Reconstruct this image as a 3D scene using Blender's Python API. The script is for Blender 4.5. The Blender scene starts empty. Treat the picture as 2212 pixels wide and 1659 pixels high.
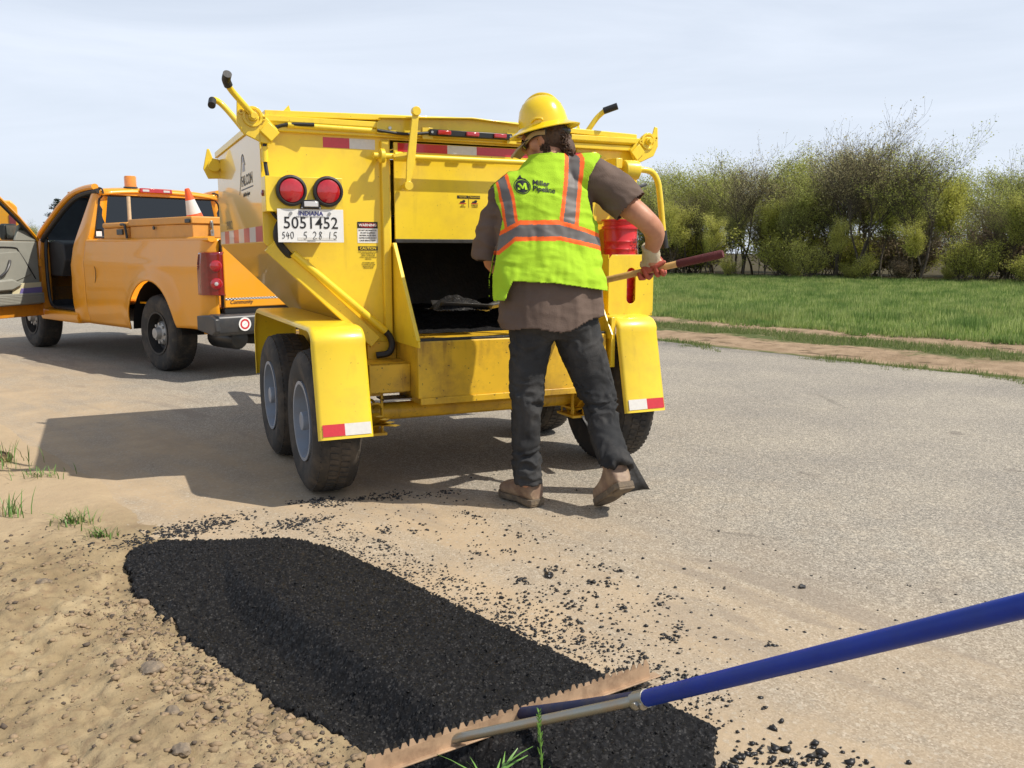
import bpy, math, random
import numpy as np
from mathutils import Vector, Matrix, Euler
from mathutils.bvhtree import BVHTree

rad = math.radians
random.seed(7)
RNG = np.random.default_rng(11)
SC = bpy.context.scene
COL = SC.collection

# ------------------------------------------------------------------ camera, sky, sun, exposure
CAM_H = 1.25
PITCH = math.atan((829.5 - 545.0) / 1900.0)
cam = bpy.data.cameras.new('camera')
camo = bpy.data.objects.new('camera', cam)
COL.objects.link(camo)
camo.location = (0, 0, CAM_H)
camo.rotation_euler = (rad(90) - PITCH, 0, 0)
cam.sensor_fit = 'HORIZONTAL'
cam.sensor_width = 36.0
cam.lens = 36.0 * 1900.0 / 2212.0
cam.clip_start = 0.05
cam.clip_end = 3000
SC.camera = camo

SUN_AZ, SUN_EL = 105.0, 51.0      # azimuth clockwise from +Y
W = bpy.data.worlds.new('World'); SC.world = W; W.use_nodes = True
wn, wl = W.node_tree.nodes, W.node_tree.links
wn.clear()
wo = wn.new('ShaderNodeOutputWorld'); bg = wn.new('ShaderNodeBackground')
sky = wn.new('ShaderNodeTexSky'); sky.sky_type = 'NISHITA'; sky.sun_disc = False
sky.sun_elevation = rad(SUN_EL); sky.sun_rotation = rad(SUN_AZ)
sky.altitude = 200; sky.air_density = 1.0; sky.dust_density = 1.5; sky.ozone_density = 1.0
tc = wn.new('ShaderNodeTexCoord'); mp = wn.new('ShaderNodeMapping')
mp.inputs['Scale'].default_value = (1.0, 1.6, 7.0); mp.inputs['Rotation'].default_value = (0, rad(8), rad(30))
nz = wn.new('ShaderNodeTexNoise'); nz.inputs['Scale'].default_value = 1.7; nz.inputs['Detail'].default_value = 9
nz.inputs['Roughness'].default_value = 0.55; nz.inputs['Distortion'].default_value = 0.6
cr = wn.new('ShaderNodeValToRGB'); cr.color_ramp.elements[0].position = 0.36; cr.color_ramp.elements[1].position = 0.72
cr.color_ramp.elements[0].color = (0.76, 0.76, 0.76, 1); cr.color_ramp.elements[1].color = (1, 1, 1, 1)
mx = wn.new('ShaderNodeMix'); mx.data_type = 'RGBA'
mx.inputs['B'].default_value = (8.5, 9.25, 10.5, 1)
wl.new(tc.outputs['Generated'], mp.inputs['Vector']); wl.new(mp.outputs['Vector'], nz.inputs['Vector'])
wl.new(nz.outputs['Fac'], cr.inputs['Fac'])
# thin haze is whiter low down, the sky clears towards the zenith
sx_ = wn.new('ShaderNodeSeparateXYZ'); wl.new(tc.outputs['Generated'], sx_.inputs[0])
zr = wn.new('ShaderNodeMapRange'); zr.interpolation_type = 'SMOOTHSTEP'
for i_, v_ in ((1, 0.18), (2, 0.75), (3, 1.0), (4, 0.35)): zr.inputs[i_].default_value = v_
wl.new(sx_.outputs[2], zr.inputs[0]); mm = wn.new('ShaderNodeMath'); mm.operation = 'MULTIPLY'
wl.new(cr.outputs['Color'], mm.inputs[0]); wl.new(zr.outputs[0], mm.inputs[1]); wl.new(mm.outputs[0], mx.inputs['Factor'])
wl.new(sky.outputs['Color'], mx.inputs['A']); wl.new(mx.outputs['Result'], bg.inputs['Color'])
bg.inputs['Strength'].default_value = 0.1
wl.new(bg.outputs['Background'], wo.inputs['Surface'])

sl = bpy.data.lights.new('sun', 'SUN'); sl.energy = 5.0; sl.angle = rad(0.53); sl.color = (1.0, 0.93, 0.82)
so = bpy.data.objects.new('sun', sl); COL.objects.link(so)
sd = Vector((math.sin(rad(SUN_AZ)) * math.cos(rad(SUN_EL)), math.cos(rad(SUN_AZ)) * math.cos(rad(SUN_EL)), math.sin(rad(SUN_EL))))
so.rotation_euler = sd.to_track_quat('Z', 'Y').to_euler()
so.location = sd * 50
SC.view_settings.view_transform = 'Standard'; SC.view_settings.look = 'None'
SC.view_settings.exposure = 0.0; SC.view_settings.gamma = 1.0; SC.view_settings.use_curve_mapping = False

# ------------------------------------------------------------------ noise
def _hash(ix, iy, iz, seed):
    h = (ix.astype(np.int64) * 374761393 + iy.astype(np.int64) * 668265263 + iz.astype(np.int64) * 2147483647 + seed * 974711) & 0xffffffff
    h = ((h ^ (h >> 13)) * 1274126177) & 0xffffffff
    h = ((h ^ (h >> 16)) * 2246822519) & 0xffffffff
    return ((h ^ (h >> 15)) & 0xffffff) / float(0xffffff)
def vnoise(P, scale, seed=0):
    P = np.asarray(P, float) * scale
    i = np.floor(P); f = P - i; f = f * f * (3 - 2 * f)
    x, y, z = i[:, 0], i[:, 1], i[:, 2]
    r = 0
    for dx in (0, 1):
        wx = f[:, 0] if dx else 1 - f[:, 0]
        for dy in (0, 1):
            wy = f[:, 1] if dy else 1 - f[:, 1]
            for dz in (0, 1):
                wz = f[:, 2] if dz else 1 - f[:, 2]
                r = r + wx * wy * wz * _hash(x + dx, y + dy, z + dz, seed)
    return r * 2 - 1
def fbm(P, scale, octv=4, seed=0, gain=0.5):
    a, t, r = 1.0, 0.0, 0
    for k in range(octv):
        r = r + a * vnoise(P, scale * 2 ** k, seed + k * 17); t += a; a *= gain
    return r / t
def P3(x, y, z=None):
    x = np.asarray(x, float).ravel(); y = np.asarray(y, float).ravel()
    return np.stack([x, y, np.zeros_like(x) if z is None else np.asarray(z, float).ravel()], 1)

# ------------------------------------------------------------------ object helpers
def tag(o, label=None, cat=None, group=None, kind=None):
    if label: o['label'] = label
    if cat: o['category'] = cat
    if group: o['group'] = group
    if kind: o['kind'] = kind
    return o
def empty(name, loc=(0, 0, 0), rz=0.0, label=None, cat=None, group=None):
    o = bpy.data.objects.new(name, None); COL.objects.link(o)
    o.location = loc; o.rotation_euler = (0, 0, rz); o.empty_display_size = 0.2
    return tag(o, label, cat, group)
def sharp(me, ang=32):
    for p in me.polygons: p.use_smooth = True
    try: me.set_sharp_from_angle(angle=rad(ang))
    except Exception: pass
def frames(path):
    P = [Vector(p) for p in path]; T = []
    for i in range(len(P)):
        a = P[max(i - 1, 0)]; b = P[min(i + 1, len(P) - 1)]
        T.append((b - a).normalized())
    up = Vector((0, 0, 1)) if abs(T[0].z) < 0.9 else Vector((0, 1, 0))
    n = (up - T[0] * up.dot(T[0])).normalized(); out = []
    for i, t in enumerate(T):
        n = (n - t * n.dot(t)).normalized()
        out.append((P[i], n.copy(), t.cross(n), t))
    return out
def bez(pts, n=6):
    """smooth a polyline with Catmull-Rom"""
    P = [Vector(p) for p in pts]; out = []
    for i in range(len(P) - 1):
        p0 = P[max(i - 1, 0)]; p1 = P[i]; p2 = P[i + 1]; p3 = P[min(i + 2, len(P) - 1)]
        for k in range(n):
            t = k / n
            out.append(0.5 * ((2 * p1) + (p2 - p0) * t + (2 * p0 - 5 * p1 + 4 * p2 - p3) * t * t + (3 * p1 - p0 - 3 * p2 + p3) * t ** 3))
    out.append(P[-1]); return out
class MB:
    def __init__(s): s.v = []; s.f = []; s.m = []
    def add(s, vs, fs, m=0):
        b = len(s.v); s.v += [tuple(v) for v in vs]
        s.f += [tuple(b + i for i in f) for f in fs]; s.m += [m] * len(fs); return s
    def bx(s, x0, x1, y0, y1, z0, z1, m=0):
        v = [(x, y, z) for x in (x0, x1) for y in (y0, y1) for z in (z0, z1)]
        return s.add(v, [(0, 1, 3, 2), (4, 6, 7, 5), (0, 4, 5, 1), (2, 3, 7, 6), (0, 2, 6, 4), (1, 5, 7, 3)], m)
    def obox(s, c, size, mat3, m=0):
        c = Vector(c); v = []
        for x in (-.5, .5):
            for y in (-.5, .5):
                for z in (-.5, .5): v.append(c + mat3 @ Vector((x * size[0], y * size[1], z * size[2])))
        return s.add(v, [(0, 1, 3, 2), (4, 6, 7, 5), (0, 4, 5, 1), (2, 3, 7, 6), (0, 2, 6, 4), (1, 5, 7, 3)], m)
    def prism(s, poly, axis, a, b, m=0):
        def p(u, w, t): return {'x': (t, u, w), 'y': (u, t, w), 'z': (u, w, t)}[axis]
        n = len(poly); v = [p(u, w, a) for u, w in poly] + [p(u, w, b) for u, w in poly]
        f = [tuple(range(n))[::-1], tuple(range(n, 2 * n))] + [(i, (i + 1) % n, n + (i + 1) % n, n + i) for i in range(n)]
        return s.add(v, f, m)
    def tube(s, path, r, n=10, m=0, cap=True, sx=1.0):
        fr = frames(path); k = len(fr); rr = r if hasattr(r, '__len__') else [r] * k
        v = []
        for (p, a, b, t), q in zip(fr, rr):
            for j in range(n):
                w = 2 * math.pi * j / n; v.append(p + a * (q * math.cos(w)) + b * (q * sx * math.sin(w)))
        f = [(i * n + j, i * n + (j + 1) % n, (i + 1) * n + (j + 1) % n, (i + 1) * n + j) for i in range(k - 1) for j in range(n)]
        if cap: f += [tuple(range(n))[::-1], tuple(range((k - 1) * n, k * n))]
        return s.add(v, f, m)
    def bar(s, a, b, w, h, m=0, up=(0, 0, 1)):
        a = Vector(a); b = Vector(b); t = (b - a).normalized(); u = Vector(up)
        u = (u - t * u.dot(t)).normalized(); r = t.cross(u)
        v = [p + r * (sx * w / 2) + u * (sz * h / 2) for p in (a, b) for sx, sz in ((-1, -1), (1, -1), (1, 1), (-1, 1))]
        return s.add(v, [(3, 2, 1, 0), (4, 5, 6, 7), (0, 1, 5, 4), (1, 2, 6, 5), (2, 3, 7, 6), (3, 0, 4, 7)], m)
    def lathe(s, prof, c, axis='z', n=24, m=0, closed=False, cap=True):
        """prof list of (radius, height along axis)"""
        c = Vector(c); ax = {'x': (Vector((0, 1, 0)), Vector((0, 0, 1)), Vector((1, 0, 0))), 'y': (Vector((0, 0, 1)), Vector((1, 0, 0)), Vector((0, 1, 0))), 'z': (Vector((1, 0, 0)), Vector((0, 1, 0)), Vector((0, 0, 1)))}[axis] if isinstance(axis, str) else axis
        v = []
        for r, h in prof:
            for j in range(n):
                w = 2 * math.pi * j / n; v.append(c + ax[0] * (r * math.cos(w)) + ax[1] * (r * math.sin(w)) + ax[2] * h)
        k = len(prof); f = [(i * n + j, i * n + (j + 1) % n, (i + 1) * n + (j + 1) % n, (i + 1) * n + j) for i in range(k - 1) for j in range(n)]
        if closed: f += [((k - 1) * n + j, (k - 1) * n + (j + 1) % n, (j + 1) % n, j) for j in range(n)]
        else:
            if prof[0][0] > 1e-6 and cap: f.append(tuple(range(n))[::-1])
            if prof[-1][0] > 1e-6 and cap: f.append(tuple(range((k - 1) * n, k * n)))
        return s.add(v, f, m)
    def disc(s, c, r, axis, h, n=20, m=0): return s.lathe([(r, 0), (r, h)], c, axis, n, m)
    def rings(s, rs, m=0, cap=True):
        n = len(rs[0]); k = len(rs); v = [p for r in rs for p in r]
        f = [(i * n + j, i * n + (j + 1) % n, (i + 1) * n + (j + 1) % n, (i + 1) * n + j) for i in range(k - 1) for j in range(n)]
        if cap: f += [tuple(range(n))[::-1], tuple(range((k - 1) * n, k * n))]
        return s.add(v, f, m)
    def build(s, name, mats, parent=None, bevel=0.0, seg=2, ang=32, loc=(0, 0, 0), rot=(0, 0, 0), flat=False, label=None, mod=None):
        me = bpy.data.meshes.new(name); me.from_pydata([tuple(v) for v in s.v], [], s.f)
        if not isinstance(mats, (list, tuple)): mats = [mats]
        for q in mats: me.materials.append(q)
        me.polygons.foreach_set('material_index', s.m)
        import bmesh
        bm = bmesh.new(); bm.from_mesh(me); bmesh.ops.recalc_face_normals(bm, faces=bm.faces); bm.to_mesh(me); bm.free()
        if not flat: sharp(me, ang)
        me.update()
        o = bpy.data.objects.new(name, me); COL.objects.link(o)
        if parent: o.parent = parent
        o.location = loc; o.rotation_euler = rot
        if bevel > 0:
            b = o.modifiers.new('bevel', 'BEVEL'); b.width = bevel; b.segments = seg; b.limit_method = 'ANGLE'; b.angle_limit = rad(35); b.harden_normals = False
        if label: o['label'] = label
        return o
def np_mesh(name, V, Fq, mats, parent=None, smooth=True, fm=None):
    """V (n,3), Fq (m,3|4) numpy"""
    me = bpy.data.meshes.new(name); V = np.ascontiguousarray(V, np.float32); Fq = np.ascontiguousarray(Fq, np.int32)
    k = Fq.shape[1]; me.vertices.add(len(V)); me.vertices.foreach_set('co', V.ravel())
    me.loops.add(Fq.size); me.loops.foreach_set('vertex_index', Fq.ravel())
    me.polygons.add(len(Fq)); me.polygons.foreach_set('loop_start', np.arange(0, Fq.size, k, dtype=np.int32))
    try: me.polygons.foreach_set('loop_total', np.full(len(Fq), k, np.int32))
    except Exception: pass
    if not isinstance(mats, (list, tuple)): mats = [mats]
    for q in mats: me.materials.append(q)
    if fm is not None: me.polygons.foreach_set('material_index', np.asarray(fm, np.int32))
    me.update(calc_edges=True)
    if smooth: me.polygons.foreach_set('use_smooth', np.ones(len(Fq), bool))
    me.validate()
    o = bpy.data.objects.new(name, me); COL.objects.link(o)
    if parent: o.parent = parent
    return o
def freeze(o):
    """apply the object's modifiers"""
    dg = bpy.context.evaluated_depsgraph_get(); dg.update()
    me = bpy.data.meshes.new_from_object(o.evaluated_get(dg)); old = o.data
    o.modifiers.clear(); o.data = me
    return o
def coords(o):
    a = np.empty(len(o.data.vertices) * 3, np.float32); o.data.vertices.foreach_get('co', a); return a.reshape(-1, 3).astype(float)
def normals(o):
    a = np.empty(len(o.data.vertices) * 3, np.float32); o.data.vertices.foreach_get('normal', a); return a.reshape(-1, 3).astype(float)
def setco(o, a): o.data.vertices.foreach_set('co', np.ascontiguousarray(a, np.float32).ravel()); o.data.update()
def remesh(o, vox, smooth=6, fac=0.5):
    m = o.modifiers.new('r', 'REMESH'); m.mode = 'VOXEL'; m.voxel_size = vox; m.use_smooth_shade = True
    s = o.modifiers.new('s', 'SMOOTH'); s.factor = fac; s.iterations = smooth
    return freeze(o)
def copy_tree(o, parent=None):
    c = o.copy(); COL.objects.link(c)
    if parent: c.parent = parent
    for ch in list(o.children): copy_tree(ch, c)
    return c

# ------------------------------------------------------------------ materials
def setin(n, k, v):
    if k in n.inputs: n.inputs[k].default_value = v
def c4(c): return (c[0], c[1], c[2], 1.0)
def mat(name, col, rough=0.6, metal=0.0, coat=0.0, coat_r=0.05, spec=0.5, var=0.0, vscale=8.0, dirt=None, dirt_amt=0.0, dscale=3.0, bump=0.0, bscale=60.0, emit=None, es=0.0, trans=0.0, alpha=1.0, detail=5, rvar=0.0):
    m = bpy.data.materials.new(name); m.use_nodes = True; n, l = m.node_tree.nodes, m.node_tree.links
    b = n['Principled BSDF']; setin(b, 'Base Color', c4(col)); setin(b, 'Roughness', rough); setin(b, 'Metallic', metal)
    setin(b, 'Coat Weight', coat); setin(b, 'Coat Roughness', coat_r); setin(b, 'Specular IOR Level', spec)
    setin(b, 'Transmission Weight', trans); setin(b, 'Alpha', alpha)
    if emit: setin(b, 'Emission Color', c4(emit)); setin(b, 'Emission Strength', es)
    t = n.new('ShaderNodeTexCoord'); src = None
    if var > 0:
        z = n.new('ShaderNodeTexNoise'); z.inputs['Scale'].default_value = vscale; z.inputs['Detail'].default_value = detail
        l.new(t.outputs['Object'], z.inputs['Vector'])
        r = n.new('ShaderNodeMapRange'); r.inputs[1].default_value = 0.25; r.inputs[2].default_value = 0.75; r.inputs[3].default_value = 1 - var; r.inputs[4].default_value = 1 + var
        l.new(z.outputs['Fac'], r.inputs[0]); q = n.new('ShaderNodeMix'); q.data_type = 'RGBA'; q.blend_type = 'MULTIPLY'; q.inputs['Factor'].default_value = 1
        q.inputs['A'].default_value = c4(col); cb = n.new('ShaderNodeCombineColor')
        for i in range(3): l.new(r.outputs[0], cb.inputs[i])
        l.new(cb.outputs[0], q.inputs['B']); src = q.outputs['Result']
        if rvar > 0:
            r2 = n.new('ShaderNodeMapRange'); r2.inputs[1].default_value = 0.3; r2.inputs[2].default_value = 0.7; r2.inputs[3].default_value = max(rough - rvar, 0); r2.inputs[4].default_value = rough + rvar
            l.new(z.outputs['Fac'], r2.inputs[0]); l.new(r2.outputs[0], b.inputs['Roughness'])
    if dirt is not None:
        z = n.new('ShaderNodeTexNoise'); z.inputs['Scale'].default_value = dscale; z.inputs['Detail'].default_value = 8; z.inputs['Roughness'].default_value = 0.65
        l.new(t.outputs['Object'], z.inputs['Vector']); r = n.new('ShaderNodeMapRange'); r.inputs[1].default_value = 0.45; r.inputs[2].default_value = 0.75; r.inputs[3].default_value = 0; r.inputs[4].default_value = dirt_amt
        l.new(z.outputs['Fac'], r.inputs[0]); q = n.new('ShaderNodeMix'); q.data_type = 'RGBA'; l.new(r.outputs[0], q.inputs['Factor'])
        if src: l.new(src, q.inputs['A'])
        else: q.inputs['A'].default_value = c4(col)
        q.inputs['B'].default_value = c4(dirt); src = q.outputs['Result']
    if src: l.new(src, b.inputs['Base Color'])
    if bump > 0:
        z = n.new('ShaderNodeTexNoise'); z.inputs['Scale'].default_value = bscale; z.inputs['Detail'].default_value = 4
        l.new(t.outputs['Object'], z.inputs['Vector']); u = n.new('ShaderNodeBump'); u.inputs['Strength'].default_value = bump; u.inputs['Distance'].default_value = 0.01
        l.new(z.outputs['Fac'], u.inputs['Height']); l.new(u.outputs[0], b.inputs['Normal'])
    return m
YEL = (0.86, 0.615, 0.026)
M = {}
M['yellow'] = mat('yellow_paint', YEL, rough=0.38, coat=0.35, coat_r=0.12, var=0.05, vscale=2.0, dirt=(0.40, 0.24, 0.05), dirt_amt=0.38, dscale=4.0, bump=0.02, bscale=25)
M['yellow_gloss'] = mat('glossy_yellow_paint', (0.70, 0.44, 0.02), rough=0.28, coat=0.55, coat_r=0.03, var=0.05, vscale=1.5, dirt=(0.45, 0.33, 0.15), dirt_amt=0.15, dscale=4, spec=0.4)
M['yellow_worn'] = mat('stained_yellow_paint', (0.74, 0.45, 0.02), rough=0.45, coat=0.15, coat_r=0.2, var=0.1, vscale=3.0, dirt=(0.20, 0.10, 0.03), dirt_amt=0.75, dscale=4.5)
M['truck'] = mat('orange_truck_paint', (0.80, 0.325, 0.005), rough=0.32, coat=0.32, coat_r=0.04, var=0.05, vscale=1.5, dirt=(0.45, 0.28, 0.12), dirt_amt=0.25, dscale=3)
M['truck_dull'] = mat('dull_orange_door_jamb_paint', (0.62, 0.24, 0.012), rough=0.5, dirt=(0.2, 0.1, 0.04), dirt_amt=0.5, dscale=9)
M['black_rubber'] = mat('black_rubber', (0.018, 0.018, 0.019), rough=0.55, bump=0.1, bscale=80)
M['tyre'] = mat('dusty_tyre_rubber', (0.028, 0.026, 0.024), rough=0.8, dirt=(0.17, 0.13, 0.09), dirt_amt=0.55, dscale=7, bump=0.15, bscale=60)
M['rim_white'] = mat('white_steel_rim', (0.27, 0.31, 0.37), rough=0.4, dirt=(0.28, 0.22, 0.16), dirt_amt=0.5, dscale=12)
M['alloy'] = mat('grey_wheel_metal', (0.40, 0.40, 0.39), rough=0.4, metal=0.3, dirt=(0.2, 0.16, 0.12), dirt_amt=0.5, dscale=25)
M['steel'] = mat('bare_steel', (0.42, 0.42, 0.41), rough=0.35, metal=0.85, var=0.15, vscale=30)
M['galv'] = mat('galvanised_steel', (0.34, 0.34, 0.30), rough=0.40, metal=0.8, dirt=(0.42, 0.27, 0.14), dirt_amt=0.6, dscale=16)
M['dark_plastic'] = mat('dark_grey_plastic', (0.035, 0.037, 0.042), rough=0.4, dirt=(0.12, 0.10, 0.08), dirt_amt=0.4, dscale=6)
M['black'] = mat('black_paint', (0.012, 0.012, 0.013), rough=0.35)
M['interior'] = mat('dark_cab_trim', (0.030, 0.032, 0.036), rough=0.7, var=0.2, vscale=12)
M['grey_trim'] = mat('grey_door_trim', (0.27, 0.27, 0.235), rough=0.65, var=0.06, vscale=9)
M['tar'] = mat('tarred_steel', (0.022, 0.021, 0.020), rough=0.55, dirt=(0.05, 0.042, 0.034), dirt_amt=0.6, dscale=10, bump=0.4, bscale=45)
M['red_lens'] = mat('red_lens', (0.42, 0.010, 0.018), rough=0.12, coat=1.0, coat_r=0.03, var=0.15, vscale=60)
M['dark_red_lens'] = mat('dark_red_lens', (0.20, 0.006, 0.012), rough=0.1, coat=1.0, coat_r=0.02, var=0.2, vscale=25)
M['clear_lens'] = mat('clear_lens', (0.55, 0.55, 0.55), rough=0.1, coat=1.0)
M['amber'] = mat('amber_lens', (0.75, 0.26, 0.02), rough=0.15, coat=1.0, var=0.1, vscale=40)
M['tape_red'] = mat('red_reflective_tape', (0.55, 0.02, 0.03), rough=0.3, coat=0.5, var=0.08, vscale=80)
M['tape_white'] = mat('white_reflective_tape', (0.66, 0.64, 0.60), rough=0.3, coat=0.5, var=0.06, vscale=60)
M['white'] = mat('white_print', (0.78, 0.78, 0.77), rough=0.35, coat=0.3, var=0.03, vscale=20)
M['ink'] = mat('black_ink', (0.012, 0.012, 0.014), rough=0.5)
M['ink_blue'] = mat('navy_ink', (0.03, 0.035, 0.20), rough=0.5)
M['ink_grey'] = mat('grey_ink', (0.35, 0.35, 0.37), rough=0.5)
M['dust_navy'] = mat('dusty_navy_tube', (0.012, 0.018, 0.07), rough=0.6, dirt=(0.10, 0.075, 0.055), dirt_amt=0.8, dscale=12)
M['faded_ink'] = mat('faded_black_lettering', (0.05, 0.045, 0.035), rough=0.5)
M['ink_red'] = mat('red_ink', (0.55, 0.02, 0.03), rough=0.4)
M['orange_plastic'] = mat('orange_cone_plastic', (0.85, 0.11, 0.02), rough=0.45, dirt=(0.45, 0.2, 0.1), dirt_amt=0.3)
M['red_plastic'] = mat('red_bucket_plastic', (0.62, 0.015, 0.02), rough=0.35, coat=0.3, var=0.05)
M['tan_box'] = mat('orange_tan_toolbox_paint', (0.66, 0.30, 0.05), rough=0.5, var=0.08, vscale=5, dirt=(0.35, 0.2, 0.1), dirt_amt=0.4)
M['wood'] = mat('worn_ash_wood', (0.66, 0.40, 0.14), rough=0.5, var=0.18, vscale=30, dirt=(0.14, 0.08, 0.04), dirt_amt=0.4, dscale=14)
M['pale_wood'] = mat('pale_wood', (0.62, 0.47, 0.30), rough=0.6, var=0.1, vscale=30)
M['maroon'] = mat('maroon_grip_tape', (0.10, 0.018, 0.020), rough=0.8, bump=0.5, bscale=160, var=0.15, vscale=40)
M['blue_handle'] = mat('blue_fibreglass', (0.005, 0.032, 0.29), rough=0.42, spec=0.35, var=0.12, vscale=20, dirt=(0.03, 0.05, 0.15), dirt_amt=0.3, dscale=9, bump=0.05, bscale=90)
M['blade'] = mat('copper_coloured_blade_steel', (0.44, 0.30, 0.19), rough=0.5, metal=0.15, var=0.2, vscale=14, dirt=(0.10, 0.05, 0.03), dirt_amt=0.75, dscale=16)

def glass_mat(name, tint, alpha, ior=1.45):
    m = bpy.data.materials.new(name); m.use_nodes = True; n, l = m.node_tree.nodes, m.node_tree.links; n.clear()
    o = n.new('ShaderNodeOutputMaterial'); g = n.new('ShaderNodeBsdfGlossy'); g.inputs['Roughness'].default_value = 0.02; g.inputs['Color'].default_value = (0.9, 0.95, 1, 1)
    t = n.new('ShaderNodeBsdfTransparent'); t.inputs['Color'].default_value = c4(tint)
    f = n.new('ShaderNodeFresnel'); f.inputs['IOR'].default_value = ior
    x = n.new('ShaderNodeMixShader'); l.new(f.outputs[0], x.inputs[0]); l.new(t.outputs[0], x.inputs[1]); l.new(g.outputs[0], x.inputs[2]); l.new(x.outputs[0], o.inputs[0])
    return m
M['glass'] = glass_mat('window_glass', (0.72, 0.80, 0.76), 0.2)
M['tinted_glass'] = glass_mat('tinted_rear_glass', (0.10, 0.11, 0.13), 0.8, 1.65)

def text(body, size, mt, parent, loc, rot, name='lettering', ext=0.0006, off=0.0, align='CENTER', shear=0.0, sp=1.0, sx=1.0, bold=0.0):
    cu = bpy.data.curves.new(name, 'FONT'); cu.body = body; cu.size = size; cu.align_x = align; cu.align_y = 'CENTER'
    cu.resolution_u = 3; cu.extrude = ext; cu.offset = bold * size; cu.shear = shear; cu.space_character = sp; cu.space_line = 0.95
    t = bpy.data.objects.new(name, cu); COL.objects.link(t)
    dg = bpy.context.evaluated_depsgraph_get(); me = bpy.data.meshes.new_from_object(t.evaluated_get(dg))
    bpy.data.objects.remove(t); me.name = name; me.materials.clear(); me.materials.append(mt)
    o = bpy.data.objects.new(name, me); COL.objects.link(o); o.parent = parent; o.location = loc; o.rotation_euler = rot; o.scale = (sx, 1, 1)
    return o
BACK = (rad(90), 0, 0)            # reads on a face that looks towards -y
SIDE = (rad(90), 0, rad(-90))     # reads on a face that looks towards -x
DIG = {'0': [[(.5, 1), (.15, .8), (.1, .4), (.35, 0), (.7, .1), (.9, .5), (.8, .9), (.5, 1)]], '1': [[(.6, 1), (.4, 0)]],
       '2': [[(.1, .8), (.4, 1), (.75, .8), (.6, .45), (.05, .02), (.9, .08)]], '4': [[(.45, 1), (.1, .4), (.95, .45)], [(.7, .8), (.55, -.1)]],
       '5': [[(.9, .95), (.35, .92), (.25, .55), (.6, .55), (.75, .25), (.45, 0), (.1, .08)]],
       '8': [[(.85, .85), (.5, 1), (.3, .78), (.7, .35), (.5, 0), (.2, .15), (.5, .55), (.85, .85)]]}
def handwriting(s, x, y, z, h, w, mt, parent, r=0.0016):
    mb = MB(); cx = x
    for ch in s:
        if ch == ' ': cx += w * 0.9; continue
        for st in DIG[ch]:
            mb.tube(bez([(cx + u * w, y, z + q * h) for u, q in st], 4), r, 4)
        cx += w * 1.25
    return mb.build('handwriting', mt, parent)
# ================================================================== THE GROUND (local x = across the road, local y = along it)
RD = rad(42)                       # the road runs at azimuth -42 degrees
def node_mat(name):
    m = bpy.data.materials.new(name); m.use_nodes = True
    return m, m.node_tree.nodes, m.node_tree.links, m.node_tree.nodes['Principled BSDF']
class NT:
    """tiny node helper"""
    def __init__(s, n, l): s.n = n; s.l = l; s.tc = n.new('ShaderNodeTexCoord').outputs['Object']
    def noise(s, sc, det=4, rough=.55, vec=None, dist=0, stretch=None):
        v = vec or s.tc
        if stretch:
            mp = s.n.new('ShaderNodeMapping'); mp.inputs['Scale'].default_value = stretch; s.l.new(v, mp.inputs['Vector']); v = mp.outputs[0]
        z = s.n.new('ShaderNodeTexNoise'); z.inputs['Scale'].default_value = sc; z.inputs['Detail'].default_value = det; z.inputs['Roughness'].default_value = rough; z.inputs['Distortion'].default_value = dist
        s.l.new(v, z.inputs['Vector']); return z.outputs['Fac']
    def vor(s, sc, out='Color', vec=None, feat='F1'):
        z = s.n.new('ShaderNodeTexVoronoi'); z.inputs['Scale'].default_value = sc; z.feature = feat
        s.l.new(vec or s.tc, z.inputs['Vector']); return z.outputs[out]
    def rng(s, v, a, b, c=0.0, d=1.0, smooth=True):
        r = s.n.new('ShaderNodeMapRange'); r.interpolation_type = 'SMOOTHSTEP' if smooth else 'LINEAR'
        r.inputs[1].default_value = a; r.inputs[2].default_value = b; r.inputs[3].default_value = c; r.inputs[4].default_value = d
        s.l.new(v, r.inputs[0]); return r.outputs[0]
    def math(s, op, a, b=None):
        r = s.n.new('ShaderNodeMath'); r.operation = op
        for i, q in enumerate((a, b)):
            if q is None: continue
            if isinstance(q, (int, float)): r.inputs[i].default_value = q
            else: s.l.new(q, r.inputs[i])
        return r.outputs[0]
    def mix(s, f, a, b, mode='MIX'):
        r = s.n.new('ShaderNodeMix'); r.data_type = 'RGBA'; r.blend_type = mode
        for k, q in (('Factor', f), ('A', a), ('B', b)):
            if isinstance(q, (int, float)): r.inputs[k].default_value = q
            elif isinstance(q, tuple): r.inputs[k].default_value = c4(q)
            else: s.l.new(q, r.inputs[k])
        return r.outputs['Result']
    def ramp(s, v, stops):
        r = s.n.new('ShaderNodeValToRGB'); e = r.color_ramp.elements
        while len(e) < len(stops): e.new(0.5)
        for i, (p, c) in enumerate(stops): e[i].position = p; e[i].color = c4(c)
        s.l.new(v, r.inputs[0]); return r.outputs[0]
    def xyz(s):
        r = s.n.new('ShaderNodeSeparateXYZ'); s.l.new(s.tc, r.inputs[0]); return r.outputs
    def bump(s, h, strength, dist, prev=None):
        u = s.n.new('ShaderNodeBump'); u.inputs['Strength'].default_value = strength; u.inputs['Distance'].default_value = dist
        s.l.new(h, u.inputs['Height'])
        if prev: s.l.new(prev, u.inputs['Normal'])
        return u.outputs[0]
    def grey(s, c):
        r = s.n.new('ShaderNodeRGBToBW'); s.l.new(c, r.inputs[0]); return r.outputs[0]

SAND = (0.46, 0.352, 0.230)
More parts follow.
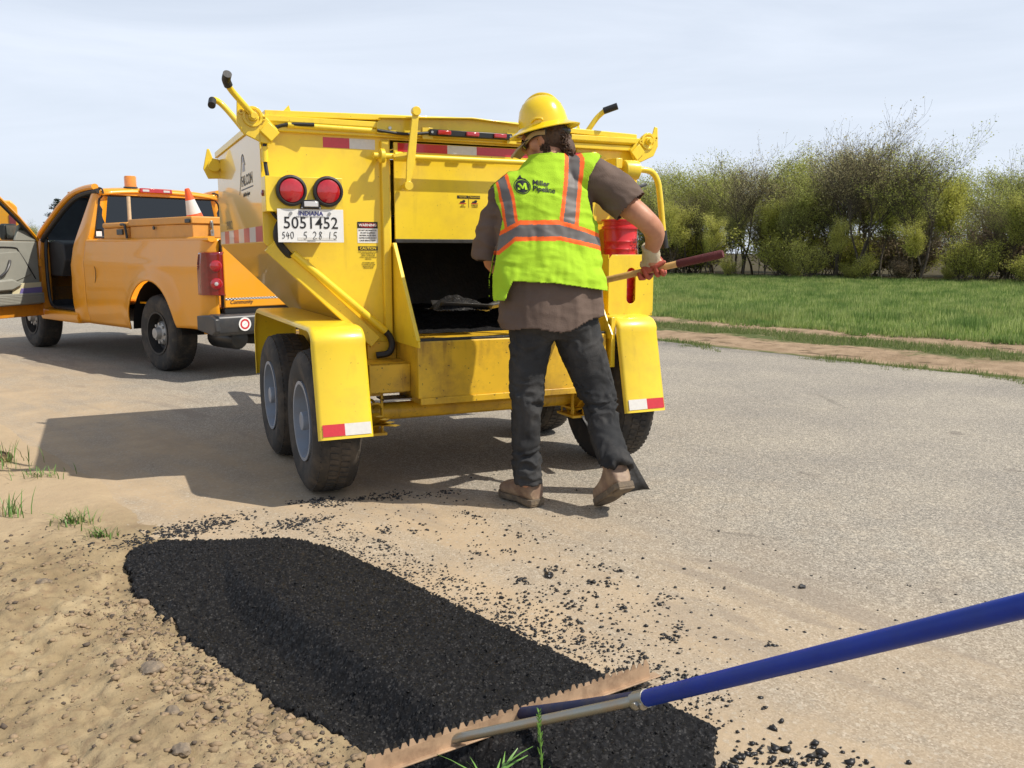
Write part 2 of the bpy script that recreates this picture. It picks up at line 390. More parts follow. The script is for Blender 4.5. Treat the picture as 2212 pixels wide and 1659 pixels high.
# --- old light asphalt with exposed stones and blown sand
m, n, l, b = node_mat('old_asphalt_and_sand'); t = NT(n, l); X, Y, Z = t.xyz()
cell = t.grey(t.vor(185)); cell2 = t.grey(t.vor(75)); big = t.noise(0.9, 5); fine = t.noise(40, 4)
stone = t.ramp(cell, [(0.15, (0.15, 0.138, 0.118)), (0.45, (0.280, 0.258, 0.218)), (0.70, (0.375, 0.345, 0.29)), (0.90, (0.58, 0.53, 0.45))])
stone = t.mix(t.rng(cell2, .80, .86, 0, .55), stone, (0.55, 0.49, 0.39))
stone = t.mix(1.0, stone, t.ramp(big, [(0.25, (0.80, 0.80, 0.82)), (0.75, (1.10, 1.08, 1.04))]), 'MULTIPLY')
# darker broken strip along the far edge
wob = t.math('ADD', X, t.math('MULTIPLY', t.noise(0.8, 5), 0.5))
stone = t.mix(t.math('MULTIPLY', t.rng(wob, 9.5, 10.1), t.rng(t.noise(3.0, 6, .7), .35, .65, .15, .75)), stone, (0.10, 0.095, 0.09))
# fine cracks running along the lane
crk = t.vor(1.1, 'Distance', feat='DISTANCE_TO_EDGE')
# sand film
w = t.math('ADD', X, t.math('MULTIPLY', t.math('SUBTRACT', t.noise(0.7, 5, .6, stretch=(1, .35, 1)), .5), 2.6))
dust = t.rng(w, 2.0, 3.5, 1.0, 0.0)
dust = t.math('MULTIPLY', dust, t.rng(t.noise(2.2, 6, .65, stretch=(1.6, .5, 1)), .30, .62, .50, 1.0))
dust2 = t.math('MULTIPLY', t.rng(X, 2.4, 5.5, .22, .02), t.rng(t.noise(5, 5), .4, .7))
dust = t.math('MAXIMUM', dust, dust2)
dust = t.math('MULTIPLY', dust, t.rng(cell2, .72, .90, 1.0, .55))
sandc = t.mix(t.rng(t.noise(3.5, 6), .3, .7), SAND, (0.385, 0.295, 0.195))
sandc = t.mix(t.rng(fine, .35, .7, 0, .35), sandc, (0.36, 0.27, 0.17))
col = t.mix(dust, stone, sandc)
# grey tyre smears dragged through the sand
sm = t.noise(1.7, 4, .5, stretch=(2.6, .55, 1), dist=.4)
smask = t.math('MULTIPLY', t.rng(sm, .56, .64), t.rng(X, 1.9, 2.6)); smask = t.math('MULTIPLY', smask, t.rng(X, 2.9, 3.6, 1, 0))
col = t.mix(t.math('MULTIPLY', smask, .45), col, (0.24, 0.20, 0.16))
ck = t.math('MULTIPLY', t.rng(t.math('ADD', crk, t.math('MULTIPLY', t.noise(4, 7, .7), .05)), 0.022, .036, 1, 0), t.rng(t.noise(.35, 3), .52, .60)); ck = t.math('MULTIPLY', ck, t.rng(X, 2.6, 3.4))
col = t.mix(t.math('MULTIPLY', ck, .35), col, (0.06, 0.052, 0.045))
# dark oily spots
sp = t.noise(2.6, 2, .4); col = t.mix(t.rng(sp, .73, .80, 0, .45), col, (0.10, 0.085, 0.075))
l.new(col, b.inputs['Base Color']); b.inputs['Roughness'].default_value = 0.9; setin(b, 'Specular IOR Level', 0.25)
hb = t.math('MULTIPLY', cell, t.math('SUBTRACT', 1.15, dust)); l.new(t.bump(hb, .55, .004, t.bump(t.noise(14, 5), .25, .02)), b.inputs['Normal'])
M['road'] = m

# --- sandy soil
m, n, l, b = node_mat('sandy_soil'); t = NT(n, l); X, Y, Z = t.xyz()
s1 = t.noise(4.0, 8, .62); s2 = t.noise(22, 6, .6); s3 = t.noise(1.2, 4)
col = t.ramp(s1, [(0.28, (0.185, 0.138, 0.080)), (0.50, (0.295, 0.226, 0.132)), (0.72, (0.41, 0.325, 0.198))])
col = t.mix(t.rng(s2, .48, .68, 0, .6), col, (0.22, 0.15, 0.09))
col = t.mix(t.math('MULTIPLY', t.rng(t.noise(7, 7, .7), .56, .68), .6), col, (0.16, 0.115, 0.075))
col = t.mix(t.rng(Y, 3.7, 4.9, 0, .75), col, SAND)
l.new(col, b.inputs['Base Color']); b.inputs['Roughness'].default_value = 0.95; setin(b, 'Specular IOR Level', 0.15)
l.new(t.bump(t.noise(120, 4), .5, .004, t.bump(s2, .5, .015)), b.inputs['Normal']); M['soil'] = m

# --- verge: wheel ruts of sand between strips of grass, then the field
m, n, l, b = node_mat('verge_soil_and_turf'); t = NT(n, l); X, Y, Z = t.xyz()
wx = t.math('ADD', X, t.math('MULTIPLY', t.math('SUBTRACT', t.noise(0.8, 6, .65), .5), 1.5))
wx = t.math('ADD', wx, t.math('MULTIPLY', t.math('SUBTRACT', t.noise(6, 5, .7), .5), .7))
wx = t.math('SUBTRACT', wx, t.math('MULTIPLY', Y, .085))
sand = t.mix(t.rng(t.noise(5, 6), .3, .7), (0.40, 0.29, 0.19), (0.28, 0.20, 0.125))
sand = t.mix(t.rng(t.noise(2.4, 7, .75, stretch=(2.5, .6, 1)), .55, .63, 0, .85), sand, (0.11, 0.078, 0.05))
gr = t.ramp(t.noise(9, 6, .7), [(0.3, (0.060, 0.085, 0.025)), (0.55, (0.105, 0.125, 0.045)), (0.75, (0.24, 0.20, 0.11))])
gfield = t.ramp(t.noise(0.35, 6, .6), [(0.3, (0.065, 0.140, 0.025)), (0.6, (0.115, 0.21, 0.040)), (0.8, (0.17, 0.23, 0.07))])
def band(a0, a1, b0, b1): return t.math('MULTIPLY', t.rng(wx, a0, a1), t.rng(wx, b0, b1, 1, 0))
g = t.math('MAXIMUM', band(8.6, 9.0, 9.35, 9.75), band(10.75, 11.05, 11.75, 12.15)); g = t.math('MAXIMUM', g, t.rng(wx, 12.75, 13.15))
g = t.math('MULTIPLY', g, t.rng(t.noise(3, 6, .7), .28, .45, .35, 1))
col = t.mix(g, sand, gr); col = t.mix(t.rng(wx, 13.0, 13.8), col, gfield)
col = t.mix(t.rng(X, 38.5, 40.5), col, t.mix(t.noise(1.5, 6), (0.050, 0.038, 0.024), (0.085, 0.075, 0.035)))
l.new(col, b.inputs['Base Color']); b.inputs['Roughness'].default_value = 0.95; setin(b, 'Specular IOR Level', 0.1)
l.new(t.bump(t.noise(25, 6, .7), .8, .03), b.inputs['Normal']); M['verge'] = m

# --- fresh asphalt mix
m, n, l, b = node_mat('fresh_black_asphalt'); t = NT(n, l)
c = t.grey(t.vor(170)); q = t.noise(60, 4)
col = t.ramp(c, [(0.1, (0.004, 0.004, 0.0045)), (0.7, (0.011, 0.0108, 0.0115)), (0.96, (0.05, 0.048, 0.047))])
col = t.mix(t.rng(t.noise(6, 6, .7), .62, .76, 0, .30), col, (0.06, 0.047, 0.032))
col = t.mix(t.rng(t.grey(t.vor(240)), .955, .965, 0, .5), col, (0.22, 0.21, 0.19))
l.new(col, b.inputs['Base Color']); l.new(t.rng(q, .35, .65, .45, .85), b.inputs['Roughness']); setin(b, 'Specular IOR Level', 0.22)
l.new(t.bump(c, .9, .005), b.inputs['Normal']); M['asphalt'] = m
M['asphalt_lump'] = mat('asphalt_lump', (0.013, 0.012, 0.012), rough=0.42, var=0.3, vscale=60)
M['stone'] = mat('field_stone', (0.17, 0.135, 0.10), rough=0.85, var=0.3, vscale=14, dirt=(0.36, 0.27, 0.165), dirt_amt=0.7, dscale=30, bump=0.5, bscale=45)
M['stone_dark'] = mat('dark_grit', (0.10, 0.075, 0.055), rough=.9)
M['clod'] = mat('soil_clod', (0.27, 0.195, 0.12), rough=0.95, var=0.25, vscale=6, bump=0.4, bscale=70)

def st_mesh(name, ts, ss, zf, mt, keep=None, kind='structure'):
    T, S = np.meshgrid(ts, ss); nt, ns = len(ts), len(ss)
    Zz = zf(T.ravel(), S.ravel()); V = np.stack([T.ravel(), S.ravel(), Zz], 1)
    i = np.arange(ns - 1)[:, None] * nt + np.arange(nt - 1)[None, :]
    F4 = np.stack([i, i + 1, i + 1 + nt, i + nt], -1).reshape(-1, 4)
    if keep is not None: F4 = F4[keep(V[F4].mean(1))]
    o = np_mesh(name, V, F4, mt); o.rotation_euler = (0, 0, RD)
    if kind: o['kind'] = kind
    return o
def cc(*a):
    return np.unique(np.round(np.concatenate(a), 4))
# one sheet to the horizon
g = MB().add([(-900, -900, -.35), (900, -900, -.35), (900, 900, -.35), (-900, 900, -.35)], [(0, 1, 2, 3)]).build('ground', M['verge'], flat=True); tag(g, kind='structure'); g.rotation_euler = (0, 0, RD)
# road
def sstep(x, a, b2):
    u = np.clip((x - a) / (b2 - a), 0, 1); return u * u * (3 - 2 * u)
def road_z(T, S): return 0.004 * fbm(P3(T, S), .8, 3, 3) * (T > 1.6)
def road_edge_l(S): return 1.30 + .22 * sstep(S, .9, 1.15) * sstep(S, 3.66, 3.45) + 0.05 * vnoise(P3(S * 0, S), 1.1, 5) + 0.02 * vnoise(P3(S * 0, S), 7, 6)
def road_edge_r(S): return 9.22 + .085 * S + 0.06 * vnoise(P3(S * 0, S), .9, 8) + 0.03 * vnoise(P3(S * 0, S), 5, 9)
ss = cc(np.arange(-60, -4, 4), np.arange(-4, 20, .1), np.arange(20, 300, 5)); k = np.linspace(0, 1, 60)
L_, R_ = road_edge_l(ss), road_edge_r(np.minimum(ss, 14))
T_ = L_[:, None] + (R_ - L_)[:, None] * k[None]; S_ = np.repeat(ss[:, None], 60, 1)
V = np.stack([T_.ravel(), S_.ravel(), road_z(T_.ravel(), S_.ravel())], 1)
i = np.arange(len(ss) - 1)[:, None] * 60 + np.arange(59)[None]; F4 = np.stack([i, i + 1, i + 61, i + 60], -1).reshape(-1, 4)
road = np_mesh('road', V, F4, M['road']); road.rotation_euler = (0, 0, RD); tag(road, kind='structure')
# sandy shoulder with real relief
def sstep(x, a, b2):
    u = np.clip((x - a) / (b2 - a), 0, 1); return u * u * (3 - 2 * u)
def shoulder_z(T, S):
    P = P3(T, S)
    near = sstep(S, 4.6, 3.6)
    z = -0.012 + 0 * T
    z = z + near * (0.035 * sstep(T, 1.15, .55) + 0.03 * fbm(P, 1.8, 3, 21))
    rough = 0.034 * fbm(P, 8, 5, 31, .70) + 0.022 * np.maximum(fbm(P, 24, 3, 41), 0) + 0.006 * np.abs(fbm(P, 60, 2, 51))
    z = z + rough * (0.12 + 0.88 * near)
    z = z - near * .075 * np.exp(-((T - 1.26) / .13) ** 2) * sstep(S, .6, 1.2)
    w = sstep(S, 3.48, 3.66)
    z = z - (1 - w) * (0.03 * near * sstep(T, 1.30, 1.42) + .012 * sstep(T, 1.42, 1.5)) + .006 * (1 - near)
    z = z - .07 * sstep(T, 1.12, 1.2) * sstep(S, 1.0, 1.3) * sstep(S, 3.62, 3.48)
    clod = np.exp(-(((T - .95) / .42) ** 2 + ((S - 5.95) / .5) ** 2)); z = z + clod * (.09 + .05 * fbm(P, 7, 4, 61))
    z = z + 0.02 * fbm(P, .4, 2, 71) * sstep(T, .5, -4)
    nn_ = fbm(P3(T, S), 1.1, 3, 77)
    z = z * (1 - w * .7 * sstep(T, .9, 1.3)) + w * (.013 - .034 * sstep(T + .14 * nn_, 1.34, 1.62))
    return z
ts = cc(np.arange(-90, -8, 6), np.arange(-8, -1.2, .15), np.arange(-1.2, 1.78, .0125)); ss = cc(np.arange(-40, -1, 5), np.arange(-1, .9, .1), np.arange(.9, 4.7, .0125), np.arange(4.7, 7, .03), np.arange(7, 16, .15), np.arange(16, 300, 8))
shoulder = st_mesh('dirt_shoulder', ts, ss, shoulder_z, M['soil'])
# verge and field on the far side
def verge_z(T, S):
    P = P3(T, S); w = T - .085 * S
    z = -0.015 + 0.02 * fbm(P, .6, 4, 81) * sstep(w, 9.2, 10.5)
    for c in (10.15, 12.4): z = z - 0.05 * np.exp(-((w - c) / .35) ** 2) * (1 + .5 * fbm(P, 2, 3, 91))
    z = z + .012 * fbm(P, 5, 3, 95); return z + .04 * sstep(w, 13, 16)
ts = cc(np.arange(8.4, 18, .08), np.arange(18, 60, 1.0), np.arange(60, 700, 20)); ss = cc(np.arange(-60, -3, 3), np.arange(-3, 17, .12), np.arange(17, 60, 1.5), np.arange(60, 700, 20))
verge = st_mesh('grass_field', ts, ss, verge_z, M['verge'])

# --- the fresh patch
PATCH = [(1.865, 1.25), (1.868, 2.2), (1.862, 3.1), (1.80, 3.33), (1.73, 3.47), (1.52, 3.60), (1.33, 3.76), (1.20, 3.73), (1.12, 3.55), (1.06, 3.30), (1.04, 2.95), (1.04, 2.55), (1.06, 2.15), (1.12, 1.85), (1.19, 1.70), (1.30, 1.50), (1.42, 1.30), (1.52, .95), (1.66, 1.12), (1.76, 1.20)]
def inside(P, poly, sc=0.017, seed=3):
    x = P[:, 0] + sc * fbm(P3(P[:, 0], P[:, 1]), 9, 3, seed); y = P[:, 1] + sc * fbm(P3(P[:, 0], P[:, 1]), 9, 3, seed + 5)
    r = np.zeros(len(P), bool); j = len(poly) - 1
    for i in range(len(poly)):
        xi, yi = poly[i]; xj, yj = poly[j]
        with np.errstate(divide='ignore', invalid='ignore'): c = ((yi > y) != (yj > y)) & (x < (xj - xi) * (y - yi) / (yj - yi + 1e-12) + xi)
        r ^= c; j = i
    return r
def patch_z(T, S):
    P = P3(T, S)
    ridge = 1.36 + .05 * fbm(P3(T * 0, S), 1.3, 3, 7) + .10 * sstep(S, 3.0, 3.7)
    up = 0.009 + 0.004 * fbm(P, 3, 3, 101); lo = -0.082 + .018 * fbm(P, 4, 4, 103)
    lo = lo + .065 * sstep(T, 1.20, 1.0) + 0.03 * sstep(T, 1.12, .95)
    f = sstep(T, ridge - .11, ridge + .03); f = np.maximum(f, sstep(S, 2.85, 3.45))
    z = lo + (up - lo) * f
    z = z - 0.012 * sstep(T, 1.835, 1.875)
    z = np.where((T < 1.30) | (S > 3.45), np.maximum(z, shoulder_z(T, S) + .014), z)
    return z + RNG.uniform(-.0052, .0052, len(T)) + .005 * fbm(P, 40, 2, 107)
patch = st_mesh('asphalt_patch', np.arange(.9, 1.9, .0072), np.arange(.85, 3.85, .0072), patch_z, M['asphalt'], keep=lambda c: inside(c, PATCH), kind=None)
s_ = patch.modifiers.new('depth', 'SOLIDIFY'); s_.thickness = .03; s_.offset = -1
tag(patch, 'black rectangle of fresh asphalt raked along the road edge', 'asphalt patch')

# --- lumps: countless small pieces as one mesh each
ICO_V = np.array([(0, 0, 1), (.894, 0, .447), (.276, .851, .447), (-.724, .526, .447), (-.724, -.526, .447), (.276, -.851, .447), (.724, .526, -.447), (-.276, .851, -.447), (-.894, 0, -.447), (-.276, -.851, -.447), (.724, -.526, -.447), (0, 0, -1)])
ICO_F = np.array([(0, 1, 2), (0, 2, 3), (0, 3, 4), (0, 4, 5), (0, 5, 1), (1, 6, 2), (2, 7, 3), (3, 8, 4), (4, 9, 5), (5, 10, 1), (6, 7, 2), (7, 8, 3), (8, 9, 4), (9, 10, 5), (10, 6, 1), (11, 7, 6), (11, 8, 7), (11, 9, 8), (11, 10, 9), (11, 6, 10)])
def lumps(name, T, S, Zb, R, mt, flat=.7, parent=None):
    n_ = len(T); v = ICO_V[None] * (1 + RNG.uniform(-.5, .45, (n_, 12, 1))) * np.stack([R * RNG.uniform(.75, 1.35, n_), R * RNG.uniform(.75, 1.35, n_), R * RNG.uniform(flat * .7, flat * 1.2, n_)], 1)[:, None]
    a = RNG.uniform(0, 6.28, n_); ca, sa = np.cos(a)[:, None], np.sin(a)[:, None]
    x = v[..., 0] * ca - v[..., 1] * sa; y = v[..., 0] * sa + v[..., 1] * ca
    V = np.stack([x + T[:, None], y + S[:, None], v[..., 2] + (Zb + R * flat * .45)[:, None]], -1).reshape(-1, 3)
    F3 = (ICO_F[None] + (np.arange(n_) * 12)[:, None, None]).reshape(-1, 3)
    o = np_mesh(name, V, F3, mt, parent, smooth=False)
    if parent is None: o.rotation_euler = (0, 0, RD)
    return o
def scatter_crumbs():
    T, S, R = [], [], []
    def add(n_, t0, t1, s0, s1, r0, r1, pw=1.0):
        u = RNG.random(n_) ** pw; T.append(t0 + (t1 - t0) * u); S.append(RNG.uniform(s0, s1, n_)); R.append(r0 + (r1 - r0) * RNG.random(n_) ** 2.6)
    def blob(n_, t, s, dt, ds, r0, r1):
        T.append(RNG.normal(t, dt, n_)); S.append(RNG.normal(s, ds, n_)); R.append(r0 + (r1 - r0) * RNG.random(n_) ** 2.2)
    add(1500, 1.86, 2.05, 1.3, 3.5, .0018, .0065, 1.3); add(900, 1.88, 2.75, 1.2, 3.7, .0016, .0062, 1.7); add(260, 2.3, 3.3, 1.0, 3.8, .002, .007, 1.3)
    add(500, 1.87, 2.35, 1.5, 2.3, .002, .0075, 1.5)
    blob(420, 1.78, .98, .10, .13, .004, .0125); blob(250, 1.72, .85, .12, .1, .005, .014)
    blob(420, 1.55, 3.86, .13, .06, .003, .009); blob(260, 1.86, 3.62, .10, .05, .003, .008); blob(300, 1.30, 3.86, .16, .06, .003, .008)
    for _ in range(30): blob(14, RNG.uniform(1.95, 2.6), RNG.uniform(1.4, 3.6), .02, .02, .003, .008)
    # a trail in the shade behind the trailer
    for _ in range(26):
        f = RNG.random(); blob(16, 2.05 + f * .75, 3.9 - f * .35 + RNG.normal(0, .05), .03, .02, .003, .008)
    # bits on the soil side
    blob(200, .98, 3.0, .06, .6, .002, .006); blob(160, 1.05, 2.0, .08, .35, .002, .006)
    T, S, R = map(np.concatenate, (T, S, R)); P = np.stack([T, S], 1)
    edge_ok = ~inside(P, PATCH, 0.03); T, S, R = T[edge_ok], S[edge_ok], R[edge_ok]
    Zb = np.where(T > 1.36, 0.0, shoulder_z(T, S)); o = lumps('asphalt_crumbs', T, S, Zb, R, M['asphalt_lump']); o['kind'] = 'stuff'
    tag(o, 'loose black asphalt crumbs strewn over the sandy road beside the patch', 'asphalt crumbs')
scatter_crumbs()
# ragged grain of the patch itself
n_ = 5200; T = RNG.uniform(.95, 1.88, n_); S = RNG.uniform(.95, 3.78, n_); k_ = inside(np.stack([T, S], 1), PATCH); T, S = T[k_], S[k_]
grain = lumps('asphalt_grain', T, S, patch_z(T, S) - .002, .0018 + .0034 * RNG.random(len(T)) ** 2, M['asphalt'], parent=patch); grain['kind'] = 'stuff'
# gravel and clods on the shoulder
n_ = 7000; T = np.concatenate([RNG.uniform(-.6, 1.08, n_), RNG.normal(.92, .09, 2600)]); S = np.concatenate([RNG.uniform(1.1, 4.0, n_), RNG.uniform(1.5, 3.2, 2600)])
k_ = ~inside(np.stack([T, S], 1), PATCH); T, S = T[k_], S[k_]
R = .0016 + .012 * RNG.random(len(T)) ** 6.5; gv = lumps('soil_crumbs', T, S, shoulder_z(T, S) - R * .3, R, M['clod']); gv['kind'] = 'stuff'
tag(gv, 'dry sandy clods and gravel covering the dug shoulder', 'soil crumbs')
n_ = 2600; T = np.concatenate([RNG.uniform(-.6, 1.06, n_), RNG.normal(.95, .07, 700)]); S = np.concatenate([RNG.uniform(1.1, 4.3, n_), RNG.uniform(1.6, 3.3, 700)]); k_ = ~inside(np.stack([T, S], 1), PATCH) & (np.concatenate([fbm(P3(T[:n_], S[:n_]), 2.2, 3, 66) > -.05, np.ones(700, bool)])); T, S = T[k_], S[k_]
R = .0014 + .008 * RNG.random(len(T)) ** 5; dk = lumps('dark_crumbs', T, S, shoulder_z(T, S) - R * .2, R, M['stone_dark']); dk['kind'] = 'stuff'; tag(dk, 'small dark crumbs and grit mixed into the dug soil', 'dark crumbs')
def st_world(t_, s_, z=0.0):
    return (t_ * math.cos(RD) - s_ * math.sin(RD), t_ * math.sin(RD) + s_ * math.cos(RD), z)
def rock(t_, s_, r, label, mt='stone', sc=(1, 1, .7), seed=0):
    import bmesh
    bm = bmesh.new(); bmesh.ops.create_icosphere(bm, subdivisions=3, radius=1.0)
    me = bpy.data.meshes.new('rock'); bm.to_mesh(me); bm.free(); o = bpy.data.objects.new('rock', me); COL.objects.link(o)
    V = coords(o); V = V * (1 + .6 * fbm(V + seed * 7, 1.3, 4, seed, .6))[:, None] * np.array(sc) * r; setco(o, V); me.materials.append(M[mt]); sharp(me, 25)
    o.location = st_world(t_, s_, float(shoulder_z(np.array([t_]), np.array([s_]))[0]) + r * .15); o.rotation_euler = (0, 0, seed * 1.3)
    tag(o, label, 'rock', 'larger stones on the dug shoulder')
rock(.86, 2.57, .030, 'largest grey stone half buried in the middle of the shoulder', sc=(1.35, .9, .65), seed=1)
rock(.80, 2.66, .020, 'brown clod just left of the largest grey stone', 'clod', seed=2)
rock(.80, 3.50, .026, 'pale round stone on the upper left of the shoulder', seed=3)
rock(1.03, 3.13, .020, 'tan stone touching the left edge of the black patch', 'clod', seed=4)
rock(.79, 2.23, .020, 'dark pointed stone low in the middle of the shoulder', seed=5, sc=(1, .8, .9))
rock(.74, 2.04, .021, 'brown stone at the bottom of the picture below the dark pointed one', seed=6)
rock(.52, 2.95, .014, 'small grey pebble at the left between the grass and the bottom corner', seed=7)
rock(.97, 1.95, .018, 'round tan clod beside the lower end of the patch', 'clod', seed=8)
rock(.98, 2.12, .016, 'smaller tan clod at the foot of the slope beside the patch', 'clod', seed=9)
M['dark_soil'] = mat('dark_root_soil', (0.13, 0.085, 0.05), rough=.95, var=.4, vscale=9, dirt=(.33, .24, .14), dirt_amt=.7, dscale=8, bump=.6, bscale=40)
rock(.84, 6.02, .20, 'big brown sod of soil and roots at the left edge of the picture', 'dark_soil', sc=(1, 1.2, .62), seed=11)
for k_, (a_, b_) in enumerate(((1.13, 5.72), (.70, 5.60))): rock(a_, b_, .06, ('small brown clod in front of the big sod' if k_ == 0 else 'small brown clod left of the big sod'), 'dark_soil', seed=12 + k_)
# bigger lumps of asphalt that lie apart on the road
for (t_, s_, r, lb) in [(2.30, 2.34, .017, 'largest black lump alone on the sand in the middle of the picture'), (2.38, 2.18, .010, 'small black lump right of the largest one on the sand'), (2.02, 2.30, .009, 'round black lump nearest the right edge of the patch'), (2.93, 1.62, .013, 'flat black lump above the blue handle'), (2.36, 1.30, .009, 'black lump on the sand just below the blue handle')]:
    import bmesh
    bm = bmesh.new(); bmesh.ops.create_icosphere(bm, subdivisions=2, radius=1.0); me = bpy.data.meshes.new('asphalt_lump'); bm.to_mesh(me); bm.free()
    o = bpy.data.objects.new('asphalt_lump', me); COL.objects.link(o); V = coords(o); V *= (1 + .5 * vnoise(V + t_ * 5, 1.8, 5))[:, None] * np.array((1.3, .9, .6)) * r; setco(o, V)
    me.materials.append(M['asphalt_lump']); o.location = st_world(t_, s_, r * .4); o.rotation_euler = (0, 0, t_ * 9); tag(o, lb, 'asphalt lump', 'lumps of asphalt lying apart')
# ================================================================== THE ASPHALT TRAILER (local x right, y forward, z up; y = 0 is the rear face)
TR = empty('asphalt_hot_box_trailer', (-0.2531, 5.0449, 0), rad(25), 'yellow asphalt hot box trailer with sloping hopper and open rear chute, hitched behind the pickup', 'trailer')
Y_, YG, YW = M['yellow'], M['yellow_gloss'], M['yellow_worn']
def P_(name, mb, mt, bevel=.003, parent=TR, **k): return mb.build(name, mt, parent, bevel=bevel, **k)
# stained paint with tar streaks running down it
def streaky():
    m = M['yellow_worn']; n, l = m.node_tree.nodes, m.node_tree.links; b = n['Principled BSDF']; t = NT(n, l); src = b.inputs['Base Color'].links[0].from_socket
    s1 = t.noise(5, 6, .6, stretch=(4.5, 4.5, .45)); s2 = t.noise(2.2, 5, .6)
    f = t.math('MULTIPLY', t.rng(s1, .50, .68), t.rng(s2, .42, .62)); c = t.mix(t.math('MULTIPLY', f, .62), src, (0.16, 0.075, 0.02)); sp = t.noise(55, 3, .6)
    c = t.mix(t.math('MULTIPLY', t.rng(sp, .66, .70), .8), c, (0.03, 0.022, 0.015)); l.new(c, b.inputs['Base Color'])
    m = M['yellow']; n, l = m.node_tree.nodes, m.node_tree.links; b = n['Principled BSDF']; t = NT(n, l); src = b.inputs['Base Color'].links[0].from_socket
    sp = t.noise(70, 2, .5); c = t.mix(t.math('MULTIPLY', t.rng(sp, .715, .74), .55), src, (0.12, 0.07, 0.03))
    s1 = t.noise(3.5, 6, .6, stretch=(3.5, 3.5, .4)); c = t.mix(t.math('MULTIPLY', t.rng(s1, .56, .72), .18), c, (0.36, 0.20, 0.035)); l.new(c, b.inputs['Base Color'])
streaky()
# hopper shell
mb = MB()
mb.prism([(-1.125, 1.90), (-1.125, 1.30), (-.58, .76), (-.445, .76), (-.445, 1.90)], 'y', 0, .012)
mb.prism([(.785, 1.90), (.70, 1.90), (.70, .60), (.74, .60), (.80, .98), (1.125, 1.30), (1.125, 1.90)], 'y', 0, .012)
mb.bx(-.445, .70, 0, .012, 1.845, 1.90)
P_('rear_panel', mb, Y_, .002)
mb = MB().prism([(-1.125, 1.90), (-1.125, 1.30), (-.58, .76), (-.42, .55), (.70, .55), (.74, .76), (1.125, 1.30), (1.125, 1.90)], 'y', 1.738, 1.75); P_('front_panel', mb, Y_, .002)
mb = MB().bx(-1.125, -1.117, .012, 1.738, 1.30, 1.90); P_('side_panel', mb, YG, .001)
mb = MB().bx(1.117, 1.125, .012, 1.738, 1.30, 1.90); P_('side_panel', mb, YG, .001)
mb = MB().prism([(-1.125, 1.30), (-.58, .76), (-.42, .55), (-.41, .56), (-.57, .77), (-1.115, 1.31)], 'y', .012, 1.738); P_('slope_panel', mb, YG, .001)
mb = MB().prism([(1.125, 1.30), (.80, .98), (.70, .55), (.69, .56), (.79, .98), (1.115, 1.31)], 'y', .012, 1.738); P_('slope_panel', mb, YG, .001)
mb = MB().bx(-.42, .70, .02, 1.73, .53, .56); P_('hopper_floor', mb, YW, .001)
# black inside of the hopper seen through the rear opening
mb = MB()
mb.prism([(.02, .76), (.95, .76), (1.15, 1.45), (.02, 1.45)], 'x', -.455, -.445); mb.prism([(.02, .76), (.95, .76), (1.15, 1.45), (.02, 1.45)], 'x', .70, .71)
mb.prism([(.93, .76), (1.13, 1.45), (1.15, 1.45), (.95, .76)], 'x', -.445, .70); mb.bx(-.445, .70, .03, 1.12, 1.44, 1.45)
P_('hopper_lining', mb, M['tar'], 0)
T_ = np.arange(-.40, .69, .011); S_ = np.arange(-.37, .94, .011)
TT, SS = np.meshgrid(T_, S_); PP = P3(TT, SS)
zz = .792 + .012 * fbm(PP, 9, 3, 201) + RNG.uniform(-.003, .003, TT.size) + .12 * sstep(SS.ravel(), .15, .9) * (1 + .3 * fbm(PP, 4, 3, 203))
V = np.stack([TT.ravel(), SS.ravel(), zz], 1); nt = len(T_); i = np.arange(len(S_) - 1)[:, None] * nt + np.arange(nt - 1)[None]
o = np_mesh('asphalt_load', V, np.stack([i, i + 1, i + 1 + nt, i + nt], -1).reshape(-1, 4), M['asphalt'], TR)
# top rails and the two lids
mb = MB().prism([(-.02, 1.885), (.03, 1.885), (.03, 1.925), (-.045, 1.93), (-.045, 1.90)], 'x', -1.11, 1.11)
mb.bx(-1.135, -1.10, -.02, 1.77, 1.885, 1.925); mb.bx(1.10, 1.135, -.02, 1.77, 1.885, 1.925); mb.bx(-1.11, 1.11, 1.72, 1.77, 1.885, 1.925); P_('top_rail', mb, Y_, .004)
for sgn in (-1, 1):
    mb = MB(); mb.prism([(sgn * 1.10, 1.925), (sgn * 1.10, 1.955), (sgn * .012, 1.985), (sgn * .012, 1.955)], 'y', -.03, 1.76)
    lid = P_('lid', mb, Y_, .004)
    r = MB().tube([(sgn * 1.08, -.028, 1.895), (sgn * .53, -.032, 1.882)], .012, 8); 
    if sgn < 0: r.build('conduit', Y_, lid)
    for x in ((-.98, -.30) if sgn < 0 else (.72, .38)):
        MB().prism([(x - .025, 1.955), (x + .025, 1.955), (x + .012, 1.995)], 'y', .03, .04).build('lifting_lug', Y_, lid)
mb = MB().prism([(-.53, 1.868), (-.53, 1.925), (-.50, 1.948), (0, 1.975), (.50, 1.948), (.53, 1.925), (.53, 1.868)], 'y', -.052, -.044)
mb.prism([(-.52, 1.944), (0, 1.971), (.52, 1.944), (.52, 1.95), (0, 1.979), (-.52, 1.95)], 'y', -.085, -.044)
P_('peaked_light_panel', mb, Y_, .003)
for x in (-.46, .46): P_('bolt', MB().disc((x, -.052, 1.90), .009, 'y', -.008, 8), M['steel'], 0)
P_('crossbeam', MB().bx(-1.08, 1.08, -.03, 0, 1.855, 1.886), Y_, .004)
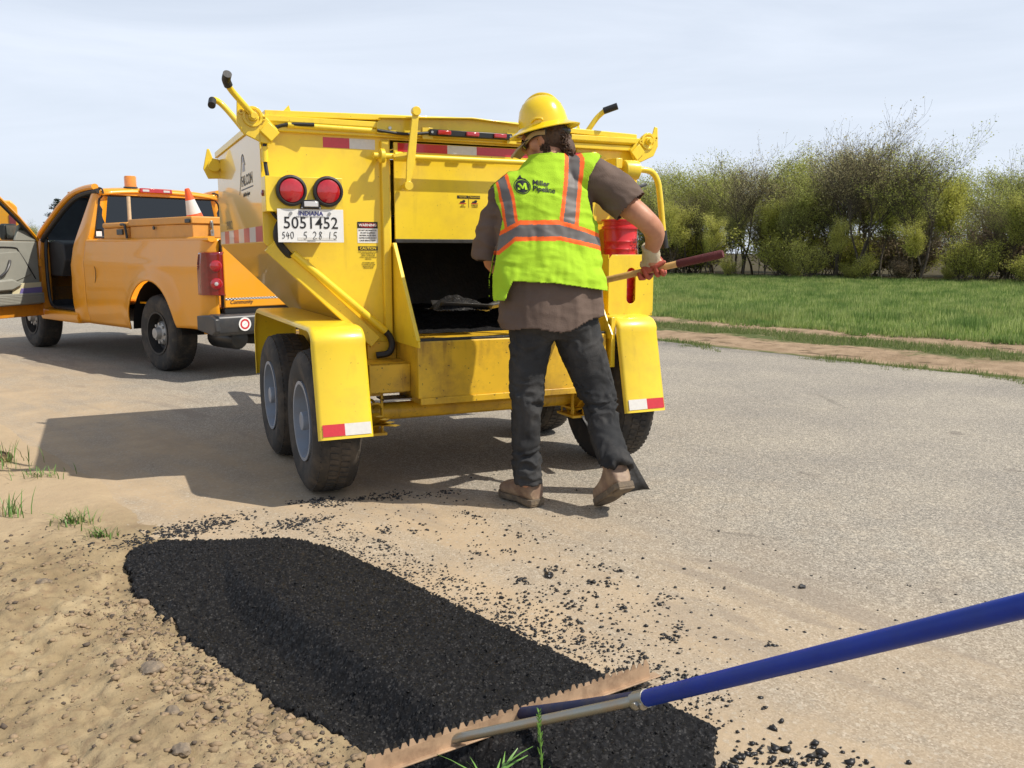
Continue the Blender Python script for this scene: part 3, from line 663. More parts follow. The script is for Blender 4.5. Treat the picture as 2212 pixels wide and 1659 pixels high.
# marker light bar
lb = P_('light_bar', MB().bx(-.245, .245, -.082, -.052, 1.872, 1.905), M['black'], .004)
for x in (-.165, 0, .165):
    MB().bx(x - .038, x + .038, -.098, -.082, 1.877, 1.900).build('marker_light', M['red_lens'], lb, bevel=.005)
for x in (-.232, .232): MB().disc((x, -.082, 1.889), .007, 'y', -.004, 8).build('screw', M['steel'], lb)
for x in (-.25, .25): P_('light_bracket', MB().bx(x - .03, x + .03, -.06, -.052, 1.853, 1.915), Y_, .002)
# rear door panel, post and hinge rod
P_('rear_door', MB().bx(-.428, .785, -.012, -.001, 1.318, 1.835), Y_, .003)
P_('door_lip', MB().bx(-.428, .785, -.022, .02, 1.300, 1.322), M['tar'], .003)
P_('post', MB().bx(-.500, -.455, -.03, 0, .80, 1.84), Y_, .006)
P_('post', MB().bx(.79, .83, -.025, 0, 1.0, 1.84), Y_, .006)
P_('weld_bead', MB().tube([(-.452, -.006, 1.84), (-.453, -.006, .82)], .005, 6), YW, 0)
P_('hinge_rod', MB().tube([(-.56, -.085, 1.752), (.86, -.085, 1.752)], .016, 14), Y_, 0)
for x in (-.515, .80):
    P_('rod_bearing', MB().disc((x - .012, -.085, 1.752), .037, 'x', .024, 18).bx(x - .01, x + .01, -.085, 0, 1.74, 1.764), Y_, .003)
P_('rod_collar', MB().disc((-.45, -.085, 1.752), .026, 'x', .07, 16), Y_, .004)
# operating lever with its two clevises
lv = P_('lever', MB().prism([(-.352, 1.985), (-.318, 1.985), (-.345, 1.72), (-.372, 1.61), (-.398, 1.60), (-.392, 1.72)], 'y', -.125, -.112), Y_, .003)
MB().disc((-.335, -.135, 1.985), .024, 'y', .03, 16).build('clevis', Y_, lv, bevel=.002)
MB().disc((-.386, -.14, 1.598), .024, 'y', .04, 16).build('clevis', Y_, lv, bevel=.002)
MB().bar((-.386, -.03, 1.60), (-.386, -.13, 1.60), .02, .02).build('pin', Y_, lv)
MB().bar((-.46, -.10, 1.752), (-.36, -.105, 1.77), .03, .016).build('crank_arm', Y_, lv)
# reflective tape on the rear
def tape(x0, x1, z0, z1, y, red, parent=TR): return MB().bx(x0, x1, y - .0012, y, z0, z1).build('reflective_tape', M['tape_red' if red else 'tape_white'], parent)
tape(-.805, -.665, 1.790, 1.842, 0, True); tape(-.665, -.527, 1.790, 1.842, 0, False)
tape(-.405, -.12, 1.786, 1.832, -.012, True); tape(-.12, .055, 1.786, 1.832, -.012, False); tape(.055, .40, 1.786, 1.832, -.012, True); tape(.42, .76, 1.786, 1.832, -.012, True)
for k in range(8):
    y0 = .03 + k * .21; MB().bx(-1.1262, -1.125, y0, y0 + .21, 1.305, 1.385).build('reflective_tape', M['tape_red' if k % 2 == 0 else 'tape_white'], TR)
# cables
P_('cable', MB().tube(bez([(-.53, -.06, 1.885), (-.47, -.065, 1.878), (-.37, -.07, 1.872), (-.25, -.07, 1.885)], 6), .008, 8), M['black_rubber'], 0)
P_('cable', MB().tube(bez([(-.86, -.06, 1.893), (-1.0, -.035, 1.888), (-1.06, -.03, 1.86), (-1.105, -.03, 1.79), (-1.107, -.03, 1.70), (-1.10, -.04, 1.63)], 6), .010, 8), M['black_rubber'], 0)
P_('cable_sleeve', MB().tube([(-1.107, -.03, 1.775), (-1.107, -.03, 1.70)], .017, 12), Y_, 0)
P_('cable_sleeve', MB().tube([(-.99, -.035, 1.888), (-.55, -.035, 1.884)], .015, 12), Y_, 0)
P_('cable', MB().tube(bez([(-1.09, -.05, 1.46), (-1.06, -.06, 1.42), (-1.0, -.05, 1.40), (-1.0, -.03, 1.30)], 6), .010, 8), M['black_rubber'], 0)
P_('hose', MB().tube(bez([(-1.00, -.02, 1.45), (-1.055, -.03, 1.38), (-1.06, -.03, 1.31), (-1.02, -.03, 1.25), (-1.00, -.02, 1.23)], 6), .020, 10), M['black_rubber'], 0)
# tail light box
bxl = P_('tail_light_box', MB().bx(-1.128, -.737, -.12, 0, 1.452, 1.626), Y_, .003)
for x in (-1.003, -.818):
    tl = MB().lathe([(.0, 0), (.052, 0), (.072, .0), (.078, -.012), (.076, -.026), (.066, -.030), (.058, -.020), (.0, -.02)], (x, -.12, 1.556), 'y', 36).build('tail_light', M['black_rubber'], bxl)
    MB().lathe([(.060, -.020), (.058, -.028), (.045, -.034), (.02, -.038), (0, -.039)], (x, -.12, 1.556), 'y', 32).build('lens', M['red_lens'], tl)
MB().lathe([(.016, 0), (.015, -.008), (.008, -.011), (0, -.012)], (-1.128, -.06, 1.545), 'x', 16).build('side_marker', M['dark_red_lens'], bxl)
mb = MB().prism([(-.962, 1.468), (-.95, 1.512), (-.868, 1.512), (-.856, 1.468)], 'y', -.145, -.12); pl = mb.build('plate_lamp', M['black'], bxl, bevel=.003)
MB().bx(-.945, -.873, -.153, -.145, 1.477, 1.504).build('lens', M['clear_lens'], pl, bevel=.003)
for x in (-.955, -.864): MB().disc((x, -.145, 1.472), .004, 'y', -.003, 6).build('screw', M['steel'], pl)
# licence plate
pt = P_('licence_plate', MB().bx(-1.076, -.742, -.132, -.130, 1.300, 1.466), M['white'], .0006)
PX, PZ, PY = -.909, 1.383, -.1335
text('INDIANA', .030, M['ink_blue'], pt, (PX, PY, PZ + .061), BACK, bold=.02)
text('TEMPORARY REGISTRATION', .0115, M['ink_grey'], pt, (PX, PY, PZ + .045), BACK)
text('5051452', .083, M['ink'], pt, (PX, PY, PZ + .012), BACK, sx=.94, sp=1.03, bold=.004)
handwriting('540', PX - .148, PY, PZ - .063, .032, .017, M['ink'], pt); handwriting('5 28 15', PX - .042, PY, PZ - .067, .038, .0225, M['ink'], pt)
MB().bx(PX - .07, PX + .13, PY, PY + .001, PZ - .072, PZ - .058).build('faded_print', M['tape_white'], pt)
text('REGISTRATION', .006, M['ink_grey'], pt, (PX, PY, PZ - .075), BACK)
for x in (PX - .10, PX + .095): MB().disc((x, -.132, PZ + .062), .008, 'y', -.006, 10).build('bolt', M['steel'], pt)
# warning decals
wd = P_('warning_decal', MB().bx(-.634, -.522, -.0015, 0, 1.300, 1.412), M['white'], 0)
MB().bx(-.634, -.522, -.0022, -.0015, 1.377, 1.412).build('header', M['ink'], wd)
MB().lathe([(0, 0), (.05, 0)], (0, 0, 0), 'y', 20).build('red_oval', M['ink_red'], wd, loc=(-.578, -.0026, 1.394)).scale = (1, 1, .27)
text('WARNING', .0200, M['white'], wd, (-.578, -.0034, 1.394), BACK, bold=.02, ext=.0003)
for k, s_ in enumerate(['DO NOT USE DIESEL FUEL', 'OR ANY FLAMMABLE', 'MATERIAL IN OR NEAR', 'HOPPER DOING SO MAY', 'CAUSE SERIOUS INJURY']): text(s_, .0105, M['ink'], wd, (-.578, -.0024, 1.3665 - k * .0135), BACK, sx=.82, ext=.0003, bold=.01)
cd = P_('caution_decal', MB().bx(-.632, -.524, -.0015, 0, 1.260, 1.282), M['ink'], 0)
text('CAUTION', .0200, Y_, cd, (-.578, -.0024, 1.271), BACK, bold=.02, ext=.0003)
for k, s_ in enumerate(['WHEN HEATING MATERIAL DO NOT', 'EXCEED TEMPERATURE OF', 'ASPHALT MATERIAL AND', 'DO NOT LEAVE UNATTENDED', 'OPERATING', '', 'HOT MATERIAL INSIDE', 'THE HOPPER CAN CAUSE', 'SERIOUS BURNS AND', 'PERSONAL INJURY']):
    if s_: text(s_, .0078, M['ink'], cd, (-.578, -.0022, 1.252 - k * .0095), BACK, sx=.85, ext=.0003)
hd = P_('hot_surface_decal', MB().bx(-.064, .002, -.0138, -.0122, 1.548, 1.564), M['ink'], 0)
MB().bx(.008, .074, -.0138, -.0122, 1.548, 1.564).build('header', M['ink'], hd)
for x, h_, a_, b_ in ((-.031, 'CAUTION', 'HOT', 'SURFACE'), (.041, 'PRECAUCION', 'SUPERFICIE', 'CALIENTE')):
    text(h_, .0115, Y_, hd, (x, -.0145, 1.556), BACK, sx=.85, ext=.0003); text(a_, .0100, M['ink'], hd, (x, -.0136, 1.511), BACK, sx=.8, ext=.0003); text(b_, .0100, M['ink'], hd, (x, -.0136, 1.502), BACK, sx=.8, ext=.0003)
    MB().prism([(x - .018, 1.524), (x - .012, 1.533), (x - .004, 1.533), (x + .002, 1.540), (x + .012, 1.540), (x + .016, 1.533), (x + .010, 1.524)], 'y', -.0136, -.0122).build('hand_symbol', M['ink'], hd)
    MB().bx(x - .02, x + .02, -.0136, -.0122, 1.519, 1.5225).build('red_bar', M['ink_red'], hd)
MB().bx(.0045, .0057, -.0136, -.0122, 1.498, 1.562).build('divider', M['ink'], hd)
# name on the left side
nm = P_('name_decal', MB().bx(-1.1258, -1.125, .26, .69, 1.599, 1.606), M['faded_ink'], 0)
text('FALCON', .080, M['faded_ink'], nm, (-1.1258, .475, 1.646), SIDE, ext=.0004, sx=1.28, bold=.02)
text('Asphalt Repair Equipment', .032, M['faded_ink'], nm, (-1.1258, .50, 1.572), SIDE, ext=.0004, sx=.72, shear=.2)
MB().tube(bez([(-1.1255, .755, 1.583), (-1.1255, .70, 1.66), (-1.1255, .652, 1.743), (-1.1255, .63, 1.785), (-1.1255, .575, 1.79), (-1.1255, .53, 1.75), (-1.1255, .51, 1.735)], 5), .006, 4, sx=.3).build('truck_outline', M['faded_ink'], nm)
MB().prism([(.52, 1.70), (.62, 1.70), (.60, 1.745), (.53, 1.745)], 'x', -1.1258, -1.125).build('truck_window', M['ink_grey'], nm)
MB().prism([(.55, 1.75), (.62, 1.75), (.61, 1.785), (.57, 1.785)], 'x', -1.1258, -1.125).build('truck_window', M['ink_grey'], nm)
text('191012', .075, M['faded_ink'], TR, (-1.1258, 1.27, 1.418), SIDE, name='stencilled_number', ext=.0004, sx=1.25)
# corner latches with their handles
def corner(sx_, y, side):
    fx = lambda x: sx_ * x
    c = (fx(1.163), y - .06, 1.915)
    mb = MB().prism([(fx(1.235), 2.0), (fx(1.215), 2.005), (fx(1.195), 1.94), (fx(1.13), 1.95), (fx(1.08), 1.90), (fx(1.04), 1.86), (fx(1.075), 1.79), (fx(1.12), 1.79), (fx(1.21), 1.83), (fx(1.24), 1.89)], 'y', y - .05, y - .036)
    la = P_('corner_latch', mb, Y_, .004)
    MB().lathe([(0, 0), (.050, 0), (.050, -.012), (.036, -.012), (.036, -.006), (.022, -.006), (.022, -.028), (0, -.028)], (c[0], y - .05, c[2]), 'y', 20).build('hub', Y_, la, bevel=.002)
    MB().lathe([(.0, -.028), (.015, -.028), (.015, -.045), (0, -.045)], (c[0], y - .05, c[2]), 'y', 6).build('nut', Y_, la)
    for dx, dz in ((.055, .02), (-.052, -.005)): MB().lathe([(.012, 0), (.012, -.012), (.006, -.012), (.006, 0)], (c[0] + fx(dx), y - .05, c[2] + dz), 'y', 12, closed=True).build('ring', Y_, la)
    MB().obox((fx(1.085), y - .066, 1.845), (.075, .012, .062), Matrix.Rotation(-fx(.75), 3, 'Y')).build('keeper_plate', Y_, la, bevel=.003)
    return la
la = corner(-1, 0, -1)
MB().tube(bez([(-1.145, -.055, 1.905), (-1.216, -.09, 1.972), (-1.268, -.12, 2.022), (-1.290, -.15, 2.047)], 6), .0155, 14).build('handle_bar', Y_, la)
MB().tube(bez([(-1.284, -.14, 2.040), (-1.296, -.165, 2.062), (-1.294, -.20, 2.082)], 6), .021, 14).build('rubber_grip', M['black_rubber'], la)
MB().tube(bez([(-1.19, .06, 1.86), (-1.243, .10, 1.939), (-1.287, .12, 1.992), (-1.318, .11, 2.008), (-1.335, .09, 2.002)], 6), .015, 14).build('handle_bar', Y_, la)
MB().tube([(-1.332, .095, 2.004), (-1.342, .055, 1.972)], .019, 14).build('rubber_grip', M['black_rubber'], la)
la = corner(1, 0, 1)
P_('handle_bar', MB().tube(bez([(.745, .01, 1.92), (.775, -.01, 1.968), (.82, -.03, 2.036), (.862, -.055, 2.078)], 6), .0155, 14), Y_, 0)
P_('rubber_grip', MB().tube([(.852, -.05, 2.073), (.915, -.10, 2.098)], .020, 14), M['black_rubber'], 0)
mb = MB().prism([(-1.20, 1.93), (-1.185, 1.93), (-1.165, 1.87), (-1.13, 1.865), (-1.11, 1.84), (-1.10, 1.74), (-1.20, 1.735), (-1.23, 1.80)], 'y', 1.62, 1.635)
la = P_('corner_latch', mb, Y_, .004); MB().lathe([(0, 0), (.04, 0), (.04, -.03), (0, -.03)], (-1.16, 1.62, 1.82), 'y', 16).build('hub', Y_, la, bevel=.003)
mb = MB().prism([(-.05, 1.76), (.015, 1.84), (.015, 1.90), (-.05, 1.86)], 'x', -1.135, -1.128); P_('gusset', mb, Y_, .002)
# beam down the sloping edge, with a conduit and a hose at its foot
def along(a, b, t_): return tuple(a[i] + (b[i] - a[i]) * t_ for i in range(3))
a_, b_ = (-1.075, -.02, 1.275), (-.55, -.02, .775)
P_('slope_flange', MB().bar((-1.10, -.018, 1.285), (-.555, -.018, .765), .075, .036, up=(0, 1, 0)), Y_, .004)
P_('slope_tube', MB().tube([(-.99, -.05, 1.245), (-.505, -.05, .825)], .020, 14), Y_, 0)
P_('hose', MB().tube(bez([(-.515, -.05, .832), (-.485, -.05, .80), (-.470, -.055, .75), (-.495, -.06, .705), (-.56, -.05, .695)], 6), .018, 10), M['black_rubber'], 0)
# chute: two side plates, floor box and lip
P_('chute_side_plate', MB().prism([(.0, 1.29), (-.012, 1.30), (-.055, 1.30), (-.43, .79), (-.43, .765), (0, .765)], 'x', -.447, -.437), Y_, .001)
P_('chute_side_plate', MB().prism([(.0, 1.29), (-.055, 1.30), (-.43, .79), (-.43, .765), (0, .765)], 'x', .70, .71), Y_, .001)
P_('chute_edge', MB().bar((-.446, -.055, 1.298), (-.446, -.425, .80), .020, .012, up=(0, -1, .7)), Y_, .002)
ap = MB().prism([(-.02, .495), (-.385, .495), (-.385, .79), (-.37, .80), (-.02, .80)], 'x', -.436, .69); P_('apron_box', ap, YW, .004)
P_('apron_lip', MB().prism([(-.02, .462), (-.393, .462), (-.393, .497), (-.02, .497)], 'x', -.425, .70), YW, .003)
P_('apron_seal', MB().bx(-.43, .69, -.38, -.34, .788, .806), M['tar'], .003)
P_('chute_foot', MB().bx(-.60, -.437, -.02, .25, .66, .765), YW, .003)
# chassis
P_('frame_rail', MB().bx(-.655, -.437, -.26, -.245, .515, .672).bx(-.66, -.65, -.26, 2.0, .515, .672).bx(-.655, -.437, -.26, 1.9, .515, .525).bx(-.655, -.437, -.26, 1.9, .662, .672), YW, .003)
P_('frame_rail', MB().bx(.69, .735, -.26, -.245, .515, .672).bx(.725, .735, -.26, 2.0, .515, .672), Y_, .003)
P_('cross_tube', MB().tube([(-.62, -.10, .392), (.64, -.10, .392)], .048, 20), YW, 0)
P_('underplate', MB().bx(-.58, -.30, -.24, -.1, .470, .478), M['steel'], .001)
for x in (-.615, .62):
    h = P_('spring_hanger', MB().bx(x - .045, x - .030, -.2, -.185, .30, .51).bx(x + .03, x + .045, -.2, -.185, .30, .51).bx(x - .045, x + .045, -.2, -.185, .495, .51).bx(x - .045, x + .045, -.2, .0, .33, .345), YW, .003)
    for k in range(5): P_('spring_leaf', MB().tube(bez([(x, -.55 + k * .09, .40), (x, -.13, .345 - k * .012), (x, .30 - k * .09, .40)], 6), .006, 4, sx=4.5), YW, 0)
    for yy in (-.20, -.06):
        P_('u_bolt', MB().tube(bez([(x - .035, yy, .30), (x - .035, yy, .43), (x, yy, .455), (x + .035, yy, .43), (x + .035, yy, .30)], 5), .007, 8), YW, 0)
    P_('spring_plate', MB().bx(x - .055, x + .055, -.23, -.03, .285, .30), YW, .002)
    P_('spring_hanger', MB().bx(x - .03, x + .03, .34, .40, .36, .52), YW, .003)
P_('axle', MB().tube([(-.72, .85, .38), (.72, .85, .38)], .035, 14), M['tar'], 0)
P_('tongue', MB().bar((-.5, 1.6, .58), (-.52, 3.25, .52), .07, .12).bar((.5, 1.6, .58), (-.50, 3.15, .52), .07, .12), YW, .004)
# wheels
def make_wheel(name_p, R_, w_, rim_r, rimmat, tread=True, big=False):
    """outboard side looks towards -x; origin at the hub centre"""
    e = empty(name_p)
    pr = [(rim_r * .98, .012), (rim_r + .01, .004), (R_ - .055, -.012), (R_ - .022, .004), (R_ - .006, .022), (R_, .040), (R_ + .002, w_ / 2), (R_, w_ - .040), (R_ - .006, w_ - .022), (R_ - .022, w_ - .004), (R_ - .06, w_ + .012), (rim_r, w_ - .01)]
    mb = MB().lathe(pr, (0, 0, 0), 'x', 56, closed=True); ty = mb.build('tyre', M['tyre'], e, ang=50)
    if tread:
        tb = MB(); n_ = 64
        for row, (u0, u1) in enumerate(((.014, .052), (.062, w_ / 2 - .006), (w_ / 2 + .006, w_ - .062), (w_ - .052, w_ - .014))):
            for k in range(n_):
                a = 2 * math.pi * (k + .5 * (row % 2)) / n_; da = 2 * math.pi / n_ * .33
                rr = R_ - (.012 if row in (0, 3) else 0)
                for_ = [(rr - .006, -da), (rr + .006, -da * .9), (rr + .006, da * .9), (rr - .006, da)]
                v = []
                for xx, sh in ((u0, -.012), (u1, .012)):
                    for r2, d2 in for_: v.append((xx, r2 * math.cos(a + d2 + sh), r2 * math.sin(a + d2 + sh)))
                tb.add(v, [(0, 1, 5, 4), (1, 2, 6, 5), (2, 3, 7, 6), (0, 3, 2, 1), (4, 5, 6, 7)])
        tbo = tb.build('tread', M['tyre'], ty, flat=True); tbo['kind'] = 'stuff'
    mb = MB().lathe([(rim_r + .004, .006), (rim_r + .006, -.004), (rim_r - .012, -.004), (rim_r - .016, .03), (rim_r - .024, .095), (rim_r * .70, .115), (rim_r * .62, .085), (rim_r * .36, .070), (rim_r * .30, .04), (0, .035)], (0, 0, 0), 'x', 40, cap=False)
    rim = mb.build('rim', rimmat, e, ang=28)
    MB().disc((.045, 0, 0), rim_r * .24, 'x', -.05 if not big else -.075, 16).build('hub', M['alloy'] if big else M['rim_white'], rim, bevel=.004)
    nn = 8 if big else 6; q = MB()
    for k in range(nn):
        a = 2 * math.pi * k / nn; q.disc((.05 if big else .080, rim_r * .44 * math.cos(a), rim_r * .44 * math.sin(a)), .016 if big else .010, 'x', -.035, 6)
    q.build('lug_nuts', M['alloy'], rim)
    if big:
        MB().lathe([(rim_r * .56, .06), (rim_r * .5, .035), (rim_r * .3, .02), (rim_r * .24, -.03), (0, -.035)], (0, 0, 0), 'x', 28, cap=False).build('hub_cap', M['alloy'], rim)
    q = MB()
    for k in range(10):
        a = 2 * math.pi * (k + .5) / 10; q.disc((.108, rim_r * .74 * math.cos(a), rim_r * .78 * math.sin(a)), .014, 'x', -.006, 10)
    q.build('vent_holes', M['black'], rim)
    return e
w0 = make_wheel('wheel', .372, .225, .205, M['rim_white'])
def put_wheel(src, parent, x, y, z, right=False, first=False):
    w = src if first else copy_tree(src); w.parent = parent; w.location = (x, y, z); w.rotation_euler = (random.random() * 6, 0, math.pi if right else 0); return w
put_wheel(w0, TR, -.985, -.105, .375, first=True); put_wheel(w0, TR, -.985, .83, .375); put_wheel(w0, TR, .985, -.105, .375, True); put_wheel(w0, TR, .985, .83, .375, True)
# fenders
def fender(x0, x1, out):
    path = [(-.535, .352), (-.43, .80)]
    for k in range(1, 7):
        a = math.pi * (1 - k / 7 * .5) ; path.append((-.345 + .09 * math.cos(a), .80 + .085 * math.sin(a)))
    path += [(-.33, .889), (1.22, .889), (1.28, .86), (1.34, .74), (1.34, .45)]
    mb = MB(); th = .010
    inn = []
    for i_, (yy, zz_) in enumerate(path):
        a = path[max(i_ - 1, 0)]; b_ = path[min(i_ + 1, len(path) - 1)]; d = Vector((b_[0] - a[0], b_[1] - a[1])).normalized(); inn.append((yy + d.y * th, zz_ - d.x * th))
    k = len(path); v = []
    # cross-section folds down at both edges
    secs = [(x0, 1), (x0 + .006, .35), (x0 + .022, 0), (x1 - .022, 0), (x1 - .006, .35), (x1, 1)]
    for i_, (yy, zz_) in enumerate(path):
        dx, dz = (inn[i_][0] - yy) / th, (inn[i_][1] - zz_) / th
        for sx_, dn in secs: v.append((sx_, yy + dx * dn * .022, zz_ + dz * dn * .022))
    for i_, (yy, zz_) in enumerate(path):
        dx, dz = (inn[i_][0] - yy) / th, (inn[i_][1] - zz_) / th
        for sx_, dn in secs:
            xi = min(max(sx_, x0 + .004), x1 - .004); v.append((xi, yy + dx * (dn * .022 + .005), zz_ + dz * (dn * .022 + .005)))
    n6 = 6; N = k * n6; f = []
    for i_ in range(k - 1):
        for j in range(n6 - 1):
            f.append((i_ * n6 + j, i_ * n6 + j + 1, (i_ + 1) * n6 + j + 1, (i_ + 1) * n6 + j)); f.append((N + i_ * n6 + j, N + (i_ + 1) * n6 + j, N + (i_ + 1) * n6 + j + 1, N + i_ * n6 + j + 1))
        for j in (0, n6 - 1): f.append((i_ * n6 + j, (i_ + 1) * n6 + j, N + (i_ + 1) * n6 + j, N + i_ * n6 + j))
    for i_ in (0, k - 1):
        for j in range(n6 - 1): f.append((i_ * n6 + j, i_ * n6 + j + 1, N + i_ * n6 + j + 1, N + i_ * n6 + j))
    mb.add(v, f); o_ = mb.build('fender', Y_, TR, ang=50)
    # tape along the tail
    mid = x0 + (x1 - x0) * (.47 if x0 < 0 else .52)
    def tp(xa, xb, red):
        q = MB(); y0_, z0_, y1_, z1_ = -.530, .368, -.516, .425
        q.add([(xa, y0_ - .0045, z0_), (xb, y0_ - .0045, z0_), (xb, y1_ - .0045, z1_), (xa, y1_ - .0045, z1_)], [(0, 1, 2, 3)]); q.build('reflective_tape', M['tape_red' if red else 'tape_white'], o_)
    tp(x0 + .02, mid, x0 < 0); tp(mid, x1 - .015, x0 > 0)
    return o_
fender(-.992, -.718, -1); fender(.742, 1.012, 1)
P_('fender_bracket', MB().bx(.715, .742, -.40, 1.2, .60, .885), Y_, .003)
P_('fender_bracket', MB().bx(-.722, -.70, -.10, 1.2, .66, .88), YW, .003)
# holder on the right, with a slot
mb = MB(); zz0, zz1, xx0, xx1, sy = .876, 1.236, .775, 1.085, -.262
def slot_panel(mb, x0, x1, z0, z1, cx, cz, r, hl, y0, y1):
    N_ = 10; out = []; inn = []
    for k in range(4 * N_):
        a = 2 * math.pi * (k + .5) / (4 * N_) ; ca, sa = math.cos(a), math.sin(a); sgn = 1 if sa > 0 else -1
        inn.append((cx + r * ca, cz + sgn * hl + r * sa)); s = 1 / max(abs(ca), abs(sa)); out.append((x0 + (x1 - x0) * (.5 + .5 * ca * s), z0 + (z1 - z0) * (.5 + .5 * sa * s)))
    v = [(x, y, z) for y in (y0, y1) for ring in (out, inn) for x, z in ring]; q = 4 * N_; f = []
    for k in range(q):
        k2 = (k + 1) % q; f += [(k, k2, q + k2, q + k), (2 * q + k, 3 * q + k, 3 * q + k2, 2 * q + k2), (k, 2 * q + k, 2 * q + k2, k2), (q + k, q + k2, 3 * q + k2, 3 * q + k)]
    mb.add(v, f)
slot_panel(mb, xx0, xx1, zz0, zz1, .93, 1.055, .030, .075, sy, sy + .006)
mb.bx(xx0, xx0 + .006, sy + .006, -.02, zz0, zz1).bx(xx1 - .006, xx1, sy + .006, -.02, zz0, zz1 - .0).bx(xx0 + .006, xx1 - .006, sy + .006, -.02, zz0, zz0 + .006)
P_('bucket_holder', mb, Y_, .0015)
# latch works on the right post
q = P_('latch_drum', MB().lathe([(0, 0), (.055, 0), (.058, .01), (.058, .095), (0, .095)], (.96, -.10, 1.735), 'x', 28), Y_, .003)
P_('latch_block', MB().bx(.90, .945, -.12, 0, 1.74, 1.80), Y_, .004)
P_('latch_hook', MB().tube(bez([(.90, -.13, 1.72), (.96, -.17, 1.655), (1.02, -.17, 1.635), (1.09, -.15, 1.65)], 6), .011, 8), M['dark_plastic'], 0)
P_('latch_keeper', MB().bx(1.02, 1.09, -.10, 0, 1.50, 1.60), Y_, .004)
P_('side_handle', MB().tube(bez([(1.00, -.11, 1.735), (1.09, -.12, 1.738), (1.151, -.125, 1.724), (1.187, -.13, 1.675), (1.205, -.13, 1.596), (1.222, -.13, 1.48), (1.237, -.13, 1.37)], 7), .0185, 14), Y_, 0)
P_('rubber_grip', MB().tube([(1.236, -.13, 1.380), (1.254, -.13, 1.275)], .022, 14), M['black_rubber'], 0)

# red bucket standing in the holder
bk = empty('bucket', TR.matrix_world @ Vector((0, 0, 0)), 0, 'tall red plastic bucket standing in the yellow slotted holder', 'bucket')
bpy.context.view_layer.update()
bk.location = TR.matrix_world @ Vector((.925, -.14, .885)); bk.rotation_euler = (0, 0, rad(25))
pr = [(0, 0), (.080, 0), (.082, .01)]
for k in range(9): pr += [(.083 + k * .0016, .06 + k * .045), (.087 + k * .0016, .068 + k * .045), (.083 + k * .0016, .076 + k * .045)]
pr += [(.100, .50), (.112, .502), (.112, .515), (.101, .52), (.103, .545), (.114, .548), (.114, .556), (.098, .556), (.094, .50), (.075, .02), (0, .02)]
MB().lathe(pr, (0, 0, 0), 'z', 40).build('bucket_body', M['red_plastic'], bk, ang=40)
text('UN', .04, M['ink'], bk, (.045, -.094, .43), (rad(90), 0, rad(25))); text('5 GAL', .03, M['ink'], bk, (.045, -.094, .395), (rad(90), 0, rad(25)))
rod = MB().tube([TR.matrix_world @ Vector(p) for p in ((1.02, -.16, 1.43), (1.075, -.10, 1.19))], .008, 8).build('steel_bar', M['steel']); tag(rod, 'thin bare steel bar leaning in the holder between the red bucket and the arm', 'steel bar')
# ================================================================== THE PICKUP (local x into the truck from its near side, y forward, z up)
TK = empty('pickup_truck', (-3.78, 9.22, 0), rad(47.5), 'orange single cab pickup truck parked with its driver door open, ahead of the trailer', 'pickup truck')
OR = M['truck']
def K_(name, mb, mt, bevel=.004, parent=TK, **k): return mb.build(name, mt, parent, bevel=bevel, **k)
WT = 2.0                                                  # body width
def side_x(z, y):
    """how far the side skin lies inside x = 0 (tumblehome)"""
    z = np.asarray(z, float)
    up = .045 * np.clip((z - 1.0) / .4, 0, 1) ** 2 ; low = .05 * np.clip((.75 - z) / .35, 0, 1) ** 2
    return .025 + up + low - .012 * np.exp(-((z - 1.12) / .05) ** 2)
def side_panel(name, y0, y1, zlow, ztop, arch=None, flip=False, dy=.035, dz=.035, parent=TK, rear_round=False, mt=OR):
    ys = np.linspace(y0, y1, int(abs(y1 - y0) / dy) + 2); zs = np.linspace(0, 1, 26)
    V = []; 
    for y in ys:
        zl = zlow(y); zt = ztop(y)
        for q in zs:
            V.append((0, y, zl + (zt - zl) * q))
    V = np.array(V); nz_ = len(zs)
    x = side_x(V[:, 2], V[:, 1])
    if arch:
        cy, cz, r = arch; d = np.hypot(V[:, 1] - cy, V[:, 2] - cz)
        x = x - .045 * np.exp(-np.clip(d - r, 0, 9) ** 2 / .012)
    if rear_round:
        x = x + .11 * np.clip((y0 + .16 - V[:, 1]) / .16, 0, 1) ** 2.2
    V[:, 0] = (WT - x) if flip else x
    i = np.arange(len(ys) - 1)[:, None] * nz_ + np.arange(nz_ - 1)[None]; F4 = np.stack([i, i + 1, i + 1 + nz_, i + nz_], -1).reshape(-1, 4)
    o = np_mesh(name, V, F4, mt, parent); s_ = o.modifiers.new('t', 'SOLIDIFY'); s_.thickness = .012; s_.offset = 0
    return o
AR = (0.0, .42, .535)                                      # wheel arch centre and radius
def low_with_arch(base, cy):
    def f(y):
        d = abs(y - cy)
        z = base(y)
        if d < AR[2]: z = max(z, AR[1] + math.sqrt(max(AR[2] ** 2 - d * d, 0)))
        return z
    return f
bedlow = low_with_arch(lambda y: .42 if y > 0 else .50 - .04 * (y < -1.0), 0.0)
for fl in (False, True):
    side_panel('bed_side', -1.16, 1.675, bedlow, lambda y: 1.385, arch=(0, AR[1], AR[2]), flip=fl, dy=.02, rear_round=True)
    # rolled bed rail
    x_ = .075 if not fl else WT - .075
    K_('bed_rail', MB().tube([(x_ + (.02 if not fl else -.02), -1.15, 1.375), (x_ + (.02 if not fl else -.02), 1.66, 1.375)], .028, 10, sx=1.5), OR, 0)
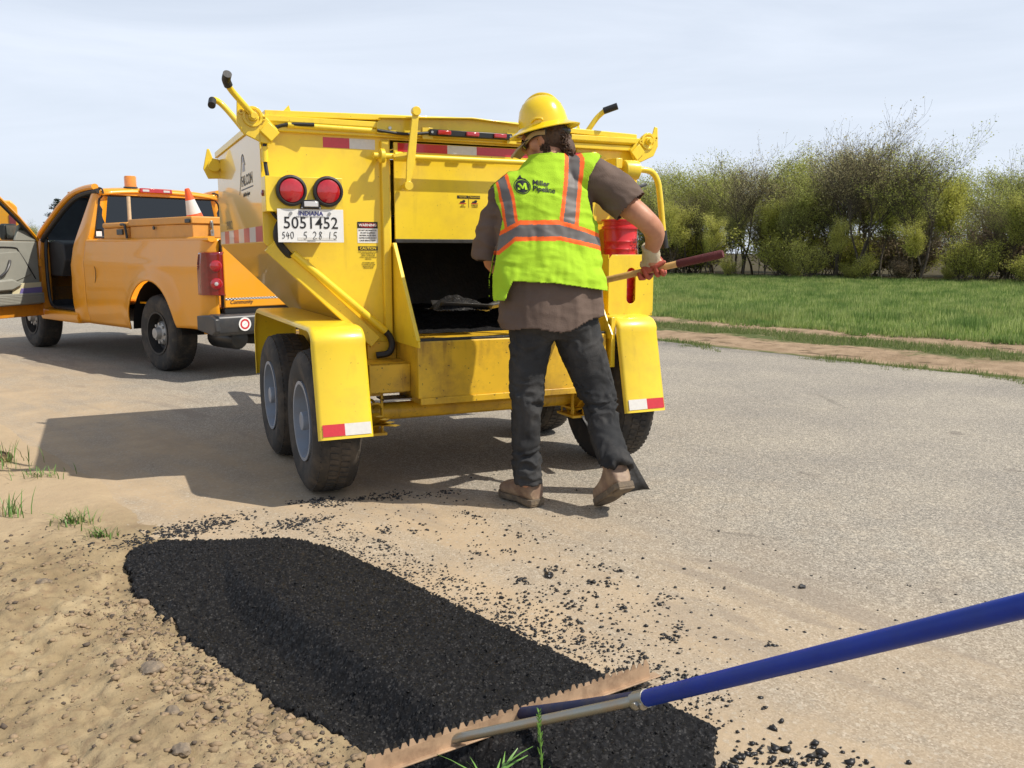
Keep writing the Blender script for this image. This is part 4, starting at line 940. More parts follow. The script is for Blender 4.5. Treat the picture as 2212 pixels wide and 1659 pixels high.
# wheel well lining
for x0 in (.05, WT - .40):
    mb = MB(); pts = [(.545 * math.cos(a), .42 + .545 * math.sin(a)) for a in [math.pi * k / 14 for k in range(15)]]
    mb.add([(x0, y, z) for y, z in pts] + [(x0 + .35, y, z) for y, z in pts], [(k, k + 1, 16 + k, 15 + k) for k in range(14)]); mb.add([(x0 + .35, 0, .42)] + [(x0 + .35, y, z) for y, z in pts], [(0, k + 1, k + 2) for k in range(14)])
    mb.build('wheel_well', M['black'], TK)
# bed floor, head wall, inner walls
K_('bed_floor', MB().bx(.10, WT - .10, -1.12, 1.66, .70, .72), OR)
K_('bed_front_wall', MB().bx(.08, WT - .08, 1.63, 1.665, .70, 1.385), OR)
K_('bed_inner_wall', MB().bx(.10, .11, -1.12, 1.63, .975, 1.36).bx(WT - .11, WT - .10, -1.12, 1.63, .975, 1.36), OR)
# tailgate with its checker stripe
tg = K_('tailgate', MB().bx(.165, WT - .165, -1.215, -1.16, .715, 1.375), OR, .012, seg=3)
MB().bx(.172, WT - .172, -1.2165, -1.215, .792, .812).build('stripe', M['white'], tg)
q = MB()
for k in range(92):
    for r in range(2):
        if (k + r) % 2 == 0: q.bx(.173 + k * .018, .191 + k * .018, -1.2175, -1.2166, .792 + r * .010, .802 + r * .010)
ck = q.build('checker_stripe', M['ink'], tg); ck['kind'] = 'stuff'
text('Community', .052, M['ink'], tg, (.34, -1.2165, .768), BACK, shear=.25, bold=.02)
MB().bx(.85, 1.15, -1.232, -1.215, 1.20, 1.27).build('tailgate_handle', M['dark_plastic'], tg, bevel=.01)
# tail lamps on the corners
def lamp(cx, sgn):
    ys, zs = 7, 14; V = []
    prof = [(.012, -.985), (.012, -1.06), (.030, -1.12), (.060, -1.165), (.100, -1.20), (.155, -1.222)]
    zz_ = [.835, .842, .86, .90, .96, 1.02, 1.08, 1.14, 1.19, 1.225, 1.245, 1.255]
    rs = []
    for j, z in enumerate(zz_):
        s_ = 0.0 if 0 < j < len(zz_) - 1 else .02
        sh = .04 * max(0, (z - 1.12) / .13)
        rs.append([((x + s_), y - (sh if x < .02 else 0) - .008 + s_ * .5, z) for x, y in prof])
    mb = MB(); n_ = len(prof); v = [((p[0] if sgn > 0 else WT - p[0]), p[1], p[2]) for r in rs for p in r]
    mb.add(v, [(i * n_ + j, i * n_ + j + 1, (i + 1) * n_ + j + 1, (i + 1) * n_ + j) for i in range(len(zz_) - 1) for j in range(n_ - 1)])
    o = mb.build('tail_lamp', M['dark_red_lens'], TK, ang=60); m_ = o.modifiers.new('t', 'SOLIDIFY'); m_.thickness = .02; m_.offset = -1
    for z in (1.12, .95):
        c = (.092 if sgn > 0 else WT - .092, -1.205, z)
        ax = (Vector((.8, -.6 * sgn, 0)).normalized(), Vector((0, 0, 1)), Vector((-.6 * sgn, -.8, 0)).normalized())
        MB().lathe([(0, .010), (.03, .010), (.050, .004), (.056, -.005)], c, ax, 24).build('lens', M['red_lens'] if z > 1 else M['clear_lens'] if False else M['red_lens'], o)
        MB().lathe([(0, .014), (.016, .012), (.02, .008)], c, ax, 16).build('reflector', M['clear_lens'] if z < 1 else M['red_lens'], o)
lamp(0, 1); lamp(0, -1)
K_('lamp_surround', MB().bx(.158, .168, -1.20, -1.15, .72, 1.37).bx(WT - .168, WT - .158, -1.20, -1.15, .72, 1.37), M['black'], .002)
# rear bumper: dark, with a step and a round badge
mb = MB()
sec = [(-1.10, .645), (-1.16, .66), (-1.30, .655), (-1.325, .63), (-1.33, .56), (-1.31, .48), (-1.26, .45), (-1.10, .47)]
mb.prism(sec, 'x', .03, WT - .03); bp = K_('rear_bumper', mb, M['dark_plastic'], .012)
K_('bumper_end', MB().prism([(-1.33, .62), (-1.33, .50), (-1.25, .46), (-.98, .50), (-.98, .64), (-1.2, .655)], 'x', -.012, .045), M['dark_plastic'], .012)
K_('bumper_step', MB().bx(.62, 1.38, -1.34, -1.2, .45, .585), M['black'], .01)
bd = MB().disc((.30, -1.331, .560), .066, 'y', -.002, 32).build('round_sticker', M['white'], bp)
MB().lathe([(.050, -.0028), (.033, -.0028), (.033, -.002), (.050, -.002)], (.30, -1.331, .560), 'y', 28, closed=True).build('red_ring', M['ink_red'], bd)
MB().bar((.285, -1.3345, .550), (.315, -1.3345, .572), .003, .001).build('print', M['ink_grey'], bd)
kp = K_('number_plate', MB().bx(.845, 1.15, -1.346, -1.341, .605, .745), M['white'], .001)
text('E-3      IND      14', .024, M['ink'], kp, (1.0, -1.3475, .725), BACK); text('TM 40154', .064, M['ink'], kp, (1.0, -1.3475, .67), BACK, bold=.01)
K_('roll_pan', MB().bx(.17, WT - .17, -1.20, -1.14, .66, .715), M['black'], .004)
K_('muffler', MB().lathe([(0, 0), (.09, .01), (.11, .05), (.11, .45), (.08, .5), (0, .5)], (.35, -1.15, .40), 'y', 18), M['black'], 0)
K_('spare_wheel', MB().lathe([(0, 0), (.2, 0), (.33, -.02), (.37, .05), (.35, .16), (.2, .18), (0, .18)], (.95, -.72, .33), 'z', 28), M['tyre'], 0)
K_('chassis', MB().bx(.45, .53, -1.1, 4.4, .45, .58).bx(1.47, 1.55, -1.1, 4.4, .45, .58).bx(.2, 1.8, -.06, .06, .36, .46).bx(.53, 1.47, 1.0, 3.2, .42, .46), M['black'], .004)
K_('hitch', MB().bar((1.0, -1.1, .45), (.96, -1.55, .45), .06, .05), M['black'], .004)
K_('fuel_door', MB().tube(bez([(.018, 1.40, 1.115), (.012, 1.355, 1.07), (.010, 1.34, 1.01), (.014, 1.36, .95), (.020, 1.40, .90)], 6), .0035, 5), M['black'], 0)
# ---- cab: rear corner, sill, pillars, roof
def cab_side(fl):
    X = (lambda x: WT - x) if fl else (lambda x: x)
    mb = MB()
    # corner panel between the bed and the door opening, one skin from sill to roof, wrapping round to the rear window
    zs = [.42, .47, .55, .65, .80, .95, 1.10, 1.22, 1.30, 1.38, 1.46, 1.56, 1.68, 1.80, 1.90, 1.955, 1.985]
    rs = []
    for z in zs:
        xb = float(side_x(z, 0)) if z < 1.42 else .07
        inn = 0.0 if z < 1.40 else (z - 1.40) * .27
        yd = 2.075 if z < .9 else 2.06 - .03 * min((z - .9) / .4, 1)           # door edge
        if z > 1.30: yd = 2.03 - (z - 1.30) * .36
        ye = 1.685
        if z > 1.25: ye = 1.685 + .0 * (z)
        xo = xb + inn
        yr = ye if z < 1.40 else ye - .02
        rs.append([(X(xo + .05), yd + .005, z), (X(xo + .004), yd, z), (X(xo), yd - .02, z), (X(xo - .002), (yd + yr) / 2, z), (X(xo + .004), yr + .05, z), (X(xo + .02), yr + .012, z), (X(xo + .05), yr, z), (X(xo + .19 - .06 * max(0, (z - 1.4) / .55)), yr - .012 + .06 * max(0, z - 1.7), z)])
    n_ = 8; v = [p for r in rs for p in r]
    mb.add(v, [(i * n_ + j, i * n_ + j + 1, (i + 1) * n_ + j + 1, (i + 1) * n_ + j) for i in range(len(zs) - 1) for j in range(n_ - 1)])
    o = mb.build('cab_corner', OR, TK, ang=45); m_ = o.modifiers.new('t', 'SOLIDIFY'); m_.thickness = .012; m_.offset = 0
    K_('sill', MB().prism([(X(.045), .40), (X(.025), .47), (X(.03), .53), (X(.16), .545), (X(.2), .40)], 'y', 2.0, 3.16), OR, .01)
    # windscreen pillar and roof rail sweep over the opening (dark seal and orange skin)
    path = bez([(X(.215), 1.66, 1.985), (X(.21), 1.95, 1.975), (X(.20), 2.25, 1.93), (X(.165), 2.50, 1.82), (X(.13), 2.75, 1.67), (X(.09), 3.00, 1.50), (X(.075), 3.10, 1.42)], 5)
    K_('roof_side_rail', MB().tube([p + Vector((0, .03, .025)) for p in path], .036, 10, sx=1.2), OR, 0)
    K_('door_seal', MB().tube([p + Vector((.01 if not fl else -.01, -.035, -.025)) for p in path], .030, 8), M['black_rubber'], 0)
    K_('hinge_pillar', MB().prism([(X(.05), .42), (X(.03), .6), (X(.04), 1.2), (X(.075), 1.44), (X(.16), 1.44), (X(.16), .42)], 'y', 3.06, 3.20), M['truck_dull'], .012)
    K_('door_seal', MB().tube(bez([(X(.12), 3.03, 1.42), (X(.09), 3.00, 1.2), (X(.085), 2.98, .8), (X(.09), 2.92, .60), (X(.10), 2.7, .56), (X(.10), 2.2, .555)], 5), .022, 8), M['black_rubber'], 0)
    for z in (.78, 1.12): K_('hinge', MB().bx(X(.02) - .02, X(.02) + .02, 3.02, 3.10, z - .05, z + .05), M['truck_dull'], .004)
    # front wing
    wl_ = low_with_arch(lambda y: .44, 3.57)
    side_panel('front_wing', 3.16, 4.45, wl_, lambda y: 1.16 + .12 * max(0, (3.9 - y) / .75) ** .6 if y < 3.9 else 1.16, arch=(3.57, AR[1], AR[2]), flip=fl, dy=.03)
cab_side(False); cab_side(True)
# roof
mb = MB(); rs = []
for y, zc, hw in ((1.60, 1.955, .735), (1.64, 1.995, .765), (1.80, 2.02, .785), (2.05, 2.025, .79), (2.25, 2.005, .79), (2.42, 1.955, .79)):
    r = []
    for k in range(13):
        u = -1 + 2 * k / 12; r.append((1.0 + u * hw, y, zc - .035 * abs(u) ** 3 + .012 * (1 - u * u)))
    rs.append(r)
mb.add([p for r in rs for p in r], [(i * 13 + j, i * 13 + j + 1, (i + 1) * 13 + j + 1, (i + 1) * 13 + j) for i in range(5) for j in range(12)])
o = mb.build('roof', OR, TK, ang=50); m_ = o.modifiers.new('t', 'SOLIDIFY'); m_.thickness = .02; m_.offset = -1
K_('headliner', MB().bx(.26, 1.74, 1.70, 2.35, 1.925, 1.94), M['interior'])
for x in (.262, 1.738): K_('roof_seam', MB().tube(bez([(x, 1.585, 1.93), (x, 1.62, 1.985), (x, 1.75, 2.005)], 5), .010, 6), M['black_rubber'], 0)
# back wall and rear window
K_('cab_back_wall', MB().prism([(.10, 1.67), (.10, 1.69), (1.9, 1.69), (1.9, 1.67)], 'z', .62, 1.42), OR, .004)
K_('window_surround', MB().prism([(.235, 1.92), (1.765, 1.92), (1.765, 1.965), (.235, 1.965)], 'y', 1.62, 1.645), OR, .004)
gl = [(.155, 1.425), (1.845, 1.425), (1.755, 1.87), (1.71, 1.915), (.29, 1.915), (.245, 1.87)]
def slant(mb, pol, off0, off1):
    f = lambda z: 1.650 + max(0, z - 1.40) * .05
    v = [(x, f(z) + off0, z) for x, z in pol] + [(x, f(z) + off1, z) for x, z in pol]; n_ = len(pol)
    return mb.add(v, [tuple(range(n_)), tuple(range(n_, 2 * n_))[::-1]] + [(i, (i + 1) % n_, n_ + (i + 1) % n_, n_ + i) for i in range(n_)])
K_('rear_window', slant(MB(), gl, -.012, -.008), M['tinted_glass'], 0)
c0 = [(x + (1.0 - x) * -.02, z + (1.67 - z) * -.05) for x, z in gl]; mb = MB()
K_('window_gasket', MB().tube([Vector((x, 1.640 + max(0, z - 1.4) * .05, z)) for x, z in gl + gl[:2]], .014, 6), M['black_rubber'], 0)
K_('window_sticker', MB().bx(.17, .235, 1.634, 1.636, 1.437, 1.495), M['white'], 0)
bl = K_('high_brake_lamp', MB().prism([(.70, 1.962), (.705, 2.015), (1.10, 2.012), (1.105, 1.962)], 'y', 1.575, 1.61), M['red_lens'], .006)
for x in (.77, 1.03): MB().bx(x - .04, x + .04, 1.572, 1.575, 1.975, 2.0).build('lens', M['clear_lens'], bl)
bc = MB().lathe([(.074, 0), (.078, .01), (.070, .018), (.070, .125), (.064, .140), (0, .142)], (.66, 1.74, 2.02), 'z', 28).build('amber_beacon', M['amber'], TK, ang=40)
MB().lathe([(.080, -.01), (.080, .012), (0, .012)], (.66, 1.74, 2.02), 'z', 24).build('base', M['dark_plastic'], bc)
# windscreen and far door glass, dash, seat, wheel inside the dark cab
ws = [(.17, 2.46, 1.93), (1.83, 2.46, 1.93), (1.92, 3.16, 1.40), (.08, 3.16, 1.40)]
K_('windscreen', MB().add(ws, [(0, 1, 2, 3)]), M['glass'], 0)
K_('windscreen_header', MB().bx(.2, 1.8, 2.38, 2.47, 1.93, 1.985), M['truck_dull'], .01)
K_('dashboard', MB().prism([(3.18, 1.38), (2.85, 1.40), (2.62, 1.36), (2.60, 1.15), (2.75, .95), (3.18, .95)], 'x', .16, 1.84), M['interior'], .02)
K_('firewall', MB().bx(.15, 1.85, 3.16, 3.2, .5, 1.38), M['interior'], .004)
K_('cab_floor', MB().bx(.15, 1.85, 1.7, 3.2, .545, .57), M['interior'], .004)
K_('seat', MB().prism([(1.74, .60), (1.74, 1.0), (2.0, 1.02), (2.35, .98), (2.40, .90), (2.38, .60)], 'x', .22, 1.78).prism([(1.72, 1.0), (1.72, 1.52), (1.80, 1.58), (1.90, 1.5), (1.95, 1.02)], 'x', .22, 1.78), M['interior'], .03)
K_('steering_wheel', MB().tube([Vector((.55 + .19 * math.cos(a), 2.50 + .05 * math.sin(a), 1.27 + .18 * math.sin(a))) for a in [2 * math.pi * k / 24 for k in range(25)]], .014, 8).bar((.55, 2.5, 1.27), (.55, 2.75, 1.18), .05, .05), M['interior'], 0)
K_('rear_view_mirror', MB().bx(.88, 1.12, 2.55, 2.58, 1.70, 1.78), M['black'], .008)
K_('far_door', MB().bx(1.90, 1.97, 2.05, 3.15, .55, 1.40).bar((1.93, 2.0, 1.40), (1.80, 1.75, 1.97), .05, .08), M['interior'], .01)
K_('far_window', MB().add([(1.93, 2.0, 1.40), (1.93, 3.0, 1.40), (1.81, 2.35, 1.93), (1.80, 1.8, 1.93)], [(0, 1, 2, 3)]), M['glass'], 0)
# bonnet and front
K_('bonnet', MB().prism([(3.16, 1.36), (3.4, 1.33), (4.2, 1.24), (4.5, 1.12), (4.55, .95), (4.55, .6), (3.16, .6)], 'x', .12, 1.88), OR, .04)
K_('front_bumper', MB().bx(.05, 1.95, 4.5, 4.62, .45, .68), M['dark_plastic'], .02)
# wheels
w1 = make_wheel('wheel', .402, .255, .222, M['tar'], True, True)
put_wheel(w1, TK, .055, 0, .405, first=True); put_wheel(w1, TK, .055, 3.57, .405); put_wheel(w1, TK, WT - .055, 0, .405, True); put_wheel(w1, TK, WT - .055, 3.57, .405, True)
# ---- open door, hinged on the front pillar
DA = rad(62)
dr = bpy.data.objects.new('door', None); COL.objects.link(dr); dr.parent = TK; dr.location = (.03, 3.10, 0)
dr.rotation_euler = (0, 0, -DA)                        # local -y runs from the hinge to the latch edge, local +x is the inner side
D_ = lambda n_, mb, mt, bv=.006: mb.build(n_, mt, dr, bevel=bv)
D_('outer_skin', MB().bx(-.04, .0, -1.13, -.02, .45, 1.40), OR, .015)
D_('inner_shell', MB().bx(.0, .055, -1.12, -.035, .455, .60).bx(.0, .05, -.075, -.03, .58, 1.40), M['truck_dull'])
D_('trim_panel', MB().bx(.02, .08, -1.10, -.085, .60, 1.385), M['grey_trim'], .015)
D_('trim_recess', MB().prism([(-1.05, 1.22), (-.38, 1.26), (-.22, .98), (-.60, .86), (-1.05, .88)], 'x', .078, .090), M['grey_trim'], .006)
D_('trim_groove', MB().tube(bez([(.085, -1.08, 1.30), (.085, -.50, 1.31), (.085, -.38, 1.24), (.085, -.16, .92)], 4), .007, 6), M['black_rubber'], 0)
D_('armrest', MB().prism([(-1.08, .90), (-.60, .93), (-.45, .86), (-.62, .79), (-1.08, .78)], 'x', .08, .17), M['grey_trim'], .02)
D_('door_pull', MB().tube(bez([(.10, -.72, .96), (.13, -.66, 1.02), (.125, -.60, 1.10), (.10, -.56, 1.15)], 4), .016, 8), M['dark_plastic'], 0)
D_('map_pocket', MB().bx(.08, .16, -1.08, -.12, .62, .72).bx(.15, .16, -1.08, -.12, .72, .75), M['grey_trim'], .01)
for k in range(5): D_('pocket_rib', MB().bx(.16, .164, -1.07, -.13, .635 + k * .018, .641 + k * .018), M['grey_trim'], .001)
wf = [(.02, -1.12, 1.40), (.12, -1.18, 1.72), (.19, -1.16, 1.945), (.19, -1.0, 1.965), (.17, -.75, 1.90), (.12, -.42, 1.68), (.04, -.05, 1.405)]
D_('window_frame', MB().tube([Vector(p) for p in wf], .028, 8, sx=1.5), OR, 0)
D_('window_channel', MB().tube([Vector(p) + Vector((.015, -.03 if p[1] > -.9 else .035, -.035 if p[2] > 1.45 else 0)) for p in wf], .018, 8), M['black_rubber'], 0)
D_('window_glass', MB().add([wf[0], wf[1], wf[2], wf[3], wf[4], wf[5], wf[6]], [(0, 1, 2, 3, 4, 5, 6)]), M['glass'], 0)
D_('quarter_trim', MB().prism([(-.42, 1.39), (-.34, 1.58), (-.28, 1.60), (-.05, 1.39)], 'x', .03, .07), M['grey_trim'], .01)
mr = D_('door_mirror', MB().rings([[(-.20 + a * .03, -.30 + b_ * .10 * s_, 1.50 + c_ * .10 * s_) for b_, c_ in ((-1, -.8), (-.8, -1), (.8, -1), (1, -.8), (1, .9), (.7, 1), (-.7, 1), (-1, .8))] for a, s_ in ((0, .8), (1, 1), (3.2, 1), (3.5, .9))]), M['dark_plastic'], .01)
D_('mirror_arm', MB().bar((-.14, -.26, 1.43), (0, -.16, 1.43), .05, .06), M['dark_plastic'])
MB().bx(-.08, -.078, -.385, -.215, 1.42, 1.58).build('mirror_glass', M['steel'], dr)
# papers in the door pocket
bpy.context.view_layer.update()
DW = TK.matrix_world @ Matrix.Translation((.03, 3.10, 0)) @ Matrix.Rotation(-DA, 4, 'Z')
def in_door(name, mb, mt, label, cat, **k):
    o = mb.build(name, mt, None, bevel=.002, **k); o.matrix_world = DW; return tag(o, label, cat)
in_door('folder', MB().prism([(-.60, .73), (-.13, .76), (-.12, .88), (-.56, .87)], 'x', .12, .13), mat('cream_card', (.62, .56, .36), rough=.7), 'cream paper folder standing in the pocket of the open door', 'folder')
in_door('notebook', MB().prism([(-.50, .73), (-.14, .75), (-.13, .82), (-.46, .81)], 'x', .135, .148), mat('violet_card', (.16, .13, .33), rough=.6), 'dark violet notebook in front of the cream folder in the door pocket', 'notebook')

# ---- what lies on and in the bed
def in_truck(name, mb, mt, label=None, cat=None, bevel=.006, **k):
    o = mb.build(name, mt, None, bevel=bevel, **k); o.matrix_world = TK.matrix_world; 
    if label: tag(o, label, cat)
    return o
def in_truck_thing(name, label, cat):
    e = bpy.data.objects.new(name, None); COL.objects.link(e); e.matrix_world = TK.matrix_world; return tag(e, label, cat)
tb_ = in_truck_thing('toolbox', 'long orange-tan steel toolbox on the near bed rail with a silver end latch', 'toolbox')
MB().bx(.09, .50, -.80, .56, 1.392, 1.525).build('box_body', M['tan_box'], tb_, bevel=.008)
MB().bx(.075, .515, -.815, .575, 1.527, 1.60).build('lid', M['tan_box'], tb_, bevel=.010)
lt = MB().bx(.265, .30, -.835, -.80, 1.41, 1.47).bx(.27, .295, -.83, -.80, 1.49, 1.56).build('end_latch', M['steel'], tb_, bevel=.003); MB().bx(.276, .290, -.842, -.83, 1.44, 1.54).build('hasp', M['galv'], lt)
MB().lathe([(.016, 0), (.016, -.004), (.010, -.004), (.010, 0)], (.43, -.815, 1.565), 'y', 16, closed=True).build('round_mark', M['white'], tb_)
MB().disc((.075, -.03, 1.50), .020, 'x', -.012, 14).build('lock', M['black'], tb_, bevel=.002)
MB().bx(.06, .09, -.80, -.70, 1.535, 1.575).build('side_hasp', M['black'], tb_, bevel=.006)
tc_ = in_truck_thing('tool_case', 'smaller tan plastic case with a black latch ahead of the long toolbox', 'tool case')
MB().bx(.08, .42, .60, 1.22, 1.392, 1.515).build('case_body', M['tan_box'], tc_, bevel=.014)
MB().bx(.07, .43, .59, 1.23, 1.517, 1.575).build('lid', M['tan_box'], tc_, bevel=.02)
MB().bx(.06, .08, .70, .84, 1.44, 1.50).build('side_plate', M['dark_plastic'], tc_, bevel=.004)
MB().tube(bez([(.06, .72, 1.55), (.055, .63, 1.545), (.055, .60, 1.50), (.06, .585, 1.40)], 5), .014, 8).build('latch', M['black'], tc_)
# traffic cone leaning in the bed
cn = in_truck_thing('traffic_cone', 'orange and white traffic cone standing tilted in the truck bed against the cab', 'traffic cone')
cn.matrix_world = TK.matrix_world @ Matrix.Translation((.50, -.20, 1.37)) @ Matrix.Rotation(rad(-14), 4, 'Y')
def cone_r(z): return .024 + (.135 - .024) * (1 - z / .55)
for nm_, z0, z1, mt in (('cone_base', 0, .29, 'orange_plastic'), ('white_band', .29, .435, 'tape_white'), ('cone_tip', .435, .55, 'orange_plastic')):
    MB().lathe([(cone_r(z0), z0), (cone_r(z1), z1)] + ([(cone_r(.55) * .6, .555), (.0, .555)] if z1 > .5 else []), (0, 0, 0), 'z', 32).build(nm_, M[mt], cn)
MB().bx(-.16, .16, -.16, .16, -.03, 0).build('foot', M['orange_plastic'], cn, bevel=.02)
sh_ = in_truck('wooden_handle', MB().tube([(.24, .9, .9), (.245, .9, 1.865)], .020, 12), M['pale_wood'], 'pale round wooden tool handle sticking up behind the toolboxes', 'tool handle', 0)
hb = in_truck('hose_coil', MB().lathe([(.14, 0), (.17, .02), (.14, .04), (.11, .02)], (.40, .62, 1.565), 'z', 28, closed=True), M['black_rubber'], 'black coiled strap lying on top of the tan cases', 'strap coil', 0)
for k, z in enumerate((1.30, 1.35)):
    pass

# ---- the other orange vehicle, seen past the open door
def far_truck():
    e = empty('utility_truck', (-14.9, 24.5, 0), rad(30), 'orange utility body truck parked far ahead, seen at the left edge behind the open door', 'utility truck')
    def F_(n_, mb, mt, bv=.03): return mb.build(n_, mt, e, bevel=bv)
    F_('box_body', MB().prism([(-1.2, .9), (-1.2, 2.55), (-1.1, 2.68), (1.05, 2.68), (1.2, 2.5), (1.2, .9)], 'y', 0, 3.6), OR)
    F_('top_hatch', MB().bx(-.9, .6, .2, 3.2, 2.68, 2.78), OR); F_('roof_marker', MB().bx(.3, .6, .05, .15, 2.68, 2.78), M['dark_plastic'])
    F_('rear_door', MB().bx(-.9, .6, -.03, 0, 1.0, 2.35), OR, .01)
    for x in (-1.05, 1.06): F_('tail_lamp', MB().bx(x - .08, x + .08, -.04, 0, 1.75, 2.3), M['dark_red_lens'], .01)
    F_('cab', MB().prism([(3.7, .7), (3.7, 2.2), (4.4, 2.3), (4.9, 1.6), (5.7, 1.4), (5.8, .7)], 'x', -1.0, 1.0), OR); F_('chassis', MB().bx(-.6, .6, 0, 5.6, .55, .9), M['black'])
    for y in (.9, 4.9):
        for x in (-1.1, .85): F_('wheel', MB().lathe([(.2, 0), (.44, 0), (.48, .04), (.48, .21), (.44, .25), (.2, .25)], (x, y, .48), 'x', 28), M['tyre'], 0)
far_truck()
# ================================================================== THE WORKER (local x right, y away from the camera, z up)
PE = empty('person', (0.28, 4.25, 0), rad(10), 'worker in hard hat, lime vest and dark jeans shovelling asphalt at the chute', 'person')
M['skin'] = mat('tanned_skin', (0.50, 0.245, 0.150), rough=0.5, var=0.12, vscale=22, spec=0.4, dirt=(0.42, 0.15, 0.09), dirt_amt=0.5, dscale=14)
M['hair'] = mat('dark_brown_hair', (0.075, 0.040, 0.024), rough=0.7, var=0.5, vscale=70)
M['lime'] = mat('lime_mesh_fabric', (0.37, 0.60, 0.028), rough=0.8, var=0.05, vscale=14, bump=0.35, bscale=260, spec=0.2)
M['trim_orange'] = mat('orange_vest_trim', (0.90, 0.13, 0.012), rough=0.75, var=0.06, vscale=30)
M['reflective'] = mat('grey_reflective_strip', (0.135, 0.125, 0.12), rough=0.55, var=0.10, vscale=12, spec=0.4)
M['shirt'] = mat('faded_brown_cotton', (0.135, 0.098, 0.080), rough=0.9, var=0.14, vscale=5, bump=0.25, bscale=200, spec=0.15)
M['jeans'] = mat('black_denim', (0.030, 0.031, 0.033), rough=0.85, var=0.35, vscale=6, bump=0.3, bscale=220, spec=0.2, dirt=(0.09, 0.085, 0.08), dirt_amt=0.55, dscale=7)
M['boot'] = mat('scuffed_tan_leather', (0.21, 0.135, 0.092), rough=0.6, var=0.2, vscale=18, dirt=(0.40, 0.29, 0.18), dirt_amt=0.8, dscale=14)
M['sole'] = mat('muddy_boot_sole', (0.13, 0.10, 0.07), rough=0.85, dirt=(0.30, 0.22, 0.13), dirt_amt=0.8, dscale=22, bump=0.5, bscale=70)
M['knit'] = mat('cream_knit_glove', (0.56, 0.48, 0.34), rough=0.9, bump=0.6, bscale=240, var=0.1, vscale=20)
M['glove_red'] = mat('red_coated_glove', (0.42, 0.085, 0.05), rough=0.6, var=0.2, vscale=24, bump=0.3, bscale=160)
M['hat'] = mat('yellow_hard_hat', (0.84, 0.58, 0.012), rough=0.24, coat=0.5, coat_r=0.08, var=0.04, vscale=6)
M['cap'] = mat('beige_cap_cloth', (0.46, 0.34, 0.20), rough=0.9)
M['smoke_lens'] = mat('smoked_lens', (0.012, 0.014, 0.018), rough=0.08, coat=1.0)
NR = 32
def ring(c, rx, ry, roll=0.0, pitch=0.0, e=2.3, yaw=0.0):
    m_ = Matrix.Rotation(yaw, 3, 'Z') @ Matrix.Rotation(roll, 3, 'Y') @ Matrix.Rotation(pitch, 3, 'X'); out = []
    for k in range(NR):
        a = 2 * math.pi * k / NR; ca, sa = math.cos(a), math.sin(a)
        out.append(Vector(c) + m_ @ Vector((rx * math.copysign(abs(ca) ** (2 / e), ca), ry * math.copysign(abs(sa) ** (2 / e), sa), 0)))
    return out
def limb(mb, pts, rr, n=20, sx=1.0, sub=5):
    P = bez(pts, sub); R_ = np.interp(np.linspace(0, len(pts) - 1, len(P)), range(len(pts)), rr); mb.tube(P, list(R_), n, sx=sx)
def ball(mb, c, r, sc=(1, 1, 1), rot=None, n=18):
    v = []; f = []; k = 10
    for i in range(k + 1):
        th = math.pi * i / k
        for j in range(n):
            q = Vector((r * sc[0] * math.sin(th) * math.cos(2 * math.pi * j / n), r * sc[1] * math.sin(th) * math.sin(2 * math.pi * j / n), r * sc[2] * math.cos(th)))
            v.append(Vector(c) + (rot @ q if rot else q))
    f = [(i * n + j, (i + 1) * n + j, (i + 1) * n + (j + 1) % n, i * n + (j + 1) % n) for i in range(k) for j in range(n)]
    mb.add(v, f)
# shovel shaft line: the hands follow it
SH_A = Vector((.773, 0.0, 1.243)); SH_B = Vector((-.26, .80, .952)); SH_D = (SH_B - SH_A).normalized()
def shaft(t_): return SH_A + (SH_B - SH_A) * t_
R_HAND = shaft(.275); L_HAND = shaft(.70)
R_ELB = Vector((.372, .00, 1.400)); R_WR = R_HAND + Vector((-.030, -.055, .085)); L_ELB = Vector((-.33, .31, 1.20)); L_WR = L_HAND + Vector((-.07, -.06, .05))
# head frame
HC = Vector((-.085, .205, 1.800)); Fd = Vector((-.80, .50, -.30)).normalized(); Ud = (Vector((-.16, .02, .98)) - Fd * Vector((-.16, .02, .98)).dot(Fd)).normalized(); Ld = Ud.cross(Fd)
HM = Matrix((Fd, Ld, Ud)).transposed()
def hd(f, s_, u): return HC + Fd * f + Ld * s_ + Ud * u
# ---- body
mb = MB()
mb.rings([ring((-.075, .05, .90), .12, .08), ring((-.075, .04, .95), .15, .10), ring((-.09, .06, 1.08), .15, .10), ring((-.10, .09, 1.3), .165, .11), ring((-.09, .13, 1.50), .17, .10, .14), ring((-.065, .15, 1.60), .14, .085, .2), ring((-.06, .165, 1.66), .075, .065, .1), ring((-.065, .175, 1.73), .062, .066, .1), ring((-.075, .195, 1.79), .058, .062)])
ball(mb, hd(-.005, 0, .035), .094, (1.08, .82, .98), HM); ball(mb, hd(.045, 0, -.045), .066, (1.0, .86, .95), HM); ball(mb, hd(.080, 0, -.085), .030, (1, 1.2, .8), HM)
ball(mb, hd(.112, 0, -.012), .016, (1.3, .9, 1.5), HM); ball(mb, hd(.090, 0, .030), .03, (.7, 2.0, .6), HM); ball(mb, hd(.097, 0, -.052), .018, (.7, 1.5, .6), HM); ball(mb, hd(.04, .058, -.02), .03, (1, .6, 1), HM); ball(mb, hd(.04, -.058, -.02), .03, (1, .6, 1), HM)
ball(mb, hd(-.008, .080, -.012), .026, (.75, .32, 1.25), HM); ball(mb, hd(-.008, -.080, -.012), .026, (.75, .32, 1.25), HM)
limb(mb, [(.05, .13, 1.56), (.17, .11, 1.575), (.26, .06, 1.50), R_ELB, (R_ELB + R_WR) / 2 + Vector((.026, -.012, .014)), R_WR, R_HAND + Vector((-.012, -.02, .03))], [.07, .068, .062, .053, .051, .034, .030])
